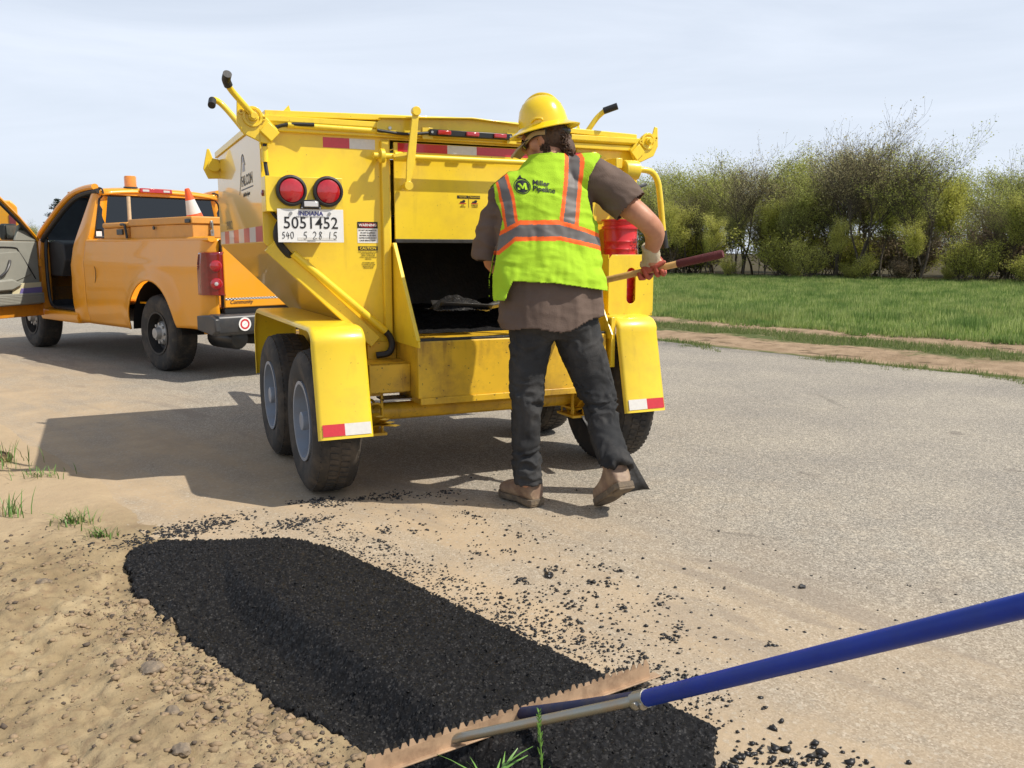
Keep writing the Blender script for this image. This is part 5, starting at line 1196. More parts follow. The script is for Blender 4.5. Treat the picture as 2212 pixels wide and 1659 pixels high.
limb(mb, [(-.16, .14, 1.53), (-.27, .16, 1.51), (-.31, .22, 1.36), L_ELB, (L_ELB + L_WR) / 2, L_WR, L_HAND + Vector((-.02, -.03, .02))], [.065, .06, .052, .045, .040, .030, .028])
limb(mb, [(-.16, .04, .88), (-.19, .04, .70), (-.205, .03, .50), (-.20, .03, .32), (-.198, .02, .10)], [.075, .065, .042, .038, .030]); limb(mb, [(.03, .04, .88), (.09, .03, .70), (.145, .0, .52), (.168, -.07, .36), (.190, -.185, .235)], [.075, .065, .040, .034, .022])
ball(mb, (-.198, .045, .07), .03, (1.0, 1.4, .8)); ball(mb, (.194, -.20, .20), .026, (.9, 1.0, .9))
body = mb.build('body', M['skin'], PE); remesh(body, .0075, 3)
# ---- boots
def boot(heel, toe, lift):
    h = Vector(heel); t_ = Vector(toe); d = (t_ - h).normalized(); u = (Vector((0, 0, 1)) - d * d.z).normalized(); r = d.cross(u); L = (t_ - h).length; n_ = 20
    rs = []
    for f_, w, top, bot in ((-.02, .036, .06, .010), (.02, .048, .13, .0), (.15, .053, .155, 0), (.30, .051, .14, 0), (.45, .051, .105, 0), (.62, .056, .082, 0), (.80, .056, .074, .0), (.93, .040, .056, .004), (1.0, .022, .040, .012)):
        c = h + d * (f_ * L); rs.append([c + r * (w * math.copysign(abs(math.cos(a)) ** .8, math.cos(a))) + u * (bot + (top - bot) * (.5 + .5 * math.copysign(abs(math.sin(a)) ** .8, math.sin(a)))) for a in [2 * math.pi * k / n_ for k in range(n_)]])
    mb = MB(); mb.rings(rs); a0 = h + d * (.17 * L) + u * .09
    mb.tube([a0, a0 + Vector((0, .0, .05)) + lift * .5, a0 + Vector((0, 0, .09)) + lift], [.054, .051, .048], 18)
    o = mb.build('boot', M['boot'], PE); remesh(o, .005, 3); V = coords(o); V += normals(o) * (.0022 * fbm(V, 45, 3, 5))[:, None]; setco(o, V)
    sp_ = []
    for f_, w in ((-.04, .040), (.05, .053), (.2, .054), (.40, .046), (.62, .060), (.82, .059), (.95, .042), (1.03, .018)): sp_.append((f_, w))
    mb = MB()
    for zz0_, zz1_, g_ in ((-.012, .016, 1.0),):
        v = []; n2 = len(sp_) * 2
        outl = [(f_, w) for f_, w in sp_] + [(f_, -w) for f_, w in sp_[::-1]]
        for zz_ in (zz0_, zz1_):
            for f_, w in outl: v.append(h + d * (f_ * L) + r * (w * 1.02) + u * zz_)
        mb.add(v, [tuple(range(n2))[::-1], tuple(range(n2, 2 * n2))] + [(i, (i + 1) % n2, n2 + (i + 1) % n2, n2 + i) for i in range(n2)])
    for f_ in (.02, .09, .55, .62, .69, .76, .83): mb.bar(h + d * (f_ * L) - r * .04 - u * .013, h + d * (f_ * L) + r * .04 - u * .013, .008, .006, up=tuple(u))
    mb.obox(h + d * (.1 * L) - u * .016, (.085, .07, .012), Matrix((r, d, u)).transposed())
    mb.build('sole', M['sole'], o, bevel=.003)
boot((-.160, .005, .026), (-.285, .255, .020), Vector((.0, -.02, .0)))
boot((.212, -.262, .165), (.150, -.048, .018), Vector((-.020, .036, -.045)))
# ---- jeans
mb = MB()
mb.rings([ring((-.072, .04, .835), .16, .11), ring((-.075, .035, .89), .225, .145), ring((-.078, .035, .98), .225, .14), ring((-.08, .04, 1.05), .21, .13)])
limb(mb, [(-.175, .035, .90), (-.195, .035, .74), (-.205, .03, .62), (-.208, .02, .50), (-.208, .03, .34), (-.202, .02, .20), (-.200, .015, .115)], [.115, .098, .085, .074, .070, .066, .067], 28)
limb(mb, [(.035, .035, .90), (.075, .03, .76), (.125, .015, .62), (.152, .0, .52), (.168, -.06, .38), (.184, -.150, .285), (.194, -.200, .225)], [.120, .108, .092, .083, .077, .074, .076], 28)
je = mb.build('jeans', M['jeans'], PE); remesh(je, .0075, 5); V = coords(je); N_ = normals(je)
gk = lambda z, c, s_: np.exp(-((z - c) / s_) ** 2)
Q = V.copy(); Q[:, 2] *= 3.2; Q[:, 0] *= .8; Q[:, 1] *= .8
fold = fbm(Q + .12 * np.stack([fbm(V, 9, 2, 1), fbm(V, 9, 2, 2), fbm(V, 9, 2, 3)], 1) * 3, 6.5, 2, 33, .35)
amp = .003 + .011 * gk(V[:, 2], .54, .08) + .014 * gk(V[:, 2], .22, .08) + .003 * gk(V[:, 2], .80, .08)
V = V + N_ * (amp * (1.5 * (1 - 2 * np.abs(fold)) - .75 + .4 * fold))[:, None] + N_ * (.005 * fbm(V * np.array([1, 1, .35]), 12, 3, 44))[:, None]; setco(je, V)
import bmesh
bm = bmesh.new(); bm.from_mesh(je.data); bmesh.ops.delete(bm, geom=[f for f in bm.faces if (f.calc_center_median().z < (.120 if f.calc_center_median().x < 0 else .222 + (.194 - f.calc_center_median().x) * .30))], context='FACES'); bm.to_mesh(je.data); bm.free()
s_ = je.modifiers.new('thickness', 'SOLIDIFY'); s_.thickness = .004; s_.offset = -1
# ---- shirt
mb = MB()
SEC = [((-.080, .02, .86), .256, .152, .11), ((-.081, .025, .93), .252, .152, .06), ((-.085, .03, 1.02), .246, .152, 0), ((-.092, .045, 1.12), .246, .155, 0), ((-.100, .07, 1.25), .238, .150, 0), ((-.105, .095, 1.38), .236, .148, -.02), ((-.108, .115, 1.48), .235, .143, -.08), ((-.100, .130, 1.56), .215, .130, -.14), ((-.085, .145, 1.62), .175, .112, -.16), ((-.072, .158, 1.665), .115, .092, -.14), ((-.068, .168, 1.700), .083, .080, -.1), ((-.070, .172, 1.735), .074, .074, -.05)]
mb.rings([ring(c, rx, ry, rl) for c, rx, ry, rl in SEC])
limb(mb, [(-.02, .12, 1.56), (.10, .105, 1.605), (.185, .085, 1.580), (.255, .045, 1.515), (.310, .020, 1.455)], [.09, .098, .097, .090, .082], 24)
limb(mb, [(-.15, .13, 1.54), (-.27, .15, 1.52), (-.315, .18, 1.42), (-.355, .20, 1.31), (-.372, .22, 1.215)], [.085, .085, .078, .074, .074], 24)
sh = mb.build('shirt', M['shirt'], PE); remesh(sh, .0072, 8)
bm = bmesh.new(); bm.from_mesh(sh.data)
ax_r = (Vector((.310, .020, 1.455)) - Vector((.255, .045, 1.515))).normalized()
def cut(c):
    hem = .888 + max(0, c.x + .03) * .33 + .010 * math.sin(c.x * 22)
    return c.z < hem or (c.x > .2 and (c - Vector((.310, .020, 1.455))).dot(ax_r) > -.018) or (math.hypot(c.x + .374, c.y - .22) < .088 and 1.10 < c.z < 1.215 and (c.x < -.352 or c.y > .20)) or (c.z > 1.712)
bmesh.ops.delete(bm, geom=[f for f in bm.faces if cut(f.calc_center_median())], context='FACES'); bm.to_mesh(sh.data); bm.free()
V = coords(sh); N_ = normals(sh); BASE_V, BASE_N = V.copy(), N_.copy()
def folds(V, seed, hem):
    d = fbm(V * np.array([1.0, .6, .22]) + .03 * fbm(V, 6, 2, seed)[:, None], 13, 3, seed, .5) * hem
    diag = V @ np.array([[.8, 0, 0], [0, .6, 0], [.5, 0, 1.6]]); e = fbm(diag, 8, 3, seed + 9, .5)
    return d, (1 - 2 * np.abs(e))
h_ = .35 + .65 * np.clip((1.35 - V[:, 2]) / .4, 0, 1); d1, d2 = folds(V, 301, h_)
arm = sstep(V[:, 0], .14, .22) + sstep(V[:, 0], -.28, -.34)
V2 = V + N_ * (0.016 * d1 + .006 * d2 * (1 + 1.4 * arm))[:, None]; setco(sh, V2)
s_ = sh.modifiers.new('thickness', 'SOLIDIFY'); s_.thickness = .003; s_.offset = -1
# ---- vest: a looser layer over the shirt
ve_me = sh.data.copy(); ve = bpy.data.objects.new('safety_vest', ve_me); COL.objects.link(ve); ve.parent = PE
V = BASE_V; z_, x_ = V[:, 2], V[:, 0]
h_ = np.clip((1.45 - z_) / .35, 0, 1); d1, d2 = folds(V, 333, .4 + .8 * h_)
flare = .016 * np.clip((1.30 - z_) / .2, 0, 1) + .030 * np.clip((-.26 - x_) / .08, 0, 1) * np.clip((1.25 - z_) / .18, 0, 1)
setco(ve, V + BASE_N * (.014 + flare + .024 * d1 + .009 * d2)[:, None])
m_ = ve.modifiers.new('s', 'SUBSURF'); m_.levels = 1; m_.render_levels = 1; m_.subdivision_type = 'CATMULL_CLARK'; freeze(ve)
AH_R = ([1.05, 1.22, 1.374, 1.40, 1.434, 1.509, 1.599, 1.66, 1.70], [.30, .30, .300, .122, .100, .079, .082, .115, .150])
AH_L = ([1.05, 1.14, 1.25, 1.385, 1.402, 1.507, 1.566, 1.615, 1.70], [-.375, -.375, -.352, -.330, -.325, -.352, -.355, -.295, -.20])
bm = bmesh.new(); bm.from_mesh(ve.data)
def vcut(c):
    hemz = float(np.interp(c.x, [-.40, -.335, -.30, -.105, .165], [1.02, 1.03, 1.118, 1.108, 1.068]))
    if c.y > .12: hemz -= .03
    if c.z < hemz or c.z > 1.728: return True
    if (c - Vector((.310, .020, 1.455))).dot(ax_r) > -.09 and c.x > .17: return True
    if c.z > 1.40 or True:
        if c.x > float(np.interp(c.z, *AH_R)) + (.03 if c.y > .12 else 0): return True
        if c.x < float(np.interp(c.z, *AH_L)): return True
    if c.x < -.30 and c.y > .115 and c.z < 1.45 and c.x < -.335: return True
    return False
bmesh.ops.delete(bm, geom=[f for f in bm.faces if vcut(f.calc_center_median())], context='FACES')
# sleeve stumps left over below the armpits
bmesh.ops.delete(bm, geom=[f for f in bm.faces if (f.calc_center_median().x > .185 and f.calc_center_median().z > 1.33)], context='FACES')
bm.to_mesh(ve.data); bm.free()
ve.data.materials.clear()
for q in ('lime', 'trim_orange', 'reflective'): ve.data.materials.append(M[q])
np_ = len(ve.data.polygons); cs = np.empty(np_ * 3, np.float32); ve.data.polygons.foreach_get('center', cs); cs = cs.reshape(-1, 3)
x_, y_, z_ = cs[:, 0], cs[:, 1], cs[:, 2]; ix = np.interp
top = ix(x_, [-.345, -.254, -.077, .135, .17], [1.345, 1.397, 1.398, 1.342, 1.333]); bot = ix(x_, [-.345, -.277, -.068, .129, .17], [1.236, 1.300, 1.302, 1.262, 1.252])
mi = np.zeros(np_, int)
def strip(inside_, grey): mi[inside_] = 1; mi[inside_ & grey] = 2
oL = ix(z_, [1.40, 1.706], [-.072, -.017]); oR = ix(z_, [1.383, 1.69], [.022, .069])
strip((x_ > oL) & (x_ < oR) & (z_ > top - .02), (x_ > oL + .020) & (x_ < oR - .020))
cxl = ix(z_, [1.30, 1.36, 1.43, 1.50, 1.60], [-.290, -.288, -.297, -.302, -.318])
strip((x_ > cxl - .031) & (x_ < cxl + .031) & (z_ > top - .02) & (y_ < .2), (x_ > cxl - .019) & (x_ < cxl + .017))
strip((z_ < top) & (z_ > bot), (z_ < top - .021) & (z_ > bot + .021))
ve.data.polygons.foreach_set('material_index', mi.astype(np.int32)); ve.data.polygons.foreach_set('use_smooth', np.ones(np_, bool))
s_ = ve.modifiers.new('thickness', 'SOLIDIFY'); s_.thickness = .003; s_.offset = 1
# printed emblem and name on the back, laid onto the cloth
bm = bmesh.new(); bm.from_mesh(ve.data); BV = BVHTree.FromBMesh(bm)
def onto(o, off):
    """o's mesh is drawn in x/z; press it onto the vest"""
    for v in o.data.vertices:
        hit, nn, _, _ = BV.ray_cast(Vector((v.co.x, -.8, v.co.z)), Vector((0, 1, 0)))
        y = hit.y if hit else .0
        v.co.y = y - off
    return o
def flat_text(s__, size, cx, cz, ang, off, mt, parent=ve, bold=.02, align='LEFT'):
    o = text(s__, size, mt, parent, (0, 0, 0), (0, 0, 0), bold=bold, ext=0, align=align)
    for v in o.data.vertices:
        a, b_ = v.co.x, v.co.y; v.co = Vector((cx + a * math.cos(ang) - b_ * math.sin(ang), 0, cz + a * math.sin(ang) + b_ * math.cos(ang)))
    return onto(o, off)
def disc2(r0, r1, cx, cz, off, mt, nm_, n=28):
    mb = MB(); v = []
    rsn = np.linspace(r0, r1, 4)
    for r in rsn:
        for k in range(n): v.append((cx + r * math.cos(2 * math.pi * k / n), 0, cz + r * math.sin(2 * math.pi * k / n)))
    mb.add(v, [(i * n + k, i * n + (k + 1) % n, (i + 1) * n + (k + 1) % n, (i + 1) * n + k) for i in range(3) for k in range(n)])
    o = mb.build(nm_, mt, ve, flat=True); return onto(o, off)
LX, LZ = -.235, 1.556
disc2(.0005, .031, LX, LZ, .0062, M['ink'], 'emblem'); disc2(.034, .0375, LX, LZ, .0062, M['ink'], 'emblem_ring')
o = MB().add([(LX - .024, 0, LZ + .031), (LX, 0, LZ + .058), (LX + .024, 0, LZ + .031), (LX, 0, LZ + .038)], [(0, 1, 3), (1, 2, 3)]).build('emblem_peak', M['ink'], ve, flat=True); onto(o, .0062)
mb = MB(); mp_ = [(-.022, -.016), (-.018, .016), (-.009, .016), (.0005, -.001), (.009, .016), (.018, .016), (.022, -.016), (.011, -.016), (.009, .002), (.002, -.012), (-.003, -.012), (-.009, .002), (-.011, -.016)]
for q_ in ((0, 1, 12), (1, 11, 12), (1, 2, 11), (2, 3, 11), (11, 3, 10), (10, 3, 9), (3, 8, 9), (3, 4, 8), (4, 5, 8), (5, 7, 8), (5, 6, 7)): mb.add([(LX + mp_[i_][0], 0, LZ + mp_[i_][1] - .001) for i_ in q_], [(0, 1, 2)])
onto(mb.build('emblem_letter', M['lime'], ve, flat=True), .0085)
flat_text('Miller', .034, LX + .047, LZ + .018, rad(-7), .0065, M['ink'], bold=.025); flat_text('Pipeline', .034, LX + .045, LZ - .010, rad(-7), .0065, M['ink'], bold=.025)
# ---- right glove gripping the shaft, left glove further down it
def glove(c, wrist, flip=1):
    d = -SH_D; e1 = (Vector((0, 0, 1)) - d * d.z).normalized(); e2 = d.cross(e1)      # e1 up, e2 across
    if e2.y > 0: e2 = -e2                                                            # e2 towards the camera
    at = lambda s__, r, th: c + d * s__ + e1 * (r * math.cos(th)) + e2 * (r * math.sin(th))
    g = bpy.data.objects.new('glove', None)
    mb = MB(); ball(mb, c + e1 * .033 - d * .004 + e2 * .004, .052, (1.15, .80, .62), Matrix((d, e2, e1)).transposed())
    limb(mb, [c + e1 * .038 - d * .004, (c + e1 * .045 + wrist) / 2 + e1 * .004, wrist, wrist + (wrist - c).normalized() * .045], [.046, .048, .043, .047], 18)
    gl_ = mb.build('glove', M['knit'], PE); remesh(gl_, .0045, 3); V = coords(gl_); V += normals(gl_) * (.0016 * fbm(V, 60, 2, 9))[:, None]; setco(gl_, V)
    for i, (s__, ln) in enumerate(((-.048, 1.0), (-.019, 1.12), (.010, 1.1), (.038, .92))):
        r_ = .0315 + (.003 if i % 2 else 0); mb = MB(); pts = []; 
        for k in range(9):
            th = rad(-5) - rad(250) * ln * k / 8; rr_ = r_ + (.016 if k == 0 else .006 if k == 1 else 0) + (.012 if (i == 0 and k > 6) else 0); pts.append(at(s__ + .002 * k * (1 if i > 1 else -1), rr_, th))
        mb.tube(pts, [.0155, .0165, .0155, .0148, .0150, .0146, .0138, .0138, .0105], 12); ball(mb, pts[-1], .0115)
        o = mb.build('finger', M['glove_red'], gl_, ang=60)
    mb = MB(); pts = [at(-.005, .040, rad(30)), at(.012, .036, rad(62)), at(.034, .031, rad(62)), at(.056, .029, rad(44)), at(.070, .028, rad(34))]; mb.tube(bez(pts, 3), list(np.interp(range(13), [0, 4, 9, 12], [.016, .0145, .0125, .009])), 12); ball(mb, pts[-1], .0095); mb.build('thumb', M['glove_red'], gl_, ang=60)
    mb = MB(); ball(mb, at(-.020, .027, rad(75)), .030, (1.2, .55, .8), Matrix((d, e2, e1)).transposed()); mb.build('palm_coating', M['glove_red'], gl_, ang=60)
glove(R_HAND, R_WR); glove(L_HAND, L_WR)
# ---- hard hat
HO = Vector((-.090, .205, 1.852)); Uh = Vector((-.20, .045, .98)).normalized(); ax = (Fd - Uh * Fd.dot(Uh)).normalized(); A_ = (ax, Uh.cross(ax), Uh)
pr = [(.128, -.006), (.150, -.014), (.166, -.022), (.168, -.018), (.150, -.008), (.128, .002), (.116, .012), (.114, .03), (.110, .06), (.099, .095), (.080, .124), (.052, .144), (.024, .153), (0, .155)]
mb = MB().lathe(pr, (0, 0, 0), (Vector((1.06, 0, 0)), Vector((0, .96, 0)), Vector((0, 0, 1))), 48, cap=False)
HT = Matrix((A_[0], A_[1], A_[2])).transposed()
mb.v = [tuple(HO + HT @ Vector(p)) for p in mb.v]
hat = mb.build('hard_hat', M['hat'], PE, ang=40); s_ = hat.modifiers.new('t', 'SOLIDIFY'); s_.thickness = .003; s_.offset = -1
def hl(f, s__, u): return HO + HT @ Vector((f, s__, u))
MB().tube(bez([hl(.10, 0, .085), hl(.06, 0, .137), hl(0, 0, .158), hl(-.06, 0, .137), hl(-.10, 0, .085)], 6), .010, 10).build('ridge', M['hat'], hat)
MB().tube(bez([hl(-.035, .110, .020), hl(-.03, .113, .030), hl(.0, .116, .035), (hl(.025, .113, .022))], 5), .005, 8).build('slot_rib', M['hat'], hat)
MB().lathe([(.098, -.045), (.101, -.045), (.101, -.005), (.098, -.005)], (0, 0, 0), (Vector((1.02, 0, 0)), Vector((0, .9, 0)), Vector((0, 0, 1))), 36, closed=True).build('suspension_band', M['dark_plastic'], hat, loc=tuple(HO), rot=tuple(HT.to_euler()))
MB().tube([hl(-.085, .035, -.030), hl(-.105, .01, -.040), hl(-.108, -.025, -.040)], [.018, .022, .018], 12).build('ratchet', M['dark_plastic'], hat)
# cap under the hat, its peak sweeping down in front
mb = MB(); mb.tube(bez([hl(-.03, .092, -.035), hl(.02, .096, -.028), hl(.06, .082, -.040), hl(.095, .05, -.055)], 5), .011, 8, sx=.6)
cap = mb.build('cap', M['cap'], PE)
mb = MB(); rs = []
for k in range(9):
    a = -1 + 2 * k / 8; rs.append([hl(.085 + .012 * (1 - a * a), .078 * a, -.040 - .012 * a * a), hl(.135 + .02 * (1 - a * a), .072 * a, -.065 - .016 * a * a), hl(.175 + .02 * (1 - a * a), .058 * a, -.092 - .018 * a * a)])
mb.add([p for r in rs for p in r], [(i * 3 + j, i * 3 + j + 1, (i + 1) * 3 + j + 1, (i + 1) * 3 + j) for i in range(8) for j in range(2)]); o = mb.build('cap_peak', M['cap'], cap, ang=60); s_ = o.modifiers.new('t', 'SOLIDIFY'); s_.thickness = .004
# glasses
mb = MB(); mb.tube(bez([hd(-.02, .088, .010), hd(.05, .084, .012), hd(.088, .070, .008)], 5), .003, 6); gs = mb.build('safety_glasses', M['black'], PE)
mb = MB(); rs = []
for k in range(9):
    a = -1 + 2 * k / 8; rs.append([hd(.118 - .030 * a * a, .068 * a, .024), hd(.122 - .030 * a * a, .070 * a, .002), hd(.112 - .030 * a * a, .062 * a, -.020)])
mb.add([p for r in rs for p in r], [(i * 3 + j, i * 3 + j + 1, (i + 1) * 3 + j + 1, (i + 1) * 3 + j) for i in range(8) for j in range(2)]); o = mb.build('lens', M['smoke_lens'], gs, ang=60); s_ = o.modifiers.new('t', 'SOLIDIFY'); s_.thickness = .002
# hair: a close mass plus loose curls falling at the back
mb = MB(); ball(mb, hd(-.038, .006, .0), .086, (.98, .98, 1.02), HM); ball(mb, hd(-.085, .0, -.045), .048, (.9, 1.1, 1.25), HM); ball(mb, hd(-.105, .01, -.085), .036, (.9, 1.0, 1.2), HM)
hr = mb.build('hair', M['hair'], PE); remesh(hr, .005, 2); V = coords(hr); V += normals(hr) * (.006 * fbm(V, 60, 3, 5))[:, None]; setco(hr, V)
mb = MB(); rr = random.Random(4)
for k in range(230):
    b0 = rr.random(); c = hd(-.095 - .022 * rr.random() + .03 * (b0 < .3), .050 * (rr.random() * 2 - 1) + .01, .035 - .145 * b0) if rr.random() < .8 else hd(-.03 + .03 * rr.random(), .078, -.03 - .05 * rr.random())
    a = rr.random() * 6.28; ax1 = Vector((rr.gauss(0, 1), rr.gauss(0, 1), rr.gauss(0, .6))).normalized(); ax2 = ax1.orthogonal().normalized(); r0 = .007 + .009 * rr.random(); pts = []
    for q in range(10): w = a + q * .75; pts.append(c + (ax2 * math.cos(w) + ax1.cross(ax2) * math.sin(w)) * r0 + ax1 * (q * .0012) + Vector((0, 0, -.002 * q)))
    mb.tube(pts, .0026, 4, cap=False)
cu_ = mb.build('curls', M['hair'], hr, flat=False); cu_['kind'] = 'stuff'
# ---- the long shovel in his hands
def pw(v): return PE.matrix_world @ Vector(v)
bpy.context.view_layer.update()
sv = bpy.data.objects.new('shovel', None); COL.objects.link(sv); sv.matrix_world = PE.matrix_world; tag(sv, 'long wooden-handled shovel held by the worker, its blade heaped with asphalt inside the chute', 'shovel')
wob = [shaft(t_) for t_ in (.16, .35, .6, .86)]
MB().tube(wob, .0170, 16).build('handle', M['wood'], sv); MB().tube([shaft(0), shaft(.012), shaft(.17), shaft(.178)], [.018, .0215, .0205, .0175], 18).build('grip', M['maroon'], sv)
MI = PE.matrix_world.inverted() @ TR.matrix_world; BLc = lambda x, y, z: MI @ Vector((x, y, z))
nk = shaft(.97)
b0 = PE.matrix_world @ nk; bl_T = TR.matrix_world.inverted() @ b0
x0_, y0_, z0_ = bl_T
mb = MB().tube(bez([shaft(.84), shaft(.99), BLc(x0_ - .06, y0_ + .01, z0_ - .022), BLc(x0_ - .11, y0_ + .01, z0_ - .020)], 5), [.019] * 6 + [.017] * 6 + [.012] * 4, 12); mb.build('socket', M['steel'], sv)
rs = []
for k in range(9):
    u = k / 8; w = .12 * (1 if u < .7 else 1 - .35 * (u - .7) / .3); xx_ = x0_ - .08 - .29 * u; cz = z0_ - .028 + .02 * u
    rs.append([BLc(xx_, y0_ + w * (q / 4 - 1), cz + .035 * abs(q / 4 - 1) ** 3) for q in range(9)])
mb = MB(); mb.add([p for r in rs for p in r], [(i * 9 + j, i * 9 + j + 1, (i + 1) * 9 + j + 1, (i + 1) * 9 + j) for i in range(8) for j in range(8)]); o = mb.build('blade', M['tar'], sv, ang=60); s_ = o.modifiers.new('t', 'SOLIDIFY'); s_.thickness = .003
# heap of asphalt on the blade
gx, gy = np.meshgrid(np.linspace(-1, 1, 60), np.linspace(-1, 1, 44)); d = np.clip(1 - gx ** 2 * .95 - gy ** 2, 0, 1)
PX_ = x0_ - .24 + gx.ravel() * .155; PY_ = y0_ + gy.ravel() * .115; hz = z0_ - .02 + .062 * d.ravel() ** .75 * (1 + .5 * fbm(P3(PX_, PY_), 14, 3, 77)) + RNG.uniform(-.004, .004, gx.size)
V = np.array([BLc(a, b_, c_) for a, b_, c_ in zip(PX_, PY_, hz)]); i = np.arange(43)[:, None] * 60 + np.arange(59)[None]
hp = np_mesh('asphalt_heap', V, np.stack([i, i + 1, i + 61, i + 60], -1).reshape(-1, 4), M['asphalt']); hp.matrix_world = PE.matrix_world; tag(hp, 'small heap of black asphalt on the shovel blade in the chute', 'asphalt heap')
# ---- the second shovel standing by his right boot
s2 = bpy.data.objects.new('shovel', None); COL.objects.link(s2); s2.matrix_world = PE.matrix_world; tag(s2, 'black square-bladed shovel standing on the road behind the worker\'s right boot', 'shovel')
c0_, c1_ = Vector((.330, .130, .0)), Vector((.500, .215, .0)); up_ = Vector((-.235, .03, .42)); wv = (c1_ - c0_)
nrm = wv.cross(up_).normalized(); mb = MB(); rs = []
for k in range(9):
    u = k / 8
    rs.append([c0_ + wv * (q / 8) * (1 - .10 * u) + wv * .05 * u + up_ * u + nrm * (-.028 * (1 - abs(q / 4 - 1) ** 3) * (1 - .5 * u)) for q in range(9)])
mb.add([p for r in rs for p in r], [(i * 9 + j, i * 9 + j + 1, (i + 1) * 9 + j + 1, (i + 1) * 9 + j) for i in range(8) for j in range(8)]); o = mb.build('blade', M['tar'], s2, ang=60); s_ = o.modifiers.new('t', 'SOLIDIFY'); s_.thickness = .003
mid = (c0_ + c1_) / 2 + up_ * 1.0; tp_ = Vector((.13, .62, .96))
MB().tube([mid - up_ * .2, mid + (tp_ - mid) * .2], .018, 12).build('socket', M['tar'], s2); MB().tube([mid + (tp_ - mid) * .15, tp_], .016, 12).build('handle', M['wood'], s2)

# ================================================================== THE LUTE (long-handled asphalt rake) in the foreground
lu = bpy.data.objects.new('asphalt_lute', None); COL.objects.link(lu); tag(lu, 'asphalt lute with toothed copper-coloured blade, silver brace and blue handle across the foreground', 'asphalt rake')
gA = Vector((-.352, 1.960, .0)); gB = Vector((.400, 2.405, .030)); wd_ = (gB - gA); Lb = wd_.length; bu = Vector((.02, .10, 1)).normalized(); wdn = wd_.normalized(); bu = (bu - wdn * bu.dot(wdn)).normalized(); bn = wdn.cross(bu)
HB = .036; nt_ = 38; outl = [(0, 0), (Lb, 0)]
top_pts = [(Lb, HB)]
for k in range(nt_): 
    x1 = Lb - Lb * k / nt_; x0 = Lb - Lb * (k + 1) / nt_; th_ = .030 * (.75 + .5 * random.Random(k).random()); top_pts += [((x0 + x1) / 2 + .002, HB + th_), ((x0 + x1) / 2 - .001, HB + th_), (x0 + .001, HB)]
mb = MB()
def bp_(a, b_, o_=0): return gA + wdn * a + bu * b_ + bn * o_
mb.add([bp_(0, 0, -.0015), bp_(Lb, 0, -.0015), bp_(Lb, HB, -.0015), bp_(0, HB, -.0015), bp_(0, 0, .0015), bp_(Lb, 0, .0015), bp_(Lb, HB, .0015), bp_(0, HB, .0015)], [(0, 1, 2, 3), (7, 6, 5, 4), (0, 4, 5, 1), (1, 5, 6, 2), (3, 2, 6, 7), (0, 3, 7, 4)])
bl = mb.build('blade', M['blade'], lu)
M['tarred_tip'] = mat('blade_tooth', (0.42, 0.24, 0.13), rough=.5, metal=.2, dirt=(.03, .02, .015), dirt_amt=1.0, dscale=60)
for k in range(nt_):
    q = random.Random(k * 3); a0, a1 = Lb * k / nt_ + .0006, Lb * (k + 1) / nt_ - .0006; h_ = .023 * (.75 + .5 * q.random()); mid_ = (a0 + a1) / 2 + q.uniform(-.003, .003); mb = MB(); cutf = q.uniform(.35, .7); lean_ = q.uniform(-.004, .004)
    def tz_(x_, z__, o_): return bp_(x_, z__, o_ + lean_ * max(0, (z__ - HB)) / .02)
    ml, mr = a0 + (mid_ - a0) * cutf, a1 + (mid_ - a1) * cutf; hc = HB + h_ * cutf
    for (xa, xb, za, xc, xd, zb, mi_) in ((a0, a1, HB - .002, ml, mr, hc, 0), (ml, mr, hc, mid_ - .0012, mid_ + .0012, HB + h_, 1)):
        mb.add([tz_(xa, za, -.0012), tz_(xb, za, -.0012), tz_(xd, zb, -.0012), tz_(xc, zb, -.0012), tz_(xa, za, .0012), tz_(xb, za, .0012), tz_(xd, zb, .0012), tz_(xc, zb, .0012)], [(0, 1, 2, 3), (7, 6, 5, 4), (0, 4, 5, 1), (1, 5, 6, 2), (2, 6, 7, 3), (3, 7, 4, 0)], mi_)
    mb.build('tooth', [M['blade'], M['tar']], bl, flat=True)
mb = MB(); mb.bar(bp_(-.02, -.002, -.0), bp_(Lb + .03, -.002, -.0), .032, .004, up=tuple(bu)); mb.build('flange', M['blade'], lu, bevel=.001)
FE = Vector((.297, 1.872, .245)); HE = Vector((.786, 1.284, .714)); hdv = (HE - FE).normalized(); cen = bp_(Lb * .50, .014, -.02)
MB().tube([cen, cen + (FE - cen) * .5, FE + hdv * .02], [.015, .016, .0185], 16).build('inner_handle', M['dust_navy'], lu)
MB().tube([FE + hdv * .005, FE + hdv * 1.75], .0190, 32).build('handle', M['blue_handle'], lu)
s0 = bp_(Lb * .26, .004, -.026); r_ = (FE - s0)
mb = MB().tube(bez([s0 - r_.normalized() * .06, s0, s0 + r_ * .1, s0 + r_ * .5, s0 + r_ * .88, s0 + r_ * .97, FE + Vector((0, -.024, -.004))], 4), [.005] * 3 + [.007] * 3 + [.0125] * 13 + [.013] * 3 + [.010] * 3, 14); mb.build('brace', M['galv'], lu)
fr_ = [FE - hdv * .028, FE + hdv * .016]
MB().tube(fr_, .0215, 20).build('ferrule', M['galv'], lu, bevel=.001)
hx = (Vector((0, -1, .25)) - hdv * Vector((0, -1, .25)).dot(hdv)).normalized(); MB().lathe([(0, 0), (.0095, 0), (.0095, .007), (0, .007)], FE - hdv * .005 + hx * .021, (hdv, hdv.cross(hx), hx), 6).build('bolt', M['steel'], lu)
for f_ in (.19, .485, .86): MB().lathe([(.008, 0), (.008, .008), (.004, .008), (.004, .016), (0, .016)], bp_(Lb * f_, .020, -.003), (wdn, bu, -bn), 10).build('bolt', M['steel'], lu)
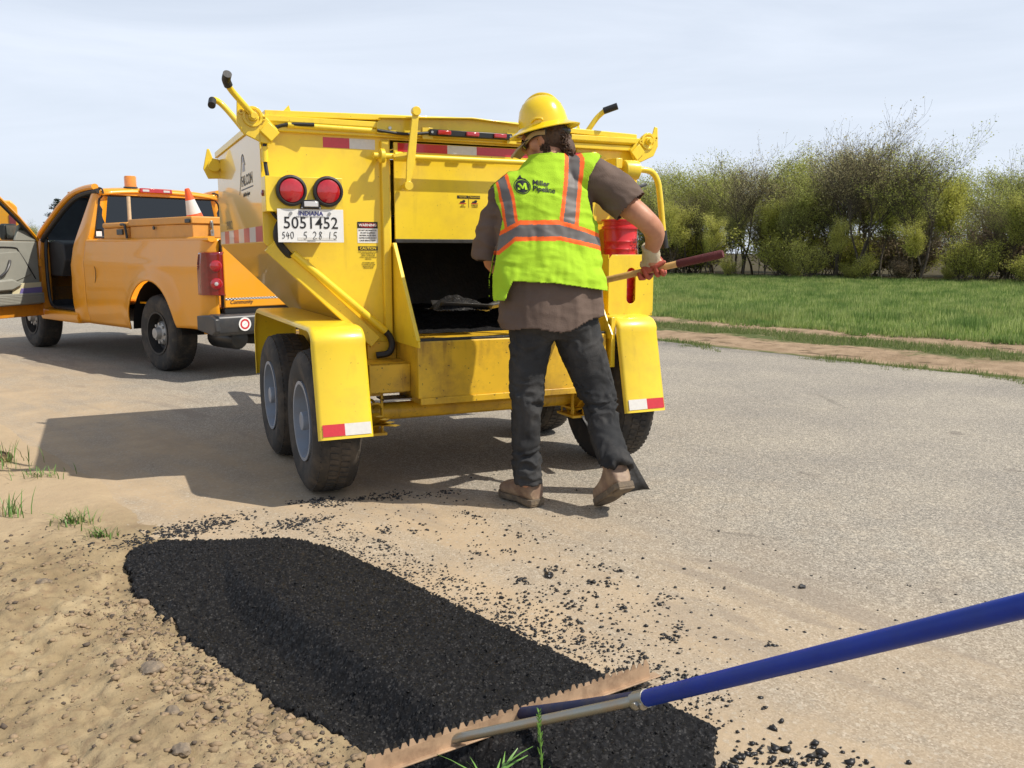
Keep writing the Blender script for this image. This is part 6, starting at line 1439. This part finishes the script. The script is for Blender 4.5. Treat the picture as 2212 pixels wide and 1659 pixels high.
# ================================================================== TREES AND GRASS BEYOND THE ROAD
def leaf_mat(name, c1, c2, c3):
    m, n, l, b = node_mat(name); t = NT(n, l)
    oi = n.new('ShaderNodeObjectInfo').outputs['Random']; ge = n.new('ShaderNodeNewGeometry').outputs['Random Per Island']
    f = t.math('ADD', t.math('MULTIPLY', ge, .55), t.math('MULTIPLY', t.noise(.9, 4), .45)); f = t.math('ADD', f, t.math('MULTIPLY', t.math('SUBTRACT', oi, .5), .35))
    col = t.ramp(f, [(.2, c1), (.5, c2), (.85, c3)]); l.new(col, b.inputs['Base Color']); b.inputs['Roughness'].default_value = .6; setin(b, 'Specular IOR Level', .25)
    tr = n.new('ShaderNodeBsdfTranslucent'); l.new(col, tr.inputs['Color']); mx_ = n.new('ShaderNodeMixShader'); mx_.inputs[0].default_value = .55
    o = n['Material Output']; l.new(b.outputs[0], mx_.inputs[1]); l.new(tr.outputs[0], mx_.inputs[2]); l.new(mx_.outputs[0], o.inputs[0]); return m
LM = {'green': leaf_mat('spring_green_leaves', (.29, .32, .085), (.44, .47, .12), (.60, .61, .21)),
      'yellow': leaf_mat('yellow_green_leaves', (.38, .385, .07), (.56, .56, .13), (.70, .68, .22)),
      'tan': leaf_mat('tan_buds', (.27, .23, .12), (.40, .35, .18), (.52, .48, .27)),
      'brown': leaf_mat('brown_twigs', (.17, .13, .085), (.27, .21, .14), (.34, .29, .17)),
      'pine': leaf_mat('dark_pine_needles', (.010, .022, .010), (.022, .045, .018), (.045, .075, .03))}
BARK = mat('grey_brown_bark', (.085, .068, .052), rough=.9, var=.3, vscale=6)
def gen_tree(seed, H, style):
    R = random.Random(seed); segs = []; tips = []
    up = {'sapling': .72, 'maple': .50, 'round': .42, 'shrub': .45, 'pine': 0}[style]
    def grow(p, d, L, r, lv):
        n_ = 7 if (lv == 0 and style in ('round', 'maple', 'sapling')) else 4 if lv < 2 else 3; q = p
        for i in range(n_):
            d = (d + Vector((R.gauss(0, .10), R.gauss(0, .10), R.gauss(0, .05) + .06 * lv * up))).normalized(); q2 = q + d * (L / n_); r0 = r * (1 - .75 * i / n_); r1 = r * (1 - .75 * (i + 1) / n_)
            segs.append((q, q2, r0, r1, lv)); q = q2
            if lv >= 2: tips.append((q, lv))
            if lv < 3 and (i > (2 if n_ == 7 else 0) or lv > 0):
                for _ in range({0: 3, 1: 3, 2: 2}[lv] if style != 'sapling' else {0: 3, 1: 2, 2: 2}[lv]):
                    a = R.random() * 6.28; side = Vector((math.cos(a), math.sin(a), 0)); k = R.uniform(.45, .95) * (1 - up * .6)
                    nd = (d * (1 - k * .4) + side * k + Vector((0, 0, .1))).normalized(); grow(q, nd, L * (R.uniform(.38, .58) if lv == 0 else R.uniform(.42, .62)) * (.62 if style == 'sapling' and lv == 0 else 1), r1 * .55 + .004, lv + 1)
    if style == 'pine':
        segs.append((Vector((0, 0, 0)), Vector((0, 0, H)), H * .022, .01, 0)); z = H * .12
        while z < H * .98:
            f = 1 - z / H
            for k in range(7):
                a = R.random() * 6.28; L = H * .34 * f ** .8 * R.uniform(.6, 1.15) + .1; e = Vector((math.cos(a) * L, math.sin(a) * L, L * R.uniform(-.1, .35))); b0 = Vector((0, 0, z)); segs.append((b0, b0 + e, .02, .005, 1))
                for q in range(int(6 + L * 9)): tips.append((b0 + e * R.uniform(.25, 1.0) + Vector((R.gauss(0, .07), R.gauss(0, .07), R.gauss(0, .05))), 3))
            z += H * .045
    elif style == 'shrub':
        for k in range(9):
            a = R.random() * 6.28; grow(Vector((R.gauss(0, .12), R.gauss(0, .12), 0)), Vector((math.cos(a) * .45, math.sin(a) * .45, 1)).normalized(), H * R.uniform(.6, .95), .016, 1)
    else:
        grow(Vector((0, 0, 0)), Vector((R.gauss(0, .04), R.gauss(0, .04), 1)).normalized(), H * .9, H * (.013 if style != 'sapling' else .009), 0)
        if style == 'maple': 
            for _ in range(2): a = R.random() * 6.28; grow(Vector((0, 0, H * .18)), Vector((math.cos(a) * .35, math.sin(a) * .35, 1)).normalized(), H * .72, H * .010, 0)
    V = []; F_ = []
    for (a, b_, r0, r1, lv) in segs:
        if lv >= 3 and R.random() < .25: continue
        k = 5 if lv == 0 else 3; d = (b_ - a).normalized(); n1 = d.orthogonal().normalized(); n2 = d.cross(n1); o = len(V)
        for c, r in ((a, max(r0, .006)), (b_, max(r1, .005))):
            for j in range(k): w = 6.283 * j / k; V.append(c + n1 * (r * math.cos(w)) + n2 * (r * math.sin(w)))
        F_ += [(o + j, o + (j + 1) % k, o + k + (j + 1) % k, o + k + j) for j in range(k)]
    tm = bpy.data.meshes.new('trunk'); tm.from_pydata([tuple(v) for v in V], [], F_); tm.materials.append(BARK)
    for p in tm.polygons: p.use_smooth = True
    tp = np.array([tuple(t_[0]) for t_ in tips]); k = H * .97 / tp[:, 2].max(); tp *= k
    for v in tm.vertices: v.co = v.co * k
    return tm, tp
def crown_mesh(tips, n_, size, spread, mt, seed, zcut=0.0):
    rg = np.random.default_rng(seed); T_ = tips[tips[:, 2] > zcut] if zcut else tips
    idx = rg.integers(0, len(T_), n_); keepc = rg.random(len(T_)) ** .7; idx = idx[rg.random(n_) < keepc[idx]]; c = T_[idx] + rg.normal(0, spread, (len(idx), 3)); c = c[c[:, 2] > .05]; n_ = len(c)
    a = rg.normal(size=(n_, 3)); a /= np.linalg.norm(a, axis=1)[:, None]; b_ = rg.normal(size=(n_, 3)); b_ -= a * (a * b_).sum(1)[:, None]; b_ /= np.linalg.norm(b_, axis=1)[:, None]
    s_ = (size * rg.uniform(.6, 1.4, n_))[:, None]; V = np.stack([c - a * s_, c + b_ * s_ * .55, c + a * s_, c - b_ * s_ * .55], 1).reshape(-1, 3)
    F4 = np.arange(n_ * 4).reshape(-1, 4); me = bpy.data.meshes.new('crown'); me.vertices.add(len(V)); me.vertices.foreach_set('co', V.astype(np.float32).ravel()); me.loops.add(F4.size); me.loops.foreach_set('vertex_index', F4.astype(np.int32).ravel()); me.polygons.add(n_); me.polygons.foreach_set('loop_start', np.arange(0, n_ * 4, 4, dtype=np.int32)); me.materials.append(LM[mt]); me.update(calc_edges=True); return me
KINDS = {}
def kind(key, style, H, mt, n_, size, spread, seeds, label, zc=0):
    out = []
    for s_ in seeds:
        tm, tips = gen_tree(s_, H, style); out.append((tm, crown_mesh(tips, n_, size, spread, mt, s_, zc * H)))
    KINDS[key] = (out, H, label)
kind('green', 'round', 6.0, 'green', 21000, .032, .12, (1, 2, 3), 'leafy spring-green tree in the wood beyond the grass field')
kind('yellow', 'sapling', 5.0, 'yellow', 15000, .031, .14, (4, 5), 'slender yellow-green young tree at the front edge of the wood')
kind('tan', 'maple', 7.0, 'tan', 10000, .030, .09, (6, 7), 'tall nearly bare tree with tan buds rising in the wood', .30)
kind('olive', 'maple', 6.5, 'green', 13500, .031, .11, (8, 9), 'upright tree with thin olive-green leaves and dark limbs in the wood', .25)
kind('shrub', 'shrub', 2.0, 'yellow', 9000, .028, .08, (10, 11), 'yellow-green bush where the field meets the wood')
kind('brush', 'shrub', 1.8, 'brown', 8000, .030, .09, (12, 13), 'brown leafless brush under the trees of the wood')
kind('pine', 'pine', 6.6, 'pine', 17000, .050, .05, (14,), 'dark green pine tree standing among the trees')
def plant(key, t_, s_, H, rot, name='tree', label=None, group=None, cat='tree', wide=1.0):
    var, H0, lb = KINDS[key]; tm, cm = var[int(rot * 7) % len(var)]
    x, y, _ = st_world(t_, s_); z = float(verge_z(np.array([t_]), np.array([s_]))[0]) if t_ > 9 else -.02
    e = empty(name, (x, y, z), rot, label or lb, cat, group); k = H / H0; e.scale = (k * wide, k * wide, k)
    for nm_, me in (('trunk' if name != 'bush' else 'stems', tm), ('crown' if name != 'bush' else 'foliage', cm)):
        o = bpy.data.objects.new(nm_, me); COL.objects.link(o); o.parent = e
    return e
def skyline(px):
    return float(np.interp(px, [1380, 1450, 1500, 1600, 1650, 1700, 1760, 1800, 1850, 1900, 1950, 2000, 2045, 2100, 2150, 2212, 2400], [370, 352, 345, 330, 335, 300, 295, 330, 262, 278, 300, 335, 370, 325, 318, 305, 300]))
def px_of(t_, s_):
    x, y, _ = st_world(t_, s_); return 1106 + 1921 * x / max(y, 1)
def h_at(t_, s_, yp):
    x, y, _ = st_world(t_, s_); return CAM_H + (545 - yp) / 1921 * y
rt = random.Random(5)
nrow = [0, 0, 0, 0]
def ordw(n_): return {1: 'first', 2: 'second', 3: 'third'}.get(n_, str(n_) + ('th' if n_ % 10 not in (1, 2, 3) or 10 < n_ < 14 else {1: 'st', 2: 'nd', 3: 'rd'}[n_ % 10]))
DESC = {'green': 'leafy spring-green tree', 'olive': 'upright olive-green tree with dark limbs', 'yellow': 'slender yellow-green tree', 'tan': 'nearly bare tree with tan buds'}
for row, (t0, step) in enumerate(((38.8, 2.6), (42.0, 2.8), (45.5, 3.2), (50, 3.4))):
    s_ = -14.0
    while s_ < 46:
        s_ += step * rt.uniform(.75, 1.25); t_ = t0 + rt.uniform(-.7, .7) + (0 if s_ > 18 else (s_ - 18) * .09); px = px_of(t_, s_)
        if 1835 < px < 1870 and row < 2: continue
        H = h_at(t_, s_, skyline(px)) * rt.uniform(.80, 1.03) * (.90 if row == 0 else 1.0)
        nrow[row] += 1
        key = rt.choice(['green', 'olive', 'yellow', 'green', 'yellow', 'tan'] if row == 0 else ['green', 'olive', 'tan', 'green', 'green'])
        plant(key, t_, s_, H, rt.random() * 6.28, 'tree', (DESC[key] + ', ' + ordw(nrow[row]) + ' from the right in the ' + ('front' if row == 0 else 'second') + ' row') if row < 2 else (DESC[key] + ' standing deep in the wood behind the front rows'), group='trees of the wood: ' + key, wide=rt.uniform(1.15, 1.5))
for s_, t_, yp, key, lb in ((20.3, 38.4, 246, 'tan', 'tall bare-twigged tree close behind the tallest tree of the wood'), (18.8, 37.4, 222, 'tan', 'tallest tree of the wood, nearly bare with tan buds and a dark straight trunk'), (16.0, 37.2, 262, 'olive', 'tall dark-limbed tree just right of the tallest tree of the wood'), (25.2, 38.2, 285, 'tan', 'tall pale-budded bare tree left of the tallest tree'), (7.9, 35.6, 300, 'yellow', 'broad yellow-green tree at the far right end of the wood')):
    plant(key, t_, s_, h_at(t_, s_, yp), 1.1 * s_, 'tree', lb, wide=1.25 if key != 'yellow' else 1.5)
for k in range(44):                                      # thin bare trunks standing up through the leaves
    s_ = -12 + k * 1.25 + rt.uniform(-.5, .5); t_ = rt.uniform(37.8, 40) + (0 if s_ > 18 else (s_ - 18) * .11)
    plant('tan' if k % 2 else 'olive', t_, s_, h_at(t_, s_, skyline(px_of(t_, s_))) * rt.uniform(.62, .9), rt.random() * 6.28, 'tree', 'thin dark-stemmed tree, ' + ordw(k + 1) + ' from the right among the thin stems', group='thin stems at the edge of the wood', wide=.75)
plant('pine', 38.0, 34.5, 6.7, .4, 'pine_tree', 'dark pine tree at the left end of the wood behind the curved yellow handle', cat='pine tree', wide=1.15)
plant('pine', 40.0, 36.8, 6.0, 2.4, 'pine_tree', 'second dark pine tree partly behind the hopper\'s right side', cat='pine tree', wide=1.2)
plant('pine', 37.0, 137.0, 9.0, 1.4, 'pine_tree', 'dark pine tree far off at the left beside the open truck door', cat='pine tree', wide=1.3)
s_ = -12.0; ny = [0, 0, 0]
while s_ < 44:                                           # the front edge of the wood
    s_ += rt.uniform(.55, 1.25); t_ = 36.6 + rt.uniform(-.5, 1.2) + (0 if s_ > 18 else (s_ - 18) * .13); q = rt.random()
    if q < .30: plant('yellow', t_, s_, rt.uniform(2.4, 4.2), rt.random() * 6, 'tree', label='young yellow-green tree, ' + ordw(ny.__setitem__(0, ny[0] + 1) or ny[0]) + ' from the right along the grass edge of the wood', group='young trees at the front edge of the wood', wide=rt.uniform(.9, 1.3))
    elif q < .92: plant('shrub', t_, s_, rt.uniform(.8, 2.2), rt.random() * 6, 'bush', label='yellow-green bush, ' + ordw(ny.__setitem__(1, ny[1] + 1) or ny[1]) + ' from the right along the grass edge of the wood', group='green bushes along the wood', cat='bush', wide=rt.uniform(.9, 1.4))
    else: plant('brush', t_ + .5, s_, rt.uniform(1.0, 2.2), rt.random() * 6, 'bush', label='brown leafless bush, ' + ordw(ny.__setitem__(2, ny[2] + 1) or ny[2]) + ' from the right along the grass edge of the wood', group='brown brush along the wood', cat='bush', wide=1.3)
for k in range(85):
    s_ = rt.uniform(-14, 46); plant('brush' if k % 6 == 0 else 'shrub', rt.uniform(38.5, 48) + (0 if s_ > 18 else (s_ - 18) * .1), s_, rt.uniform(1.6, 3.4), rt.random() * 6, 'bush', group='brush inside the wood', label='undergrowth bush between the trunks inside the wood', cat='bush', wide=1.6)
for k in range(46):                                      # the wood going on into the distance on the left
    s_ = rt.uniform(46, 230); plant(rt.choice(['green', 'olive', 'yellow']), rt.uniform(36, 46), s_, rt.uniform(4.5, 7.5), rt.random() * 6, 'tree', group='far trees seen through the truck', label='distant green tree of the wood seen past and through the pickup cab', wide=1.6)
# ---- grass: countless blades
GR = leaf_mat('grass_blades', (.11, .17, .04), (.24, .33, .08), (.46, .51, .20))
def patchy(m, sc, dark, dry):
    n, l = m.node_tree.nodes, m.node_tree.links; b = n['Principled BSDF']; t = NT(n, l); src = b.inputs['Base Color'].links[0].from_socket
    c = t.mix(t.rng(t.noise(sc, 5, .6), .42, .62, 0, .75), src, dark); c = t.mix(t.rng(t.noise(sc * .45, 5, .65, stretch=(1, .5, 1)), .54, .68, 0, .6), c, dry); l.new(c, b.inputs['Base Color'])
    for q in n:
        if q.bl_idname == 'ShaderNodeBsdfTranslucent': l.new(c, q.inputs['Color'])
patchy(GR, 1.1, (.10, .20, .045), (.38, .40, .15))
GV = leaf_mat('verge_grass', (.08, .13, .03), (.15, .22, .055), (.28, .28, .13))
def blades(name, T, S, Z, h, w, mt, label, cat, seed=1, lean=.35):
    rg = np.random.default_rng(seed); n_ = len(T); a = rg.uniform(0, 6.28, n_); d = np.stack([np.cos(a), np.sin(a), 0 * a], 1); l_ = rg.uniform(0, 6.28, n_); ln = rg.uniform(0, lean, n_) * h
    B = np.stack([T, S, Z], 1); tip = B + np.stack([np.cos(l_) * ln, np.sin(l_) * ln, h], 1)
    V = np.stack([B - d * w[:, None], B + d * w[:, None], tip], 1).reshape(-1, 3); o = np_mesh(name, V, np.arange(n_ * 3).reshape(-1, 3), mt, smooth=False); o.rotation_euler = (0, 0, RD); o['kind'] = 'stuff'
    return tag(o, label, cat)
def field_pts(n_, t0, t1, s0, s1, rg):
    T = t0 + (t1 - t0) * rg.random(n_) ** 1.25; S = rg.uniform(s0, s1, n_); x = T * math.cos(RD) - S * math.sin(RD); y = T * math.sin(RD) + S * math.cos(RD); k = (y > 5) & (x / y > .02) & (x / y < .72); return T[k], S[k]
rg = np.random.default_rng(21)
T, S = field_pts(620000, 13.0, 38, -9, 40, rg); wv_ = T - .085 * S + .55 * fbm(P3(T, S), .9, 4, 5); k = wv_ > 12.75; T, S = T[k], S[k]
cl = fbm(P3(T, S), 1.6, 3, 15); hh = (.07 + .11 * rg.random(len(T)) + .11 * cl + .06 * fbm(P3(T, S), 5, 2, 16)) * (.55 + .45 * sstep(T - .085 * S, 12.8, 14.2)); blades('field_grass', T, S, verge_z(T, S), np.maximum(hh, .03), .006 + .0004 * T, GR, 'thick green grass covering the field up to the wood', 'grass', 2)
T, S = field_pts(260000, 8.9, 13.4, -4, 26, rg); wv_ = T - .085 * S + .5 * (fbm(P3(T, S), .8, 5, 25)) + .25 * fbm(P3(T, S), 4, 3, 26)
k = ((wv_ > 9.0) & (wv_ < 9.5) & (fbm(P3(T, S), .5, 2, 28) > -.15)) | ((wv_ > 10.95) & (wv_ < 11.95)) | (wv_ > 12.9); k &= rg.random(len(T)) < .62; T, S = T[k], S[k]
blades('verge_grass', T, S, verge_z(T, S), .03 + .05 * rg.random(len(T)), .005 + 0 * T, GV, 'short patchy grass between the sandy wheel ruts', 'grass', 3, 1.0)
# ---- tufts near the camera
GB = mat('long_grass_blade', (.10, .20, .035), rough=.5, var=.3, vscale=20); GB2 = mat('dry_grass_blade', (.30, .27, .12), rough=.7, var=.2, vscale=20)
def tuft(t_, s_, n_, hmin, hmax, spread, label, seed, lean=.8, wd=.0022, cat='grass tuft'):
    R = random.Random(seed); mb = MB(); x0, y0, _ = st_world(t_, s_); z0 = float(shoulder_z(np.array([t_]), np.array([s_]))[0])
    for k in range(n_):
        a = R.random() * 6.28; r = abs(R.gauss(0, spread)); p = Vector((math.cos(a) * r, math.sin(a) * r * .6, -.004)); h = R.uniform(hmin, hmax); b = R.random() * 6.28; l_ = h * R.uniform(.2, lean); w = wd * R.uniform(.7, 1.4); sd_ = Vector((-math.sin(b), math.cos(b), 0))
        pts = [p + Vector((math.cos(b), math.sin(b), 0)) * (l_ * u * u) + Vector((0, 0, h * (u - .28 * u * u * (l_ / h)))) for u in (0, .3, .6, .85, 1)]
        v = []; 
        for q, u in zip(pts, (1, 1, .8, .5, .05)): v += [q - sd_ * w * u, q + sd_ * w * u]
        mb.add(v, [(2 * i, 2 * i + 1, 2 * i + 3, 2 * i + 2) for i in range(4)], 1 if R.random() < .22 else 0)
    o = mb.build('grass_tuft', [GB, GB2], None, loc=(x0, y0, z0)); tag(o, label, cat, kind='stuff')
tuft(1.12, 4.30, 90, .03, .10, .07, 'thin green grass tuft nearest the top corner of the patch', 1, 1.4)
tuft(1.16, 4.02, 60, .03, .08, .05, 'small grass tuft to the right of the thin green one', 2, 1.4)
tuft(.95, 4.62, 34, .05, .15, .06, 'sparse tall blades of grass left of the thin green tuft', 3, .7)
tuft(1.00, 5.62, 240, .04, .16, .16, 'dense green grass tuft below the clod of soil at the left edge', 4, 1.0)
tuft(1.22, 5.30, 50, .03, .08, .10, 'low grass creeping from the dense tuft towards the road', 5, 1.5)
tuft(.80, 5.05, 30, .04, .12, .08, 'few dry blades of grass at the left edge of the picture', 6, .9)
def near_tuft(px_world, label, n_, h0, h1, seed, wd, lean):
    R = random.Random(seed); mb = MB(); x0, y0, z0 = px_world
    for k in range(n_):
        p = Vector((R.gauss(0, .012), R.gauss(0, .012), 0)); h = R.uniform(h0, h1); b = R.random() * 6.28; l_ = h * R.uniform(.1, lean); w = wd * R.uniform(.7, 1.3); sd_ = Vector((-math.sin(b), math.cos(b), 0))
        pts = [p + Vector((math.cos(b), math.sin(b), 0)) * (l_ * u * u) + Vector((0, 0, h * (u - .3 * u * u * (l_ / h)))) for u in (0, .3, .6, .85, 1)]; v = []
        for q, u in zip(pts, (.8, 1, .8, .5, .05)): v += [q - sd_ * w * u, q + sd_ * w * u + Vector((0, 0, w * .4))]
        mb.add(v, [(2 * i, 2 * i + 1, 2 * i + 3, 2 * i + 2) for i in range(4)])
    return mb, (x0, y0, z0)
GL = mat('bright_grass_leaf', (.13, .27, .05), rough=.45, var=.15, vscale=30)
mb, lc = near_tuft((-.05, 1.85, .005), '', 13, .07, .15, 3, .0042, 1.2); tag(mb.build('grass_tuft', GL, None, loc=lc), 'bright broad-bladed grass below the middle of the lute at the bottom edge', 'grass tuft')
mb, lc = near_tuft((.065, 1.86, -.03), '', 5, .05, .10, 5, .003, .8)
st_ = Vector((.0, 0, 0)); mb.tube(bez([st_, st_ + Vector((.004, 0, .10)), st_ + Vector((-.004, .004, .24))], 5), .0016, 6)
R = random.Random(8)
for k in range(46):
    z = .12 + .13 * k / 46; a = R.random() * 6.28; p = Vector((.002 - .006 * (z - .1) / .14, .003, z)); d = Vector((math.cos(a) * .007, math.sin(a) * .007, .013)); mb.tube([p, p + d * .5, p + d], [.0006, .0017, .0003], 5)
tag(mb.build('seeding_grass', GL, None, loc=lc), 'single stem of seeding grass standing in front of the silver brace', 'grass stem')
